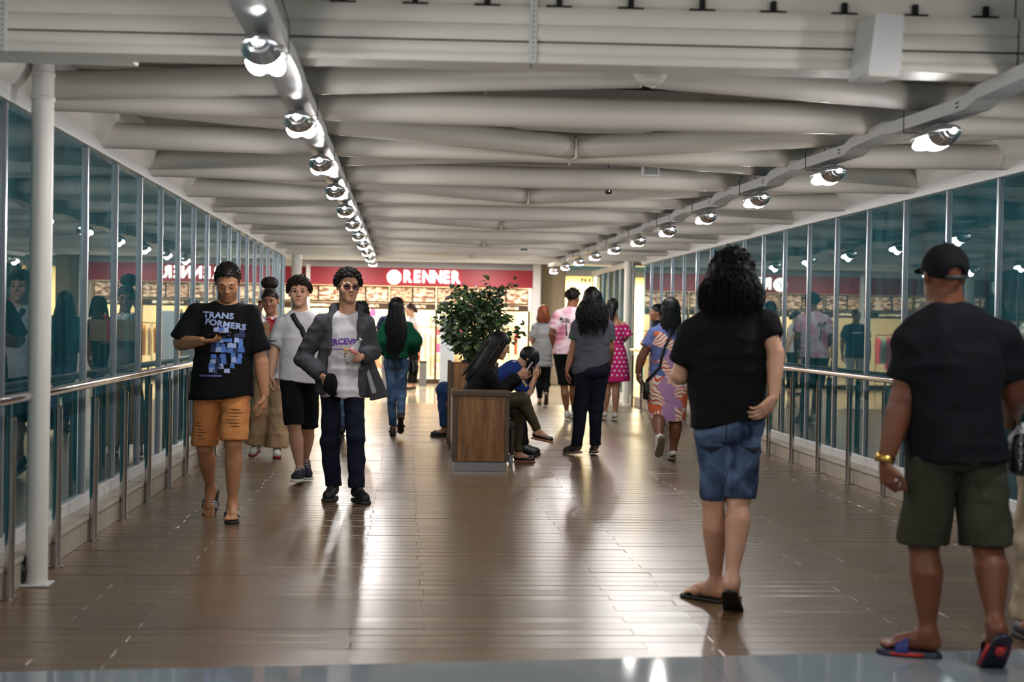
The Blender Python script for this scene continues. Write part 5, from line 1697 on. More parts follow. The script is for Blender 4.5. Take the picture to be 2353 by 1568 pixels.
 'small': ((3.651, 20.000), {'n': (-0.047, 0.000, 1.438), 'hd': (-0.074, 0.000, 1.555), 'sl': (-0.091, -0.150, 1.364), 'sr': (-0.006, 0.150, 1.364), 'el': (-0.046, -0.200, 1.120), 'wl': (-0.079, -0.200, 0.905), 'er': (0.040, 0.200, 1.115), 'wr': (0.006, 0.200, 0.896), 'hl': (-0.019, -0.070, 0.869), 'hr': (0.019, 0.070, 0.869), 'kl': (0.014, -0.070, 0.514), 'kr': (0.071, 0.070, 0.509), 'al': (0.058, -0.070, 0.156), 'ar': (0.116, 0.070, 0.148), 'x_hl': (-0.117, 0.000, 0.856), 'x_hr': (0.102, 0.000, 0.859)}),
 'curly': ((1.588, 6.850), {'n': (-0.011, 0.000, 1.450), 'hd': (0.001, 0.000, 1.595), 'sl': (-0.184, 0.000, 1.362), 'sr': (0.162, 0.000, 1.423), 'el': (-0.238, 0.050, 1.109), 'wl': (-0.086, 0.300, 1.119), 'er': (0.213, -0.070, 1.234), 'wr': (0.186, -0.140, 1.013), 'hl': (-0.077, 0.000, 0.889), 'hr': (0.078, 0.000, 0.889), 'kl': (-0.068, 0.000, 0.508), 'kr': (0.047, -0.060, 0.521), 'al': (-0.033, 0.050, 0.176), 'ar': (-0.026, -0.250, 0.225), 'x_hl': (-0.183, 0.000, 0.861), 'x_hr': (0.181, 0.000, 0.912), 'x_hand': (0.087, -0.170, 0.922)}),
 'cap': ((2.276, 5.700), {'n': (-0.054, 0.000, 1.459), 'hd': (-0.068, 0.000, 1.582), 'sl': (-0.196, 0.000, 1.333), 'sr': (0.186, 0.000, 1.370), 'el': (-0.226, 0.000, 1.077), 'wl': (-0.304, -0.020, 0.815), 'er': (0.264, 0.050, 1.099), 'wr': (0.362, 0.300, 0.955), 'hl': (-0.097, 0.000, 0.882), 'hr': (0.097, 0.000, 0.882), 'kl': (-0.110, 0.050, 0.466), 'kr': (0.123, -0.050, 0.472), 'al': (-0.093, 0.020, 0.114), 'ar': (0.098, -0.200, 0.196), 'x_hl': (-0.206, 0.000, 0.817), 'x_hr': (0.203, 0.000, 0.829)}),
 'edge': ((2.861, 6.000), {'n': (-0.012, 0.000, 1.470), 'hd': (-0.007, 0.000, 1.584), 'sl': (-0.120, 0.000, 1.379), 'sr': (0.106, 0.000, 1.383), 'el': (-0.205, -0.040, 1.099), 'wl': (-0.180, 0.160, 1.164), 'er': (0.162, 0.000, 1.093), 'wr': (0.176, 0.000, 0.893), 'hl': (-0.067, 0.000, 0.883), 'hr': (0.067, 0.000, 0.883), 'kl': (-0.089, 0.000, 0.434), 'kr': (0.074, 0.000, 0.435), 'al': (-0.095, 0.000, 0.101), 'ar': (0.082, 0.000, 0.102), 'x_hl': (-0.129, 0.000, 0.909), 'x_hr': (0.126, 0.000, 0.912), 'x_bag': (-0.205, -0.120, 0.843), 'x_cloth': (-0.255, -0.130, 0.945)}),
 'mallman': ((-.22, 26.0), {'n': (0, 0, 1.47), 'hd': (0, -0.02, 1.625), 'sl': (-0.17, 0, 1.44), 'sr': (0.17, 0, 1.44), 'el': (-0.25, 0, 1.16), 'wl': (-0.26, -0.05, 0.9), 'er': (0.25, 0, 1.16), 'wr': (0.26, -0.05, 0.9), 'hl': (-0.09, 0, 0.92), 'hr': (0.09, 0, 0.92), 'kl': (-0.1, 0, 0.5), 'kr': (0.1, -0.03, 0.5), 'al': (-0.1, 0.03, 0.09), 'ar': (0.1, -0.05, 0.09), 'x_hl': (-0.19, 0, 0.84), 'x_hr': (0.19, 0, 0.84)}),
}
def P_(key, yaw, label, skin, sex='m', b=1.0, head=None):
    org, J = JD[key]
    p = Person(org, J, yaw, label, skin, sex, b, head)
    p.org = org
    return p
def world(p, q): return V3((p.org[0], p.org[1], 0)) + V3(q)

TAN = ('tan', (.70, .50, .37)); FAIR = ('fair', (.78, .60, .50)); OLIVE = ('olive', (.74, .56, .45))
BROWN = ('brown', (.55, .37, .27)); DEEP = ('deep', (.44, .28, .20)); LBROWN = ('light_brown', (.58, .40, .30))
C_BLACK = cloth('black', (.04, .04, .046), var=.25); C_NAVYBLK = cloth('navy_black', (.05, .055, .08), var=.2)
C_WHITE = cloth('white', (.80, .79, .81), var=.05); C_GREYTEE = cloth('grey_tee', (.30, .30, .34)); C_PALE = cloth('pale_grey', (.62, .62, .63), var=.08)
C_ORANGE = cloth('orange', (.80, .53, .32)); C_OLIVE = cloth('olive_shorts', (.22, .22, .17)); C_BEIGE = cloth('beige', (.72, .60, .47), var=.08)
C_HOOD = cloth('charcoal', (.26, .26, .28), var=.25, vscale=60); C_NAVY = cloth('navy_jeans', (.09, .105, .17)); C_GREEN = cloth('green', (.03, .30, .20))
C_OLIVEPANT = cloth('olive_pants', (.26, .235, .17), rough=.6); C_PINKDRESS = cloth('fuchsia', (.74, .13, .42)); C_BLUE = cloth('royal_blue', (.10, .18, .42))
M_SOLEWHITE = mat('sole_white', (.80, .78, .74), .6, var=.06); M_SOLEBLACK = mat('sole_black', (.05, .05, .055), .6, var=.2)
M_SHOEBLACK = mat('shoe_black', (.06, .06, .065), .5, var=.3, vscale=40, bump=.3, bscale=120); M_SHOEWHITE = mat('shoe_white', (.82, .81, .80), .55, var=.06)
M_PHONE = mat('phone_body', (.07, .08, .12), .25); M_PHONECASE = mat('phone_case_white', (.80, .79, .80), .35)

def phone(p, c, yaw, tilt, m, label, roll=0):
    o = empty('phone', tuple(world(p, c)), label, 'phone')
    R_ = Matrix.Rotation(math.radians(yaw), 4, 'Z') @ Matrix.Rotation(math.radians(tilt), 4, 'X') @ Matrix.Rotation(math.radians(roll), 4, 'Y')
    MB().bevbox(-.037, .037, -.0045, .0045, -.076, .076, .0035, M=R_).build('phone_body', m, o)
    MB().box(-.033, .033, -.0051, -.0046, -.07, .07, M=R_).build('phone_screen', mat('phone_screen', (.10, .12, .16), .1), o)
    MB().bevbox(-.03, -.012, .0046, .0066, .045, .068, .002, M=R_).build('phone_camera', M_BLACK, o)
    return o

# ---- 1 man in the black printed tee and orange shorts
p = P_('man1', 0, 'man in black printed t-shirt and orange shorts looking down at his phone', TAN, head=(4, 27, .235))
p.set_hair('darkbrown', (.09, .065, .05))
p.foot('l', -8, 52); p.foot('r', 6, 4)
p.build_body(hands={'l': dict(d=(.95, -.3, .05), n=(0, .1, 1), t=-1, c=.38), 'r': dict(d=(-.05, -.1, -1), n=(-.9, .3, 0), t=-1, c=.32)}, beard=.35, bare_feet='lr', lids=True, arms=1.08)
J = p.J
p.top('tshirt', C_BLACK, J['x_hl'], J['x_hr'], sleeve=(.92, .80), arm_r=(.076, .09), depth=.13, wr=.006, seed=2)
p.bottom('shorts', C_ORANGE, hem=(.96, .94), r_hip=.105, r_hem=(.088, .092), waist=.05, wr=.006)
p.shoe('l', 'slide', M_BLACK, M_SOLEBLACK, M_SOLEWHITE); p.shoe('r', 'slide', M_BLACK, M_SOLEBLACK, M_SOLEWHITE)
P, Q = surface(p.cap_prims(.005, .085, -.045), vox=.0055, noise=[(.0012, (160, 160, 160), 3)])
P2, Q2 = p.curls(800, .006, 2, lambda h: (h[2] > .07 and h[1] < .085) or (h[1] < .03 and h[2] > .0), .004, .0016)
p.hair_mesh([(P, Q, 0), (P2, Q2, 0)], rough=.9, light=(.12, .09, .07))
g = p.gar['tshirt']; FV = (0, -1, 0)
M_PRINT = mat('pale_blue_print', (.62, .68, .86), .7, var=.15, vscale=40); M_PRINT2 = mat('blue_print', (.30, .45, .75), .7, var=.35, vscale=22); M_PRINT3 = mat('dark_blue_print', (.12, .17, .33), .7, var=.3, vscale=30)
def wide(me, k):
    for v in me.vertices: v.co.x *= k
    return me
p.decal('shirt_lettering', wide(text_mesh('TRANS', .054, bold=.0022, spacing=1.08), 1.15), M_PRINT, V3(J['x_txt1']) + V3((0, 0, .004)), FV, g, upv=(.05, 0, 1))
p.decal('shirt_lettering', wide(text_mesh('FORMERS', .054, bold=.0022, spacing=1.08), 1.12), M_PRINT, V3(J['x_txt2']) + V3((0, 0, -.004)), FV, g, upv=(.14, 0, 1))
# plain field of blue colour blocks below the lettering
rg = random.Random(5)
def blob(cx, cy, w, h, n=10, j=.12):
    return [(cx + math.copysign(abs(math.cos(t)) ** .6, math.cos(t)) * w * (1 + rg.uniform(-j, j)), cy + math.copysign(abs(math.sin(t)) ** .6, math.sin(t)) * h * (1 + rg.uniform(-j, j))) for t in [2 * math.pi * k / n for k in range(n)]]
tiles = {0: [], 1: [], 2: []}
for iy in range(9):
    for ix in range(6):
        if rg.random() < .14: continue
        x0 = -.105 + .035 * ix + rg.uniform(-.006, .006) + .003 * iy; y0 = -.165 + .034 * iy + rg.uniform(-.006, .006)
        w_, h_ = rg.uniform(.026, .044), rg.uniform(.024, .042)
        tiles[rg.choice((0, 1, 1, 2))].append([(x0, y0), (x0 + w_, y0 + rg.uniform(-.005, .005)), (x0 + w_ * .9, y0 + h_), (x0 + .002, y0 + h_ * rg.uniform(.8, 1))])
for k_, mm in ((0, M_PRINT), (1, M_PRINT2), (2, M_PRINT3)):
    for tl in tiles[k_]:
        p.decal('shirt_print', [tl], mm, J['x_art'], FV, g)
p.decal('shirt_print', [[(-.075, -.006), (.075, -.006), (.075, .006), (-.075, .006)]], mat('violet_print', (.40, .38, .62), .7, var=.3, vscale=60), J['x_cap'], FV, g)
gs = p.gar['shorts']
M_RIP = mat('frayed_denim', (.42, .24, .12), .9)
for key, w in (('x_rip1', .075), ('x_rip2', .05)):
    polys = []
    for k in range(6):
        yy = .055 - .022 * k; ww = w * rg.uniform(.5, .95); x0 = rg.uniform(-.015, .015)
        polys.append([(x0 - ww, yy), (x0 - ww * .3, yy + .004), (x0 + ww * .5, yy + .001), (x0 + ww, yy + .005), (x0 + ww * .4, yy - .004), (x0 - ww * .4, yy - .003)])
    p.decal('frayed_slits', polys, M_RIP, J[key], FV, gs, off=.002)
phone(p, V3(J['wl']) + V3((.12, -.035, .035)), 0, 62, M_PHONE, 'dark phone held by the man in orange shorts', roll=80)

# ---- 2 woman with a high bun carrying a box
p = P_('bun', 0, 'woman with a high curly bun in white top and wide beige trousers', LBROWN, 'f', head=(-6, 6, .24))
p.set_hair('bunbrown', (.12, .075, .055))
p.foot('l', -14, 10); p.foot('r', 4, 0)
J = p.J
p.build_body(hands={'l': dict(d=(0, 0, 1), n=(1, -.2, 0), t=1, c=.5), 'r': dict(d=(-.9, -.2, 0), n=(0, 0, 1), t=1, c=.5)}, legs=.7, arms=.85)
p.top('white_jacket', C_WHITE, J['x_hl'], J['x_hr'], sleeve=(1.9, 1.9), arm_r=(.06, .052), depth=.12, bust=.02, wr=.006, seed=6)
p.bottom('wide_trousers', C_BEIGE, hem=(1.98, 1.98), r_hip=.1, r_knee=.105, r_hem=(.115, .12), waist=.12, wr=.009)
for q in 'lr':
    p.shoe(q, 'sneaker', M_SHOEWHITE, mat('sole_red', (.55, .1, .12), .6))
P, Q = surface(p.cap_prims(.004, .05, -.04) + [Cone(J['x_bun'] - UP * .03, J['x_bun'], .05, .062, k=.02)], vox=.006)
c = p.C; bun = J['x_bun']
rgc = random.Random(4); paths = []
for k in range(330):
    v = unit(V3((rgc.gauss(0, 1), rgc.gauss(0, 1), rgc.gauss(0, 1)))); q = bun + v * np.array([.082, .07, .062]); u = unit(np.cross(v, (.3, .2, .9))); w = np.cross(u, v)
    t = np.linspace(0, 8, 11); r = .0095 * rgc.uniform(.7, 1.3)
    paths.append((q + r * (np.cos(t)[:, None] * u + np.sin(t)[:, None] * w), .0036))
P2, Q2 = tubes_np(paths)
p.hair_mesh([(P, Q, 0), (P2, Q2, 0)], light=(.30, .17, .11), rough=.55)
ring = [p.H(math.sin(a) * .081, .0 + math.cos(a) * .02 + .03, .05 + math.cos(a) * .072) for a in np.linspace(-2.0, 2.0, 20)]
P, Q = tubes_np([(np.array(ring), .006)], 8); link('hairband', np_mesh('hairband', [(P, Q, 0)], mat('hairband_grey', (.30, .31, .34), .5)), p.root)
bxw = world(p, J['x_box'])
bxo = empty('cardboard_box', tuple(bxw - V3((0, 0, .11))), 'open tan gift box carried by the woman with the bun', 'box')
M_CARD = mat('kraft_card', (.62, .49, .36), .8, var=.08)
mb = MB(); mb.box(-.22, .22, -.12, -.114, 0, .2); mb.box(-.22, .22, .114, .12, 0, .2); mb.box(-.22, -.214, -.12, .12, 0, .2); mb.box(.214, .22, -.12, .12, 0, .2); mb.box(-.22, .22, -.12, .12, 0, .006)
mb.build('box_walls', M_CARD, bxo); 
mb = MB(); mb.box(-.226, .226, -.126, -.12, .15, .212); mb.box(-.226, -.22, -.126, .126, .15, .212); mb.box(.22, .226, -.126, .126, .15, .212); mb.box(-.226, .226, .12, .126, .15, .212); mb.build('lid_rim', M_CARD, bxo)
rb = empty('gift_ribbon', tuple(bxw + V3((.03, -.13, .09))), 'red ribbon on the tan gift box', 'ribbon')
MB().box(-.02, .02, -.004, .004, -.2, .02).build('ribbon_band', mat('ribbon_red', (.72, .06, .12), .4), rb)
mb = MB()
for sx in (-1, 1):
    mb.tube([(0, 0, .02), (sx * .03, -.01, .05), (sx * .055, 0, .04), (sx * .04, .0, .02), (0, 0, .02)], [.008, .014, .012, .01, .008], 8)
mb.build('bow', MATS['ribbon_red'], rb, True)
tb = empty('plush_toy', tuple(bxw + V3((-.12, 0, .06))), 'white plush toy sitting in the gift box', 'plush toy')
P, Q = surface([Cone((0, 0, -.08), (0, 0, -.03), .06, k=.03), Cone((0, 0, .05), (0, 0, .05), .055, k=.03), Cone((-.045, 0, .095), (-.045, 0, .095), .02, k=.01), Cone((.045, 0, .095), (.045, 0, .095), .02, k=.01), Cone((0, -.045, .035), (0, -.05, .035), .022, k=.015)], vox=.008, noise=[(.003, (60, 60, 60), 2)])
link('plush_body', np_mesh('plush_body', [(P, Q, 0)], cloth('plush', (.86, .85, .83))), tb)
MB().sphere((-.018, -.052, .06), .006, 8).sphere((.018, -.052, .06), .006, 8).sphere((0, -.072, .04), .007, 8).build('button_face', M_BLACK, tb, True)
phone(p, J['x_phone'], 80, 8, mat('phone_red', (.6, .08, .1), .3), 'red phone held to the ear of the woman with the bun')

# ---- 3 young man in white tee and black shorts
p = P_('tee', 0, 'young man in pale t-shirt with a black chest strap and black shorts', FAIR, head=(3, -2, .235))
p.set_hair('curlbrown', (.13, .095, .07))
p.foot('l', -8, -6); p.foot('r', 14, 14)
J = p.J
p.build_body(hands={'l': dict(n=(.9, .3, 0), t=1, c=.4)})
p.top('tshirt', C_WHITE, J['x_hl'], J['x_hr'], sleeve=(.84, .84), arm_r=(.066, .068), depth=.122, wr=.006, seed=9)
p.bottom('shorts', C_BLACK, hem=(.98, 1.0), r_hip=.098, r_hem=(.084, .086), waist=.05, wr=.005)
MC = mat('canvas_navy', (.10, .10, .17), .8, var=.1)
for q in 'lr':
    p.shoe(q, 'canvas', MC, M_SOLEWHITE, M_SOLEWHITE)
P, Q = surface(p.cap_prims(.016, .085, -.03), vox=.0065, noise=[(.004, (60, 60, 60), 3)])
P2, Q2 = p.curls(420, .022, 3, lambda h: h[2] > .065 or (h[1] < .02 and h[2] > .0), .0125, .0038)
p.hair_mesh([(P, Q, 0), (P2, Q2, 0)], light=(.34, .26, .19), rough=.55)
g = p.gar['tshirt']
pts = [lerp(J['x_st1'], J['x_st2'], t) + V3((0, -.2, 0)) for t in np.linspace(0, 1, 8)] + [lerp(J['x_st2'], J['x_st3'], t) + V3((0, -.2, 0)) for t in np.linspace(.1, 1, 8)]
path = band_path(*g, pts, None, .005)
ribbon('chest_strap', path, .042, .004, (0, -1, 0), mat('strap_black', (.04, .04, .045), .6), p.root)
p.decal('shirt_lettering', text_mesh('E', .05, bold=.0005), M_BLACK, J['x_E'], FV, g)
p.decal('sleeve_lettering', text_mesh('ARMANI', .022, bold=.0006), M_BLACK, J['x_slv'], (-.4, -1, 0), g)

# ---- 4 smiling man with glasses and open grey hoodie
p = P_('glasses', 4, 'smiling curly-haired man with glasses in an open charcoal hoodie', OLIVE, head=(16, 3, .235))
p.set_hair('curlblack', (.085, .07, .065))
p.foot('l', -12, 0); p.foot('r', 24, 0)
J = p.J
p.build_body(hands={'l': dict(d=(.55, -.5, -.65), n=(.7, .6, .1), t=-1, c=.75), 'r': dict(d=(-.8, -.5, .1), n=(0, .9, -.2), t=-1, c=.75)}, legs=.7, arms=.85, trunk=.74, smile=.006)
p.top('tshirt', C_WHITE, J['x_hl'], J['x_hr'], sleeve=(.3, .3), arm_r=(.055, .055), depth=.112, chest=.78, waist=.165, wr=.008, seed=12, wfreq=(13, 13, 3), neckdrop=.012)
f = p.fw; sd = np.cross(UP, f)
cc_ = (p.sm + p.hm) / 2
open_ = [Box(cc_ + f * .17 + sd * .012, (.098, .135, .5), np.stack([sd, f, UP], 1), .03, .02), Box(cc_ + f * .2 + sd * .0 - UP * .33, (.12, .14, .3), np.stack([sd, f, UP], 1), .03, .02)]
hood = []
for q in ('sl', 'sr'):
    hood += [Cone(J['n'] - f * .075 + UP * .05, lerp(J['n'], J[q], .48) + UP * .055 - f * .01, .05, .042, k=.02), Cone(lerp(J['n'], J[q], .48) + UP * .055 - f * .01, lerp(J['n'], J[q], .5) + f * .085 - UP * .045, .042, .03, k=.02)]
hood.append(Cone(J['n'] - f * .1 - UP * .08, J['n'] - f * .09 + UP * .03, .08, .055, k=.03))
p.top('hoodie', C_HOOD, J['x_jl'], J['x_jr'], sleeve=(1.9, 1.86), arm_r=(.07, .062), depth=.142, chest=1.02, waist=.21, wr=.008, seed=15, front_open=open_, hood=hood, wfreq=(11, 11, 8))
# flying right front of the hoodie
flap = [Loft(J['x_jr'] + V3((-.02, -.05, .32)), J['x_jr'] + V3((.075, -.09, -.01)), [(0, .03, .012), (.5, .055, .012), (1, .075, .012)], (.15, -1, 0), k=.0, cap=.008)]
P, Q = surface(flap, vox=.006, noise=[(.006, (14, 14, 8), 3)]); link('hoodie_flap', np_mesh('hoodie_flap', [(P, Q, 0)], C_HOOD), p.root)
flap = [Loft(J['x_jr'] + V3((-.05, -.062, .3)), J['x_jr'] + V3((.035, -.102, .03)), [(0, .012, .006), (1, .02, .006)], (.15, -1, 0), k=.0, cap=.004)]
P, Q = surface(flap, vox=.004); link('hoodie_lining', np_mesh('hoodie_lining', [(P, Q, 0)], C_PALE), p.root)
p.bottom('jeans', C_NAVY, hem=(1.98, 1.98), r_hip=.09, r_knee=.07, r_hem=(.062, .066), waist=.08, wr=.008)
for q in 'lr':
    p.shoe(q, 'sneaker', M_SHOEBLACK, mat('sole_dark', (.12, .12, .11), .6, var=.3), mat('lace_black', (.1, .1, .1), .7))
P, Q = surface(p.cap_prims(.016, .088, -.035), vox=.0065, noise=[(.003, (70, 70, 70), 3)])
P2, Q2 = p.curls(620, .024, 5, lambda h: h[2] > .08 or (h[1] < .03 and h[2] > .0) or (h[1] < -.03 and h[2] > -.045), .0082, .0034)
p.hair_mesh([(P, Q, 0), (P2, Q2, 0)], light=(.22, .18, .16), rough=.6)
# eyeglasses
gl_ = MB()
for x in (-1, 1):
    pts = [p.H(x * .033 + math.copysign(abs(math.cos(t)) ** .55, math.cos(t)) * .0255, .1065, .0 + math.copysign(abs(math.sin(t)) ** .6, math.sin(t)) * .0165) for t in [2 * math.pi * k / 20 for k in range(20)]]
    gl_.tube(pts, .0024, 6, closed=True)
    gl_.tube([p.H(x * .058, .105, .008), p.H(x * .078, .085, .008), p.H(x * .083, .0, .006)], .0024, 6)
gl_.tube([p.H(-.008, .108, .004), p.H(.008, .108, .004)], .0024, 6)
go = gl_.build('eyeglasses', mat('frame_black', (.03, .03, .04), .25), p.root, True)
for x in (-1, 1):
    ml = MB(); ml.add([p.H(x * .033 + math.cos(t) * .024, .1062, math.sin(t) * .0155) for t in [2 * math.pi * k / 16 for k in range(16)]], [tuple(range(16))])
    ml.build('lens', glass_mat('tinted_lens', (.62, .52, .66), 1.45), go)
# smiling teeth
P, Q = surface([Cone(p.H(0, .0925, -.0622), p.H(x, .0885, -.0585), .0026, .0018, k=.002) for x in (-.014, .014)], vox=.0022)
link('teeth', np_mesh('teeth', [(P, Q, 0)], mat('teeth', (.86, .83, .78), .3)), p.root)
g = p.gar['tshirt']; M_PURP = mat('purple_print', (.42, .25, .62), .8)
p.decal('shirt_lettering', wide(text_mesh('ERCEVE', .062, bold=.003, spacing=1.0), 1.0), M_PURP, J['x_txt'], FV, g, arc=1.2, upv=(-.05, 0, 1))
p.decal('shirt_print', [[(-.1, -.003), (.08, -.003), (.08, .003), (-.1, .003)]], M_PURP, J['x_line'], FV, g)
p.decal('shirt_print', [[(-.02, -.012), (.03, -.012), (.034, .0), (.02, .012), (.006, .004), (-.008, .014), (-.024, .01)]], mat('yellow_print', (.85, .72, .25), .8), V3(J['x_line']) + V3((.09, 0, -.002)), FV, g)
# water bottle in his right-hand side hand
b1, b2 = world(p, J['x_bot1']), world(p, J['x_bot2'])
d = unit(b1 - b2); q = Vector(d).to_track_quat('Z', 'Y').to_matrix().to_4x4()
bo = empty('plastic_bottle', tuple(b2), 'clear crumpled plastic bottle in the smiling man\'s hand', 'bottle')
Lb = .2
prof = [(.004, 0), (.026, .002), (.031, .01), (.029, .03), (.032, .045), (.028, .06), (.032, .075), (.029, .095), (.032, .115), (.028, .13), (.02, .155), (.012, .172), (.0115, .19)]
MB().lathe(prof, 16, M=q).build('bottle_body', glass_mat('pet_plastic', (.95, .96, .98), 1.25, 0., .5, (.75, .77, .8)), bo, True)
MB().lathe([(.0135, .186), (.0135, .202), (.012, .203)], 14, M=q).build('bottle_cap', M_SOLEWHITE, bo, True)
MB().lathe([(.0325, .078), (.0325, .112)], 16, M=q).build('bottle_label', mat('bottle_label', (.85, .55, .58), .4, var=.3, vscale=50), bo, True)
po = empty('black_pouch', tuple(world(p, J['x_pouch'])), 'black folded cap held low by the smiling man', 'cap')
P, Q = surface([Loft((0, -.005, -.075), (0, .01, .06), [(0, .05, .028), (.5, .055, .032), (1, .035, .02)], (.5, -1, 0), k=.01, cap=.02), Loft((-.02, 0, -.1), (.02, 0, -.06), [(0, .05, .008), (1, .05, .014)], (.5, -1, 0), k=.015)], vox=.007, noise=[(.004, (30, 30, 30), 3)])
link('cap_crown', np_mesh('cap_crown', [(P, Q, 0)], C_BLACK), po)

# ---- 5 person hidden behind the smiling man
p = P_('behind', 180, 'dark-haired person in jeans half hidden behind the smiling man', BROWN, head=(170, 0, .23))
p.set_hair('black', (.035, .03, .03))
p.foot('l', 190, 0); p.foot('r', 175, 0)
J = p.J
p.build_body(face=False, hands={'l': dict(n=(.9, .3, 0), t=1), 'r': dict(n=(-.9, .3, 0), t=1)}, vox=.012, legs=.7)
p.top('dark_top', C_BLACK, J['x_hl'], J['x_hr'], sleeve=(.8, .8), vox=.012)
p.bottom('jeans', denim('mid', (.18, .28, .42), (.36, .46, .58)), hem=(1.95, 1.95), r_knee=.075, r_hem=(.07, .07), vox=.012)
for q in 'lr': p.shoe(q, 'sneaker', M_SHOEBLACK, M_SOLEBLACK)
P, Q = surface(p.cap_prims(.012, .06, -.07), vox=.008); P2, Q2 = p.strands(50, .16, .03, r=.008, seed=3, az=(40, 320))
p.hair_mesh([(P, Q, 0), (P2, Q2, 0)])

# ---- man in the mall facing the bridge, seen in the right-hand glass
p = P_('mallman', 4, 'man in a navy t-shirt standing in the mall, mirrored in the right glass', DEEP, head=(4, 2, .235))
p.set_hair('black', (.03, .028, .028))
p.foot('l', -6, 0); p.foot('r', 8, 0)
J = p.J
p.build_body(hands={'l': dict(n=(.9, .3, 0), t=1), 'r': dict(n=(-.9, .3, 0), t=-1)}, vox=.012)
p.top('navy_tshirt', cloth('teal_navy', (.10, .16, .26)), J['x_hl'], J['x_hr'], sleeve=(.8, .8), vox=.011)
p.bottom('grey_trousers', C_PALE, hem=(1.95, 1.95), r_knee=.075, r_hem=(.065, .065), vox=.012)
for q in 'lr': p.shoe(q, 'sneaker', M_SHOEWHITE, M_SOLEWHITE)
P, Q = surface(p.cap_prims(.006, .06, -.045), vox=.007); p.hair_mesh([(P, Q, 0)], rough=.8)
p.decal('shirt_print', [[(-.09, -.012), (.09, -.012), (.09, .012), (-.09, .012)]], C_WHITE, V3((J['n'][0], 0, J['n'][2] - .16)), FV, p.gar['navy_tshirt'])

# ---- 6 woman with waist-long braids in green
p = P_('green', 180, 'woman with waist-long black braids, green puffed sleeves and blue jeans', DEEP, 'f', head=(180, 2, .23))
p.set_hair('braid', (.03, .028, .028))
p.foot('l', 182, 0, sole=.035); p.foot('r', 180, 62, lift=True, sole=.03)
J = p.J
p.build_body(face=False, hands={'l': dict(d=(.7, .7, 0), n=(0, 0, -1), t=1), 'r': dict(d=(-.7, .7, 0), n=(0, 0, -1), t=-1)}, legs=.7, arms=.8)
p.top('green_blouse', C_GREEN, J['x_hl'], J['x_hr'], sleeve=(1.8, 1.8), arm_r=(.06, .06), puff=.085, depth=.12, wr=.007, seed=20)
p.bottom('jeans', denim('mid', (.18, .28, .42), (.36, .46, .58)), hem=(1.95, 1.95), r_hip=.086, r_knee=.057, r_hem=(.046, .048), waist=.14, depth=.13, low=.05)
for q in 'lr': p.shoe(q, 'heel', M_SHOEBLACK, M_SOLEBLACK)
P, Q = surface(p.cap_prims(.014, .06, -.1) + [Loft(p.H(0, -.055, .05), p.H(0, -.06, -.5), [(0, .07, .05), (.25, .11, .05), (.5, .14, .045), (1, .12, .03)], -p.hf, k=.03)], vox=.009)
P2, Q2 = p.strands(150, .74, .035, r=.0068, wave=.0016, wl=.02, az=(50, 310), flare=.02, jitter=.28, seed=8)
p.hair_mesh([(P, Q, 0), (P2, Q2, 0)], rough=.45)
bo = empty('handbag', tuple(world(p, J['x_bag']) - V3((0, 0, .12))), 'small black handbag hanging at the side of the woman in green', 'bag')
P, Q = surface([Loft((0, 0, 0), (0, 0, .2), [(0, .05, .045), (.3, .055, .05), (1, .035, .035)], (1, 0, 0), k=.01, cap=.02)], vox=.008, noise=[(.003, (25, 25, 25), 2)])
link('bag_body', np_mesh('bag_body', [(P, Q, 0)], mat('black_leather', (.04, .04, .042), .35, var=.3, vscale=30, bump=.3, bscale=60)), bo)
MB().tube([(-.02, 0, .19), (-.035, 0, .3), (0, 0, .36), (.035, 0, .3), (.02, 0, .19)], .006, 6).build('bag_handle', M_SHOEBLACK, bo, True)

# ---- 7 far woman in white
p = P_('far', -80, 'distant woman in a white sleeveless top and black trousers in the mall', FAIR, 'f', head=(-75, 8, .24))
p.set_hair('plum', (.16, .08, .08))
p.foot('l', -90, 0); p.foot('r', -90, 0)
J = p.J
p.build_body(hands={'l': dict(n=(0, 1, 0), t=1), 'r': dict(n=(0, -1, 0), t=1)}, vox=.012, legs=.7)
p.top('white_top', C_WHITE, J['x_hl'], J['x_hr'], sleeve=(0, 0), depth=.11, hemd=.12, hw=.15, vox=.012)
p.bottom('black_trousers', C_BLACK, hem=(1.9, 1.9), r_knee=.07, r_hem=(.06, .06), vox=.012)
for q in 'lr': p.shoe(q, 'flat', M_SHOEBLACK, M_SOLEBLACK)
P, Q = surface(p.cap_prims(.014, .07, -.05) + [Cone(p.H(0, -.1, -.02), p.H(0, -.11, -.03), .045, k=.03)], vox=.008, noise=[(.003, (50, 50, 50), 2)])
p.hair_mesh([(P, Q, 0)])

# ---- 8 seated woman in black with phone
p = P_('sit1', 90, 'seated woman with long black hair, black sweater and crossed legs using a phone', OLIVE, 'f', head=(90, 22, .235))
p.set_hair('black', (.035, .03, .03))
p.foot('l', 92, 12, lift=True); p.foot('r', 90, 0)
J = p.J
p.build_body(hands={'l': dict(d=(.75, .1, .65), n=(-.2, .9, 0), t=-1, c=.6), 'r': dict(d=(.75, 0, .6), n=(0, -.9, .2), t=1, c=.6)}, legs=.7, arms=.85, trunk=.8, lids=True)
p.top('black_sweater', C_BLACK, J['x_hl'], J['x_hr'], sleeve=(1.95, 1.95), arm_r=(.062, .055), depth=.13, hemd=.15, hw=.18, wr=.006, seed=23)
p.bottom('olive_leggings', C_OLIVEPANT, hem=(1.97, 1.97), r_hip=.1, r_knee=.066, r_hem=(.042, .042), waist=.12, low=.06, cut=False)
M_TANS = mat('tan_sole', (.55, .36, .22), .6)
for q in 'lr': p.shoe(q, 'flat', mat('patent_black', (.04, .04, .045), .2), M_TANS)
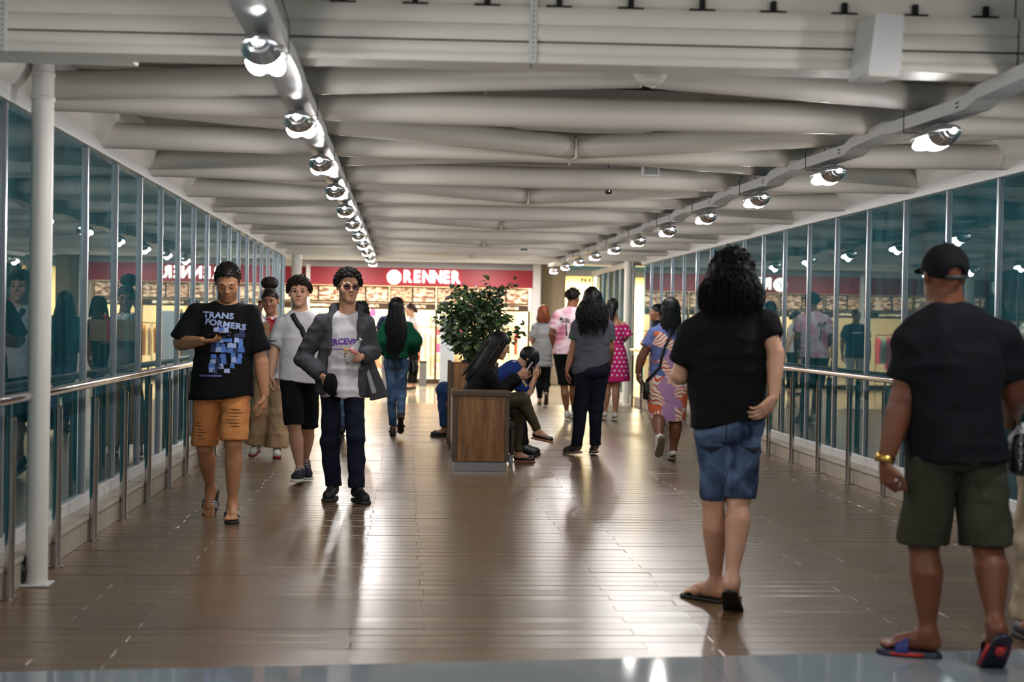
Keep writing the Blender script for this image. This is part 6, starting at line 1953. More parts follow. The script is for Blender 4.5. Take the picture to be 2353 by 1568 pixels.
P, Q = surface(p.cap_prims(.012, .052, -.12) + [Loft(p.H(0, -.05, .03), p.H(0, -.05, .03) + V3((-.27, 0, -.4)), [(0, .075, .06), (.3, .09, .06), (.7, .1, .05), (1, .08, .03)], (-1, 0, 0), k=.03)], vox=.008)
P2, Q2 = p.strands(130, .48, .02, r=.0062, az=(50, 310), jitter=.2, seed=11, droop=(-.5, 0, -.8), pol0=(5, 70))
p.hair_mesh([(P, Q, 0), (P2, Q2, 0)], rough=.4)
phone(p, V3(J['x_phone']), 90, 35, M_PHONECASE, 'white phone in the hands of the seated woman in black')

# ---- 9 seated girl bent over in blue
p = P_('sit2', 90, 'seated person in a royal blue shirt bent over a phone, hair hanging forward', OLIVE, 'f', head=(100, 58, .235))
p.set_hair('black', (.035, .03, .03))
p.foot('l', 90, 0); p.foot('r', 90, 0)
J = p.J
p.build_body(hands={'l': dict(d=(.2, 0, .9), n=(-.5, .8, 0), t=-1, c=.5), 'r': dict(d=(.1, 0, .9), n=(-.5, -.8, 0), t=1, c=.5)}, face=False, legs=.7, trunk=.8)
p.top('blue_shirt', C_BLUE, J['x_hl'], J['x_hr'], sleeve=(.85, .85), arm_r=(.07, .075), depth=.14, hemd=.15, hw=.18, wr=.006, seed=25)
p.bottom('black_trousers', C_BLACK, hem=(1.95, 1.95), r_hip=.1, r_knee=.07, r_hem=(.055, .055), waist=.12, low=.06, cut=False)
for q in 'lr': p.shoe(q, 'sneaker', M_SHOEBLACK, M_SOLEBLACK)
P, Q = surface(p.cap_prims(.013, .05, -.1), vox=.008)
P2, Q2 = p.strands(120, .30, .0, r=.0066, az=(-160, 160), jitter=.3, seed=13, pol0=(20, 75))
p.hair_mesh([(P, Q, 0), (P2, Q2, 0)], rough=.4)
phone(p, V3(J['x_phone']), 90, 10, M_PHONE, 'dark phone held up by the bent-over person in blue')
g = p.gar['blue_shirt']
p.decal('shirt_trim', [[(-.04, .03), (.0, -.035), (.05, .03), (.04, .04), (.0, -.015), (-.03, .04)]], mat('yellow_print', (.85, .72, .25), .8), V3(J['x_mark']), FV, g)
p.decal('shirt_trim', [[(-.02, .035), (.002, -.01), (.035, .035), (.0, .05)]], mat('magenta_print', (.62, .12, .45), .8), V3(J['x_mark']), FV, g)
p.decal('shirt_trim', [[(-.04, -.01), (.04, -.006), (.04, .012), (-.04, .01)]], M_PRINT, V3(J['x_num']), FV, g)

# ---- 10 seated person on the far left side of the island
p = P_('sit3', -90, 'seated person in blue jeans facing left behind the planter', BROWN, 'f', head=(-90, 12, .23))
p.set_hair('black', (.035, .03, .03))
p.foot('l', -90, 0); p.foot('r', -88, 0)
J = p.J
p.build_body(hands={'l': dict(d=(-.9, 0, -.2), n=(0, 0, -1), t=1), 'r': dict(d=(-.9, 0, -.2), n=(0, 0, -1), t=1)}, legs=.7, trunk=.8)
p.top('dark_top', C_BLACK, J['x_hl'], J['x_hr'], sleeve=(.85, .85), hemd=.15, hw=.17)
p.bottom('jeans', denim('dark', (.10, .18, .33), (.20, .30, .46)), hem=(1.93, 1.93), r_hip=.098, r_knee=.072, r_hem=(.052, .052), low=.06, cut=False)
for q in 'lr': p.shoe(q, 'flat', M_SHOEBLACK, M_SOLEBLACK)
P, Q = surface(p.cap_prims(.012, .055, -.06), vox=.008); P2, Q2 = p.strands(50, .2, .02, r=.008, seed=5)
p.hair_mesh([(P, Q, 0), (P2, Q2, 0)])

# ---- 11 woman in grey polo with green cuffs
p = P_('gray', 180, 'woman with long wavy hair, charcoal tee with green cuffs and navy trousers', BROWN, 'f', b=1.06, head=(178, 0, .23))
p.set_hair('wavyblack', (.045, .035, .032))
p.foot('l', 232, 6); p.foot('r', 184, 8)
J = p.J
p.build_body(face=False, hands={'l': dict(d=(0, .1, -1), n=(.95, .1, 0), t=1, c=.35), 'r': dict(d=(0, .2, -1), n=(-.9, .2, 0), t=-1, c=.4)}, legs=.7)
p.top('grey_tee', C_GREYTEE, J['x_hl'], J['x_hr'], sleeve=(.66, .68), arm_r=(.068, .066), depth=.13, wr=.007, seed=30, hemd=.15)
for q, t in (('l', .65), ('r', .67)):
    d = unit(J['e' + q] - J['s' + q]); c = p.arm_seg(q, t)
    P, Q = surface([Loft(c - d * .016, c + d * .004, [(0, .069, .072), (1, .069, .072)], p.fw, k=0, cap=.003)], vox=.005)
    link('green_cuff', np_mesh('green_cuff', [(P, Q, 0)], mat('cuff_green', (.10, .35, .22), .8)), p.root)
p.bottom('navy_trousers', cloth('navy_blue', (.075, .09, .15)), hem=(2.04, 2.04), r_hip=.11, r_knee=.074, r_hem=(.058, .058), waist=.14, depth=.15, hip=.01)
MG = mat('shoe_grey', (.25, .25, .26), .6, var=.3, vscale=40)
for q in 'lr': p.shoe(q, 'sneaker', MG, mat('sole_grey', (.5, .42, .38), .6))
P, Q = surface(p.cap_prims(.022, .05, -.1) + [Loft(p.H(0, -.04, .05), p.H(0, -.07, -.33), [(0, .09, .07), (.3, .145, .075), (.65, .16, .06), (1, .09, .03)], -p.hf, k=.03)], vox=.008, noise=[(.008, (26, 26, 14), 4)])
P2, Q2 = p.strands(170, .42, .055, r=.0075, wave=.006, curl=.004, wl=.055, az=(40, 320), flare=.05, jitter=.35, seed=17)
p.hair_mesh([(P, Q, 0), (P2, Q2, 0)], rough=.45)

# ---- 12 man in pink tie-dye
p = P_('pink', 178, 'man in pink tie-dye t-shirt with a palm print and black shorts', BROWN, head=(140, 3, .235))
p.set_hair('black', (.035, .03, .03))
p.foot('l', 170, 4); p.foot('r', 176, 8)
J = p.J
p.build_body(hands={'l': dict(n=(.9, .3, 0), t=1), 'r': dict(n=(-.9, .3, 0), t=-1)}, vox=.01)
p.top('tie_dye_tshirt', patch_mat('tiedye', [(.82, .45, .55), (.90, .66, .72), (.94, .86, .88), (.88, .60, .68)], 3.2), J['x_hl'], J['x_hr'], sleeve=(.75, .75), arm_r=(.075, .078), depth=.13, wr=.007, seed=33)
p.bottom('shorts', C_BLACK, hem=(1.0, 1.0), r_hip=.1, r_hem=(.085, .085), waist=.08)
for q in 'lr': p.shoe(q, 'sneaker', M_SHOEWHITE, M_SOLEWHITE)
P, Q = surface(p.cap_prims(.012, .065, -.035), vox=.007); P2, Q2 = p.curls(160, .022, 9, lambda h: h[2] > .05 or h[1] < 0, .011, .006)
p.hair_mesh([(P, Q, 0), (P2, Q2, 0)])
g = p.gar['tie_dye_tshirt']; BV = (0, -1, 0)
fr = []
for k in range(9):
    a = math.radians(-20 + 27.5 * k); c0, s0 = math.cos(a), math.sin(a); l = .085
    fr.append([(0, .05), (c0 * l * .5 - s0 * .006, .05 + s0 * l * .5 + .012), (c0 * l, .05 + s0 * l - .012), (c0 * l * .5 + s0 * .006, .05 + s0 * l * .5 - .0)])
fr.append([(-.006, .05), (.006, .05), (.022, -.15), (.002, -.15)])
M_INK = mat('print_ink', (.16, .12, .14), .8)
p.decal('palm_print', fr, M_INK, J['x_palm'], BV, g); p.decal('palm_print', [blob(0, 0, .02, .02, 12, 0)], M_INK, J['x_ball'], BV, g)

# ---- 13 woman in fuchsia polka dots
p = P_('polka', 180, 'woman in an off-shoulder fuchsia polka-dot dress with a dark ponytail', OLIVE, 'f', head=(176, 0, .23))
p.set_hair('black', (.035, .03, .03))
p.foot('l', 180, 6); p.foot('r', 180, 4)
J = p.J
p.build_body(face=False, hands={'l': dict(n=(.9, .3, 0), t=1), 'r': dict(n=(-.9, .3, 0), t=-1)}, vox=.009, trunk=.9)
wst = lerp(p.hm, J['n'], .34)
A = [Loft(wst - UP * .02, J['n'] - UP * .12, [(0, .125, .1), (.5, .155, .125), (1, .165, .12)], p.fw, k=.02)]
for q in 'lr':
    S, E = J['s' + q], J['e' + q]; d = unit(E - S)
    A.append(Cut(Loft(S + d * .02, E + d * .03, [(0, .062, .062), (.6, .085, .085), (1, .095, .095)], p.fw, k=.03), [(E, d)]))
P, Q = surface(A, vox=.008, noise=[(.005, (22, 22, 6), 3)])
d1 = link('dress_bodice', np_mesh('dress_bodice', [(P, Q, 0)], C_PINKDRESS), p.root); gb = (P, Q)
hem = V3((p.hm[0] + .01, 0, .565))
p.skirt('dress_skirt', C_PINKDRESS, wst, hem, [(0, .122, .1), (.15, .15, .13), (.5, .185, .165), (1, .2, .185)], wr=.009)
M_DOT = mat('dot_white', (.86, .82, .84), .85)
for gar, zs, xs, nm in ((gb, np.arange(.03, .36, .062), .3, 'bodice_dots'), (p.gar['dress_skirt'], np.arange(-.44, .0, .062), .19, 'skirt_dots')):
    polys = []
    for i, zz in enumerate(zs):
        for xx in np.arange(-xs, xs + .01, .066):
            x = xx + (.033 if i % 2 else 0)
            q = wst + V3((x, 0, zz))
            bv = BVHTree.FromPolygons([Vector(v) for v in gar[0]], [tuple(int(t) for t in f_) for f_ in gar[1]]) if (i == 0 and xx == -xs) else bv
            if bv.ray_cast(Vector((q[0], -1, q[2])), Vector((0, 1, 0)), 2)[0] is None:
                continue
            polys.append([(x + math.cos(t) * .015, zz + math.sin(t) * .015) for t in [2 * math.pi * k / 8 for k in range(8)]])
    p.decal(nm, polys, M_DOT, wst, (0, -1, 0), gar, off=.003)
for q in 'lr': p.shoe(q, 'canvas', M_SHOEWHITE, M_SOLEWHITE)
P, Q = surface(p.cap_prims(.012, .06, -.08) + [Loft(p.H(0, -.1, .02), p.H(.03, -.12, -.3), [(0, .035, .03), (.3, .04, .035), (1, .016, .012)], -p.hf, k=.03)], vox=.007, noise=[(.002, (60, 60, 10), 2)])
P2, Q2 = p.strands(60, .28, .0, r=.006, az=(130, 230), towards=p.H(.03, -.12, -.3), seed=4, jitter=.3)
p.hair_mesh([(P, Q, 0), (P2, Q2, 0)], rough=.4)

# ---- 14 red-haired woman
p = P_('red', 180, 'red-haired woman in a loose grey shirt and black leggings at the bridge end', FAIR, 'f', head=(182, 4, .23))
p.set_hair('copper', (.45, .20, .09))
p.foot('l', 180, 0); p.foot('r', 180, 55, lift=True)
J = p.J
p.build_body(face=False, hands={'l': dict(n=(.9, .3, 0), t=1), 'r': dict(n=(-.9, .3, 0), t=-1)}, vox=.011, legs=.7)
p.top('grey_shirt', C_PALE, J['x_hl'], J['x_hr'], sleeve=(.9, .9), arm_r=(.062, .065), depth=.13, vox=.01, wr=.007, seed=37)
p.bottom('black_leggings', C_BLACK, hem=(1.9, 1.9), r_hip=.1, r_knee=.062, r_hem=(.045, .045), vox=.01)
for q in 'lr': p.shoe(q, 'flat', M_SHOEBLACK, mat('sole_olive', (.3, .28, .22), .6))
P, Q = surface(p.cap_prims(.016, .055, -.12) + [Loft(p.H(0, -.03, .02), p.H(0, -.035, -.17), [(0, .09, .09), (.6, .105, .1), (1, .1, .085)], -p.hf, k=.03)], vox=.007, noise=[(.003, (50, 50, 6), 3)])
P2, Q2 = p.strands(90, .16, .03, r=.007, az=(40, 320), seed=6, jitter=.15)
p.hair_mesh([(P, Q, 0), (P2, Q2, 0)], light=(.66, .33, .16))

# ---- 15 woman in the leaf-print dress
p = P_('floral', 180, 'woman in a tropical leaf-print dress with a black crossbody bag', DEEP, 'f', b=1.22, head=(176, 0, .235))
p.set_hair('black', (.035, .03, .03))
p.foot('l', 192, 62, lift=True); p.foot('r', 178, 4)
J = p.J
p.build_body(face=False, hands={'l': dict(d=(.1, .1, -1), n=(.9, .2, 0), t=1, c=.45), 'r': dict(n=(-.9, .2, 0), t=-1)})
hl = V3((-.175, 0, .415)); hr = V3((.185, 0, .41))
p.top('leaf_dress', leafprint_mat(), hl, hr, sleeve=(.62, .62), arm_r=(.082, .082), depth=.165, hemd=.16, chest=1.12, waist=.215, wr=.006, seed=40)
for q in 'lr': p.shoe(q, 'canvas', M_SHOEWHITE, mat('sole_worn', (.42, .36, .28), .7, var=.4, vscale=25))
P, Q = surface(p.cap_prims(.014, .055, -.1) + [Loft(p.H(0, -.04, .04), p.H(-.01, -.05, -.26), [(0, .08, .07), (.4, .105, .065), (.8, .105, .05), (1, .07, .03)], -p.hf, k=.03)], vox=.007, noise=[(.002, (60, 60, 8), 3)])
P2, Q2 = p.strands(120, .30, .02, r=.006, az=(45, 315), seed=14, jitter=.3)
p.hair_mesh([(P, Q, 0), (P2, Q2, 0)], rough=.4)
g = p.gar['leaf_dress']
pts = [lerp(J['x_st1'], J['x_st2'], t) + V3((0, -.25, 0)) for t in np.linspace(0, 1, 9)] + [lerp(J['x_st2'], J['x_st3'], t) + V3((0, -.25, 0)) for t in np.linspace(.1, 1, 9)]
bgo = empty('crossbody_bag', tuple(world(p, J['x_bag'])), 'black crossbody bag at the hip of the woman in the leaf-print dress', 'bag')
P, Q = surface([Loft((0, 0, -.09), (0, 0, .09), [(0, .03, .07), (.5, .034, .08), (1, .028, .07)], (0, -1, 0), k=.01, cap=.015)], vox=.007, noise=[(.002, (25, 25, 25), 2)])
link('bag_body', np_mesh('bag_body', [(P, Q, 0)], MATS['black_leather']), bgo)
path = band_path(*g, pts, None, .005)
path = np.concatenate([path, [V3(J['x_bag']) + V3((.0, -.02, .09))]]) + (V3((p.org[0], p.org[1], 0)) - world(p, J['x_bag']))
ribbon('bag_strap', path, .03, .005, (0, -1, 0), MATS['strap_black'], bgo)

# ---- 16 small figure behind her
p = P_('small', -100, 'dark-haired person in profile half hidden behind the leaf-print dress', LBROWN, head=(-95, 0, .23))
p.set_hair('black', (.035, .03, .03))
p.foot('l', -120, 0); p.foot('r', -120, 0)
J = p.J
p.build_body(hands={'l': dict(n=(0, 1, 0), t=1), 'r': dict(n=(0, -1, 0), t=1)}, vox=.012, legs=.7)
p.top('blue_top', C_NAVYBLK, J['x_hl'], J['x_hr'], sleeve=(.8, .8), vox=.012, hemd=.14, hw=.17)
p.bottom('jeans', denim('dark', (.10, .18, .33), (.20, .30, .46)), hem=(1.95, 1.95), r_knee=.07, r_hem=(.06, .06), vox=.012)
for q in 'lr': p.shoe(q, 'sneaker', mat('shoe_blue', (.12, .18, .28), .6), M_SOLEWHITE)
P, Q = surface(p.cap_prims(.012, .065, -.04), vox=.008, noise=[(.002, (60, 60, 60), 2)]); p.hair_mesh([(P, Q, 0)])

# ---- 17 man with long curly hair
p = P_('curly', 180, 'man with long curly black hair, black t-shirt and denim shorts walking away', FAIR, head=(176, 2, .235))
p.set_hair('longcurl', (.035, .03, .028))
p.foot('l', 222, 0, sole=.016); p.foot('r', 160, 34, sole=.016)
J = p.J
hd_ = unit(V3(J['x_hand']) - J['wr'])
p.build_body(face=False, hands={'l': dict(d=(.6, .7, .1), n=(0, .2, 1), t=1, c=.5), 'r': dict(d=hd_, n=(-.35, .85, .35), t=1, c=.42)}, bare_feet='lr', vox=.008, arms=.92)
p.top('tshirt', C_BLACK, J['x_hl'], J['x_hr'], sleeve=(.72, .60), arm_r=(.072, .074), depth=.132, wr=.007, seed=44, vox=.0085)
p.bottom('denim_shorts', denim('faded', (.08, .125, .235), (.36, .44, .56)), hem=(1.0, .98), r_hip=.1, r_hem=(.064, .076), waist=.06, depth=.14, wr=.008, vox=.0085)
for q in 'lr': p.shoe(q, 'thong', M_SOLEBLACK, M_SOLEBLACK, M_BLACK)
P, Q = surface(p.cap_prims(.025, .05, -.1) + [Loft(p.H(0, -.02, .06), p.H(-.01, -.06, -.155), [(0, .1, .09), (.45, .135, .1), (.8, .15, .09), (1, .11, .05)], -p.hf, k=.04)], vox=.008, noise=[(.01, (34, 34, 26), 4), (.005, (80, 80, 60), 6)])
P2, Q2 = p.strands(240, .23, .055, r=.0052, curl=.010, wl=.05, az=(25, 335), flare=.035, jitter=.4, seed=19, pol0=(3, 80))
P3, Q3 = p.curls(150, .03, 21, lambda h: h[2] > -.02 and (h[1] < .04 or h[2] > .07), .012, .0042)
p.hair_mesh([(P, Q, 0), (P2, Q2, 0), (P3, Q3, 0)], rough=.6, light=(.045, .04, .036))
gs = p.gar['denim_shorts']; cc_ = p.hm
polys = []
for sx in (-1, 1):
    x0 = sx * .105
    polys += [[(x0 - .065, -.02), (x0 + .065, -.02), (x0 + .065, -.016), (x0 - .065, -.016)], [(x0 - .065, -.02), (x0 - .061, -.02), (x0 - .061, -.13), (x0 - .065, -.13)], [(x0 + .061, -.02), (x0 + .065, -.02), (x0 + .065, -.13), (x0 + .061, -.13)], [(x0 - .065, -.13), (x0 + .065, -.13), (x0, -.165), (x0, -.161)]]
for k_ in range(2):
    p.decal('pocket_seam', polys[4 * k_:4 * k_ + 4], mat('denim_seam', (.10, .13, .2), .9), cc_ + V3((0, 0, .02)), (0, -1, 0), gs, off=.0025)

# ---- 18 man with the cap worn backwards
p = P_('cap', 180, 'man in a backwards black cap, navy t-shirt and olive shorts', ('warm_deep', (.44, .26, .18)), b=1.12, head=(186, 2, .24))
p.set_hair('black', (.035, .03, .03))
p.foot('l', 246, 0, sole=.03); p.foot('r', 176, 48, sole=.03)
J = p.J
p.build_body(face=False, hands={'l': dict(d=(.12, -.02, -1), n=(.9, .35, 0), t=1, c=.72, s=1.08), 'r': dict(d=(0, .8, .1), n=(0, 0, 1), t=-1)}, bare_feet='lr', vox=.0085, arms=1.08)
p.top('tshirt', C_NAVYBLK, J['x_hl'], J['x_hr'], sleeve=(.70, .72), arm_r=(.082, .088), depth=.15, wr=.007, seed=48, hemd=.178, chest=1.02, waist=.2, vox=.0085)
p.bottom('olive_shorts', C_OLIVE, hem=(.98, .98), r_hip=.108, r_hem=(.098, .105), waist=.06, depth=.14, wr=.008, vox=.0085)
MS = mat('slide_blue', (.10, .14, .42), .45)
for q in 'lr':
    o = p.shoe(q, 'slide', MS, mat('slide_sole', (.10, .10, .20), .5))
    h, df, du, L, so = p.feet[q]; sd = np.cross(df, du)
    mb = MB()
    for sg in (-1, 1):
        mb.tube([h + df * .07 + sd * sg * .042 + du * so * .5, h + df * .13 + sd * sg * .0465 + du * so * .5, h + df * .2 + sd * sg * .05 + du * so * .5], [.007, .010, .007], 8)
    mb.tube([h + df * .06 - du * .001, h + df * .1 - du * .001], .02, 12)
    mb.build('sole_inlay', mat('slide_red', (.72, .18, .14), .5), o, True)
k_ = p.hs
A = [Cut(Ell(p.H(0, -.012, .03), (.088 * k_, .107 * k_, .099 * k_), p.HA(), .01), [(p.H(0, -.1, -.022), -p.hu * .97 + p.hf * .2)])]
brim = [Loft(p.H(0, .06, .035), p.H(0, .17, .02), [(0, .075, .008), (.6, .07, .008), (1, .045, .006)], p.hu, k=.01)]
P, Q = surface(A + brim, [Ell(p.H(0, -.12, -.002), (.037, .05, .03), p.HA(), .004)], vox=.0055)
co = link('cap', np_mesh('cap', [(P, Q, 0)], C_BLACK), p.root)
ring = [p.H(math.sin(a) * .084, -.012 - math.cos(a) * .1035, -.014) for a in np.linspace(-.55, .55, 12)]
ribbon('cap_strap', np.array(ring), .018, .004, -p.hf, mat('cap_strap', (.07, .07, .09), .6), co)
P, Q = surface([Cone(p.H(0, -.012, .128), p.H(0, -.012, .13), .008, k=0)], vox=.003); link('cap_button', np_mesh('cap_button', [(P, Q, 0)], C_BLACK), co)
ring = [J['n'] + UP * .012 + V3((math.cos(a) * .075, math.sin(a) * .07, .006 - .01 * math.sin(a))) for a in np.linspace(0, 2 * np.pi, 30)]
P, Q = tubes_np([(np.array(ring), .0022)], 5); link('necklace', np_mesh('necklace', [(P, Q, 0)], mat('gold', (.85, .68, .36), .25, metal=1.)), p.root)
w = J['wl']; d = unit(J['wl'] - J['el']); u = unit(np.cross(d, (0, 1, 0))); v = np.cross(d, u)
ring = [w - d * .012 + u * math.cos(a) * .034 + v * math.sin(a) * .029 for a in np.linspace(0, 2 * np.pi, 26)]
wo = ribbon('watch', np.array(ring), .026, .006, None if False else np.array([u * math.cos(a) + v * math.sin(a) for a in np.linspace(0, 2 * np.pi, 26)]), MATS['gold'], p.root)
Mw = Matrix.Translation(Vector(w - d * .012 - u * .036)) @ Vector(-u).to_track_quat('Z', 'Y').to_matrix().to_4x4()
MB().lathe([(.021, -.003), (.022, .004), (.018, .007)], 20, M=Mw).build('watch_case', MATS['gold'], wo, 40)

# ---- 19 woman at the right edge holding his arm
p = P_('edge', 180, 'woman cut off by the right edge, in beige trousers, holding the capped man\'s arm', ('warm', (.60, .40, .29)), 'f', b=1.05, head=(180, 0, .23))
p.set_hair('black', (.035, .03, .03))
p.foot('l', 182, 0); p.foot('r', 178, 0)
J = p.J
p.build_body(face=False, hands={'l': dict(d=(-.5, .3, .6), n=(.5, .6, -.2), t=-1, c=.55), 'r': dict(n=(-.9, .3, 0), t=-1)}, vox=.009, legs=.7)
p.top('print_blouse', patch_mat('foliage', [(.05, .28, .27), (.06, .33, .30), (.80, .84, .80), (.08, .30, .28)], 16), J['x_hl'], J['x_hr'], sleeve=(.16, .16), arm_r=(.066, .068), depth=.13, seed=50)
p.bottom('beige_trousers', cloth('sand', (.70, .63, .54), var=.06), hem=(1.96, 1.96), r_hip=.11, r_knee=.095, r_hem=(.10, .10), waist=.16, wr=.008)
for q in 'lr': p.shoe(q, 'flat', M_SHOEBLACK, M_SOLEBLACK)
P, Q = surface(p.cap_prims(.014, .055, -.1), vox=.008); P2, Q2 = p.strands(60, .28, .02, r=.008, seed=24)
p.hair_mesh([(P, Q, 0), (P2, Q2, 0)])
bgo = empty('shoulder_bag', tuple(world(p, J['x_bag'])), 'black shoulder bag with a silver chain at the right edge', 'bag')
P, Q = surface([Loft((0, 0, -.1), (0, 0, .09), [(0, .085, .04), (.4, .09, .05), (1, .07, .03)], (.3, -1, 0), k=.01, cap=.03)], vox=.008, noise=[(.003, (20, 20, 20), 2)])
link('bag_body', np_mesh('bag_body', [(P, Q, 0)], MATS['black_leather']), bgo)
mb = MB()
for k in range(9):
    z = .12 - .022 * k
    mb.tube([(-.05 + .008 * math.cos(t) * (1 if k % 2 else .4), -.055 + .008 * math.cos(t) * (.4 if k % 2 else 1), z + .015 * math.sin(t)) for t in [2 * math.pi * j / 10 for j in range(10)]], .0035, 6, closed=True)
mb.build('bag_chain', M_CHROME, bgo, True)
MB().tube([(-.06, 0, .08), (-.02, .03, .28), (.0, .06, .42)], .008, 6).build('bag_strap', M_SHOEBLACK, bgo, True)
so_ = empty('white_scarf', tuple(world(p, J['x_cloth'])), 'white folded cloth over the black bag at the right edge', 'scarf')
P, Q = surface([Loft((-.03, 0, -.06), (.1, 0, .02), [(0, .02, .012), (.4, .04, .014), (1, .045, .014)], (0, -1, 0), k=.01)], vox=.006, noise=[(.004, (30, 30, 30), 3)])
link('scarf_cloth', np_mesh('scarf_cloth', [(P, Q, 0)], C_WHITE), so_)

# ================================================================== BENCH ISLAND WITH PLANTER
M_CABWOOD = wood_mat('cabinet_wood', (.36, .23, .13), (.62, .45, .28), .4, 3.2, (7, 7, .7), island=False, spec=.4, bump=.06, streak=5)
M_EDGE = mat('bronze_edge', (.30, .24, .19), .45, var=.06)
M_KICK = mat('brushed_kick', (.62, .62, .64), .3, metal=.8, var=.12, vscale=14)
cb = empty('end_cabinet', (.72, 13.17, 0), 'wood-grained cabinet with dark edging at the near end of the bench', 'cabinet')
MB().box(-.25, .25, -.16, .16, .085, .70).build('carcass', M_EDGE, cb)
MB().bevbox(-.265, .27, -.18, .18, .705, .735, .004).build('top_slab', M_EDGE, cb)
MB().bevbox(-.275, .275, -.185, .185, .69, .706, .003).build('top_edge', M_EDGE, cb)
MB().bevbox(-.215, .215, -.168, -.16, .09, .69, .002).build('front_panel', M_CABWOOD, cb)
for s in (-1, 1):
    MB().bevbox(s * .2365 - .0215, s * .2365 + .0215, -.17, -.16, .085, .69, .003).build('edge_strip', M_EDGE, cb)
MB().bevbox(-.258, -.25, -.14, .14, .09, .69, .002).build('side_panel', M_EDGE, cb)
MB().bevbox(-.24, .24, -.15, .15, .0, .085, .003).build('kick_plate', M_KICK, cb)
# bench to the right, its panel back and legs
bn = empty('bench', (.84, 14.3, 0), 'dark brown bench seat right of the planter, behind the cabinet', 'bench')
M_SEAT = mat('dark_seat', (.22, .14, .11), .5, var=.15)
MB().bevbox(-.28, .22, -.92, .92, .37, .43, .01).build('seat', M_SEAT, bn)
MB().bevbox(-.33, -.285, -.92, .92, .1, .66, .006).build('back_panel', M_CABWOOD, bn)
MB().bevbox(.18, .22, -.92, .92, .12, .37, .005).build('front_apron', M_SEAT, bn)
for yy in (-.88, .0, .84):
    MB().bevbox(.17, .21, yy, yy + .04, 0, .12, .004).build('leg', M_KICK, bn)
    MB().bevbox(-.32, -.28, yy, yy + .04, 0, .12, .004).build('leg', M_KICK, bn)
pl = empty('planter_box', (.76, 15.62, 0), 'tall wooden planter box holding the leafy plant', 'planter')
for s in (-1, 1):
    MB().bevbox(s * .24 - .012, s * .24 + .012, -.3, .3, .08, .92, .004).build('side_board', M_CABWOOD, pl)
    MB().bevbox(-.24, .24, s * .3 - .012, s * .3 + .012, .08, .92, .004).build('end_board', M_CABWOOD, pl)
for sx in (-1, 1):
    for sy in (-1, 1):
        MB().bevbox(sx * .245 - .02, sx * .245 + .02, sy * .305 - .02, sy * .305 + .02, .0, .94, .004).build('corner_post', M_EDGE, pl)
MB().box(-.23, .23, -.29, .29, .1, .88).build('soil', mat('soil', (.12, .09, .07), .95, var=.3, vscale=40, bump=.6, bscale=40), pl)
b2 = empty('bench', (.70, 16.95, 0), 'bench seat facing left behind the planter', 'bench')
MB().bevbox(-.2, .22, -.6, .6, .37, .43, .01).build('seat', M_SEAT, b2)
MB().bevbox(.24, .28, -.6, .6, .1, .86, .006).build('back_panel', M_CABWOOD, b2)
for yy in (-.56, .52):
    MB().bevbox(-.14, -.10, yy, yy + .04, 0, .37, .004).build('leg', M_KICK, b2)
    MB().bevbox(.2, .24, yy, yy + .04, 0, .37, .004).build('leg', M_KICK, b2)

# ficus: trunk, branches, leaves
tr = empty('potted_ficus', (.77, 15.6, .86), 'leafy green ficus growing from the wooden planter', 'plant')
rg = random.Random(12)
M_BARK = mat('bark', (.30, .23, .16), .9, var=.3, vscale=30, bump=.5, bscale=60)
leafpos = []
def branch(p, d, L, r, depth):
    pts = [p]; n = 6
    d = Vector(d).normalized()
    for k in range(n):
        d = (d + Vector((rg.gauss(0, .13), rg.gauss(0, .13), rg.gauss(.02, .1)))).normalized()
        p = Vector(p) + d * (L / n)
        pts.append(tuple(p))
        if depth and k >= 1:
            for _ in range(2 if depth > 1 else 1):
                a = rg.uniform(0, 6.28)
                q = Vector((math.cos(a), math.sin(a), rg.uniform(-.1, .8))).normalized()
                branch(tuple(p), (d * .55 + q).normalized(), L * rg.uniform(.42, .62), r * .45, depth - 1)
        if depth == 0 or k >= n - 2:
            for _ in range(2):
                leafpos.append((Vector(p) + Vector((rg.gauss(0, .02), rg.gauss(0, .02), rg.gauss(0, .02))), d.copy()))
    mb_br.tube(pts, [r * (1 - .75 * i / n) for i in range(n + 1)], 6)
mb_br = MB()
for k in range(3):
    mb_br.tube([(.03 * math.cos(k * 2.1), .03 * math.sin(k * 2.1), 0), (.02 * math.cos(k * 2.1 + 1), .02 * math.sin(k * 2.1 + 1), .2), (.03 * math.cos(k * 2.1 + 2), .03 * math.sin(k * 2.1 + 2), .42)], [.016, .014, .011], 8)
for k in range(9):
    a = k * 2.4
    branch((.03 * math.cos(a), .03 * math.sin(a), .14 + .035 * k), (math.cos(a), math.sin(a), .45 + .1 * k), .46 - .012 * k, .009, 1)
branch((0, 0, .42), (.0, 0, 1), .52, .01, 1)
mb_br.build('trunk', M_BARK, tr, True)
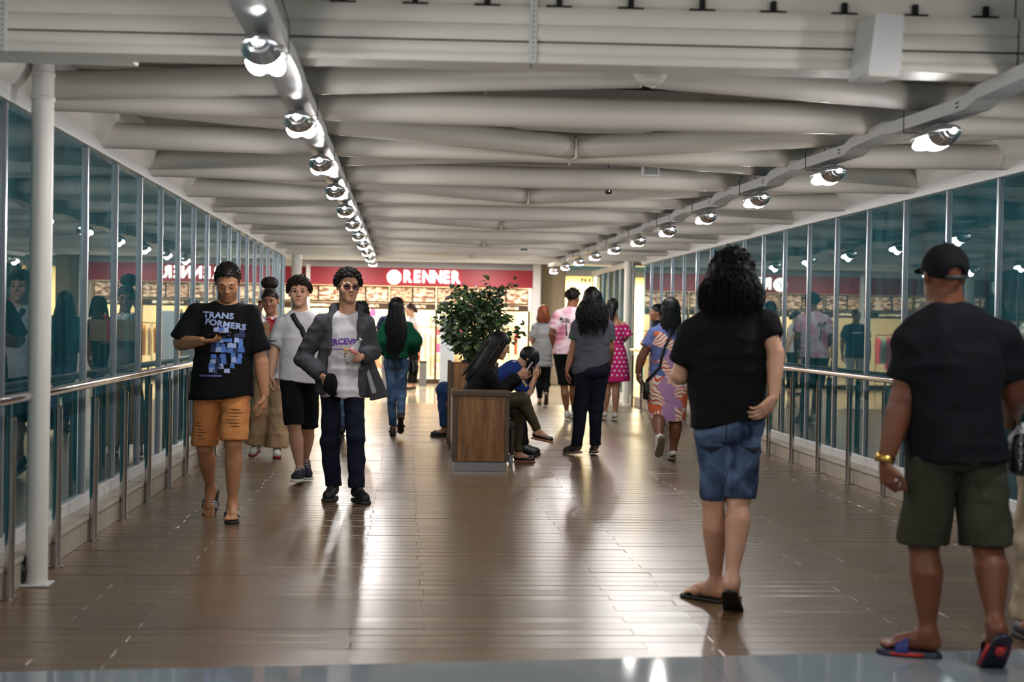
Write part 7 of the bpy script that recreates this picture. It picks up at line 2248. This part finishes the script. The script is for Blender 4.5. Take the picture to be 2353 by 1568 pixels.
def leaf_mesh(name, m):
    L_, W_ = .072, .0135
    vs = [(0, 0, 0)]
    rows = [(.12, .35), (.3, .85), (.5, 1.0), (.72, .75), (.9, .35)]
    for t, w in rows:
        z = -.018 * t * t
        vs += [(t * L_, -w * W_, z + .004), (t * L_, 0, z), (t * L_, w * W_, z + .004)]
    vs.append((L_, 0, -.02))
    fs = [(0, 1, 2), (0, 2, 3)]
    for k in range(4):
        a = 1 + 3 * k
        fs += [(a, a + 3, a + 4, a + 1), (a + 1, a + 4, a + 5, a + 2)]
    fs += [(13, 16, 14), (14, 16, 15)]
    return MB().add(vs, fs).mesh(name, m, True)
LM = [leaf_mesh('leaf', mat('leaf_%d' % k, c, .38, var=.3, vscale=25)) for k, c in enumerate(((.19, .29, .17), (.25, .36, .19), (.15, .23, .15), (.38, .48, .24), (.23, .32, .22)))]
mats_l = [m.materials[0] for m in LM]
rg.shuffle(leafpos)
leafpos = [(p, d) for p, d in leafpos if p.z > -.08][:900]
while len(leafpos) < 2100:                                   # fill the round crown
    v = Vector((rg.gauss(0, 1), rg.gauss(0, 1), rg.gauss(0, 1))).normalized()
    rr = rg.uniform(.25, 1.0) ** .5
    lump = 1 + .2 * math.sin(v.x * 5 + 1) * math.sin(v.z * 6) + rg.uniform(-.1, .1)
    p = Vector((v.x * .38, v.y * .34, v.z * .42)) * rr * lump + Vector((0, 0, .49))
    leafpos.append((p, (v + Vector((0, 0, -.3))).normalized()))
def leaf_matrix(p, d):
    a = rg.uniform(0, 6.28)
    o = Vector((math.cos(a), math.sin(a), rg.uniform(-.9, .5)))
    x = (d * .5 + o).normalized()
    y = x.orthogonal(); y.rotate(Matrix.Rotation(rg.uniform(-.9, .9), 3, x))
    z = x.cross(y)
    s = rg.uniform(.75, 1.25)
    return Matrix(((x.x * s, y.x * s, z.x * s, p.x), (x.y * s, y.y * s, z.y * s, p.y), (x.z * s, y.z * s, z.z * s, p.z), (0, 0, 0, 1)))
leafpos.sort(key=lambda q: q[0].y)
fol = MB()
for i, (p, d) in enumerate(leafpos):
    M_ = leaf_matrix(p, d); k = rg.choice((0, 0, 1, 1, 2, 2, 3, 4))
    if i < 300:
        o = link('leaf', LM[k], tr); o.matrix_local = M_
    else:
        me = LM[k]
        fol.add([M_ @ v.co for v in me.vertices], [tuple(q.vertices) for q in me.polygons], k)
o = fol.build('foliage', mats_l, tr, True); tag(o, kind='stuff')
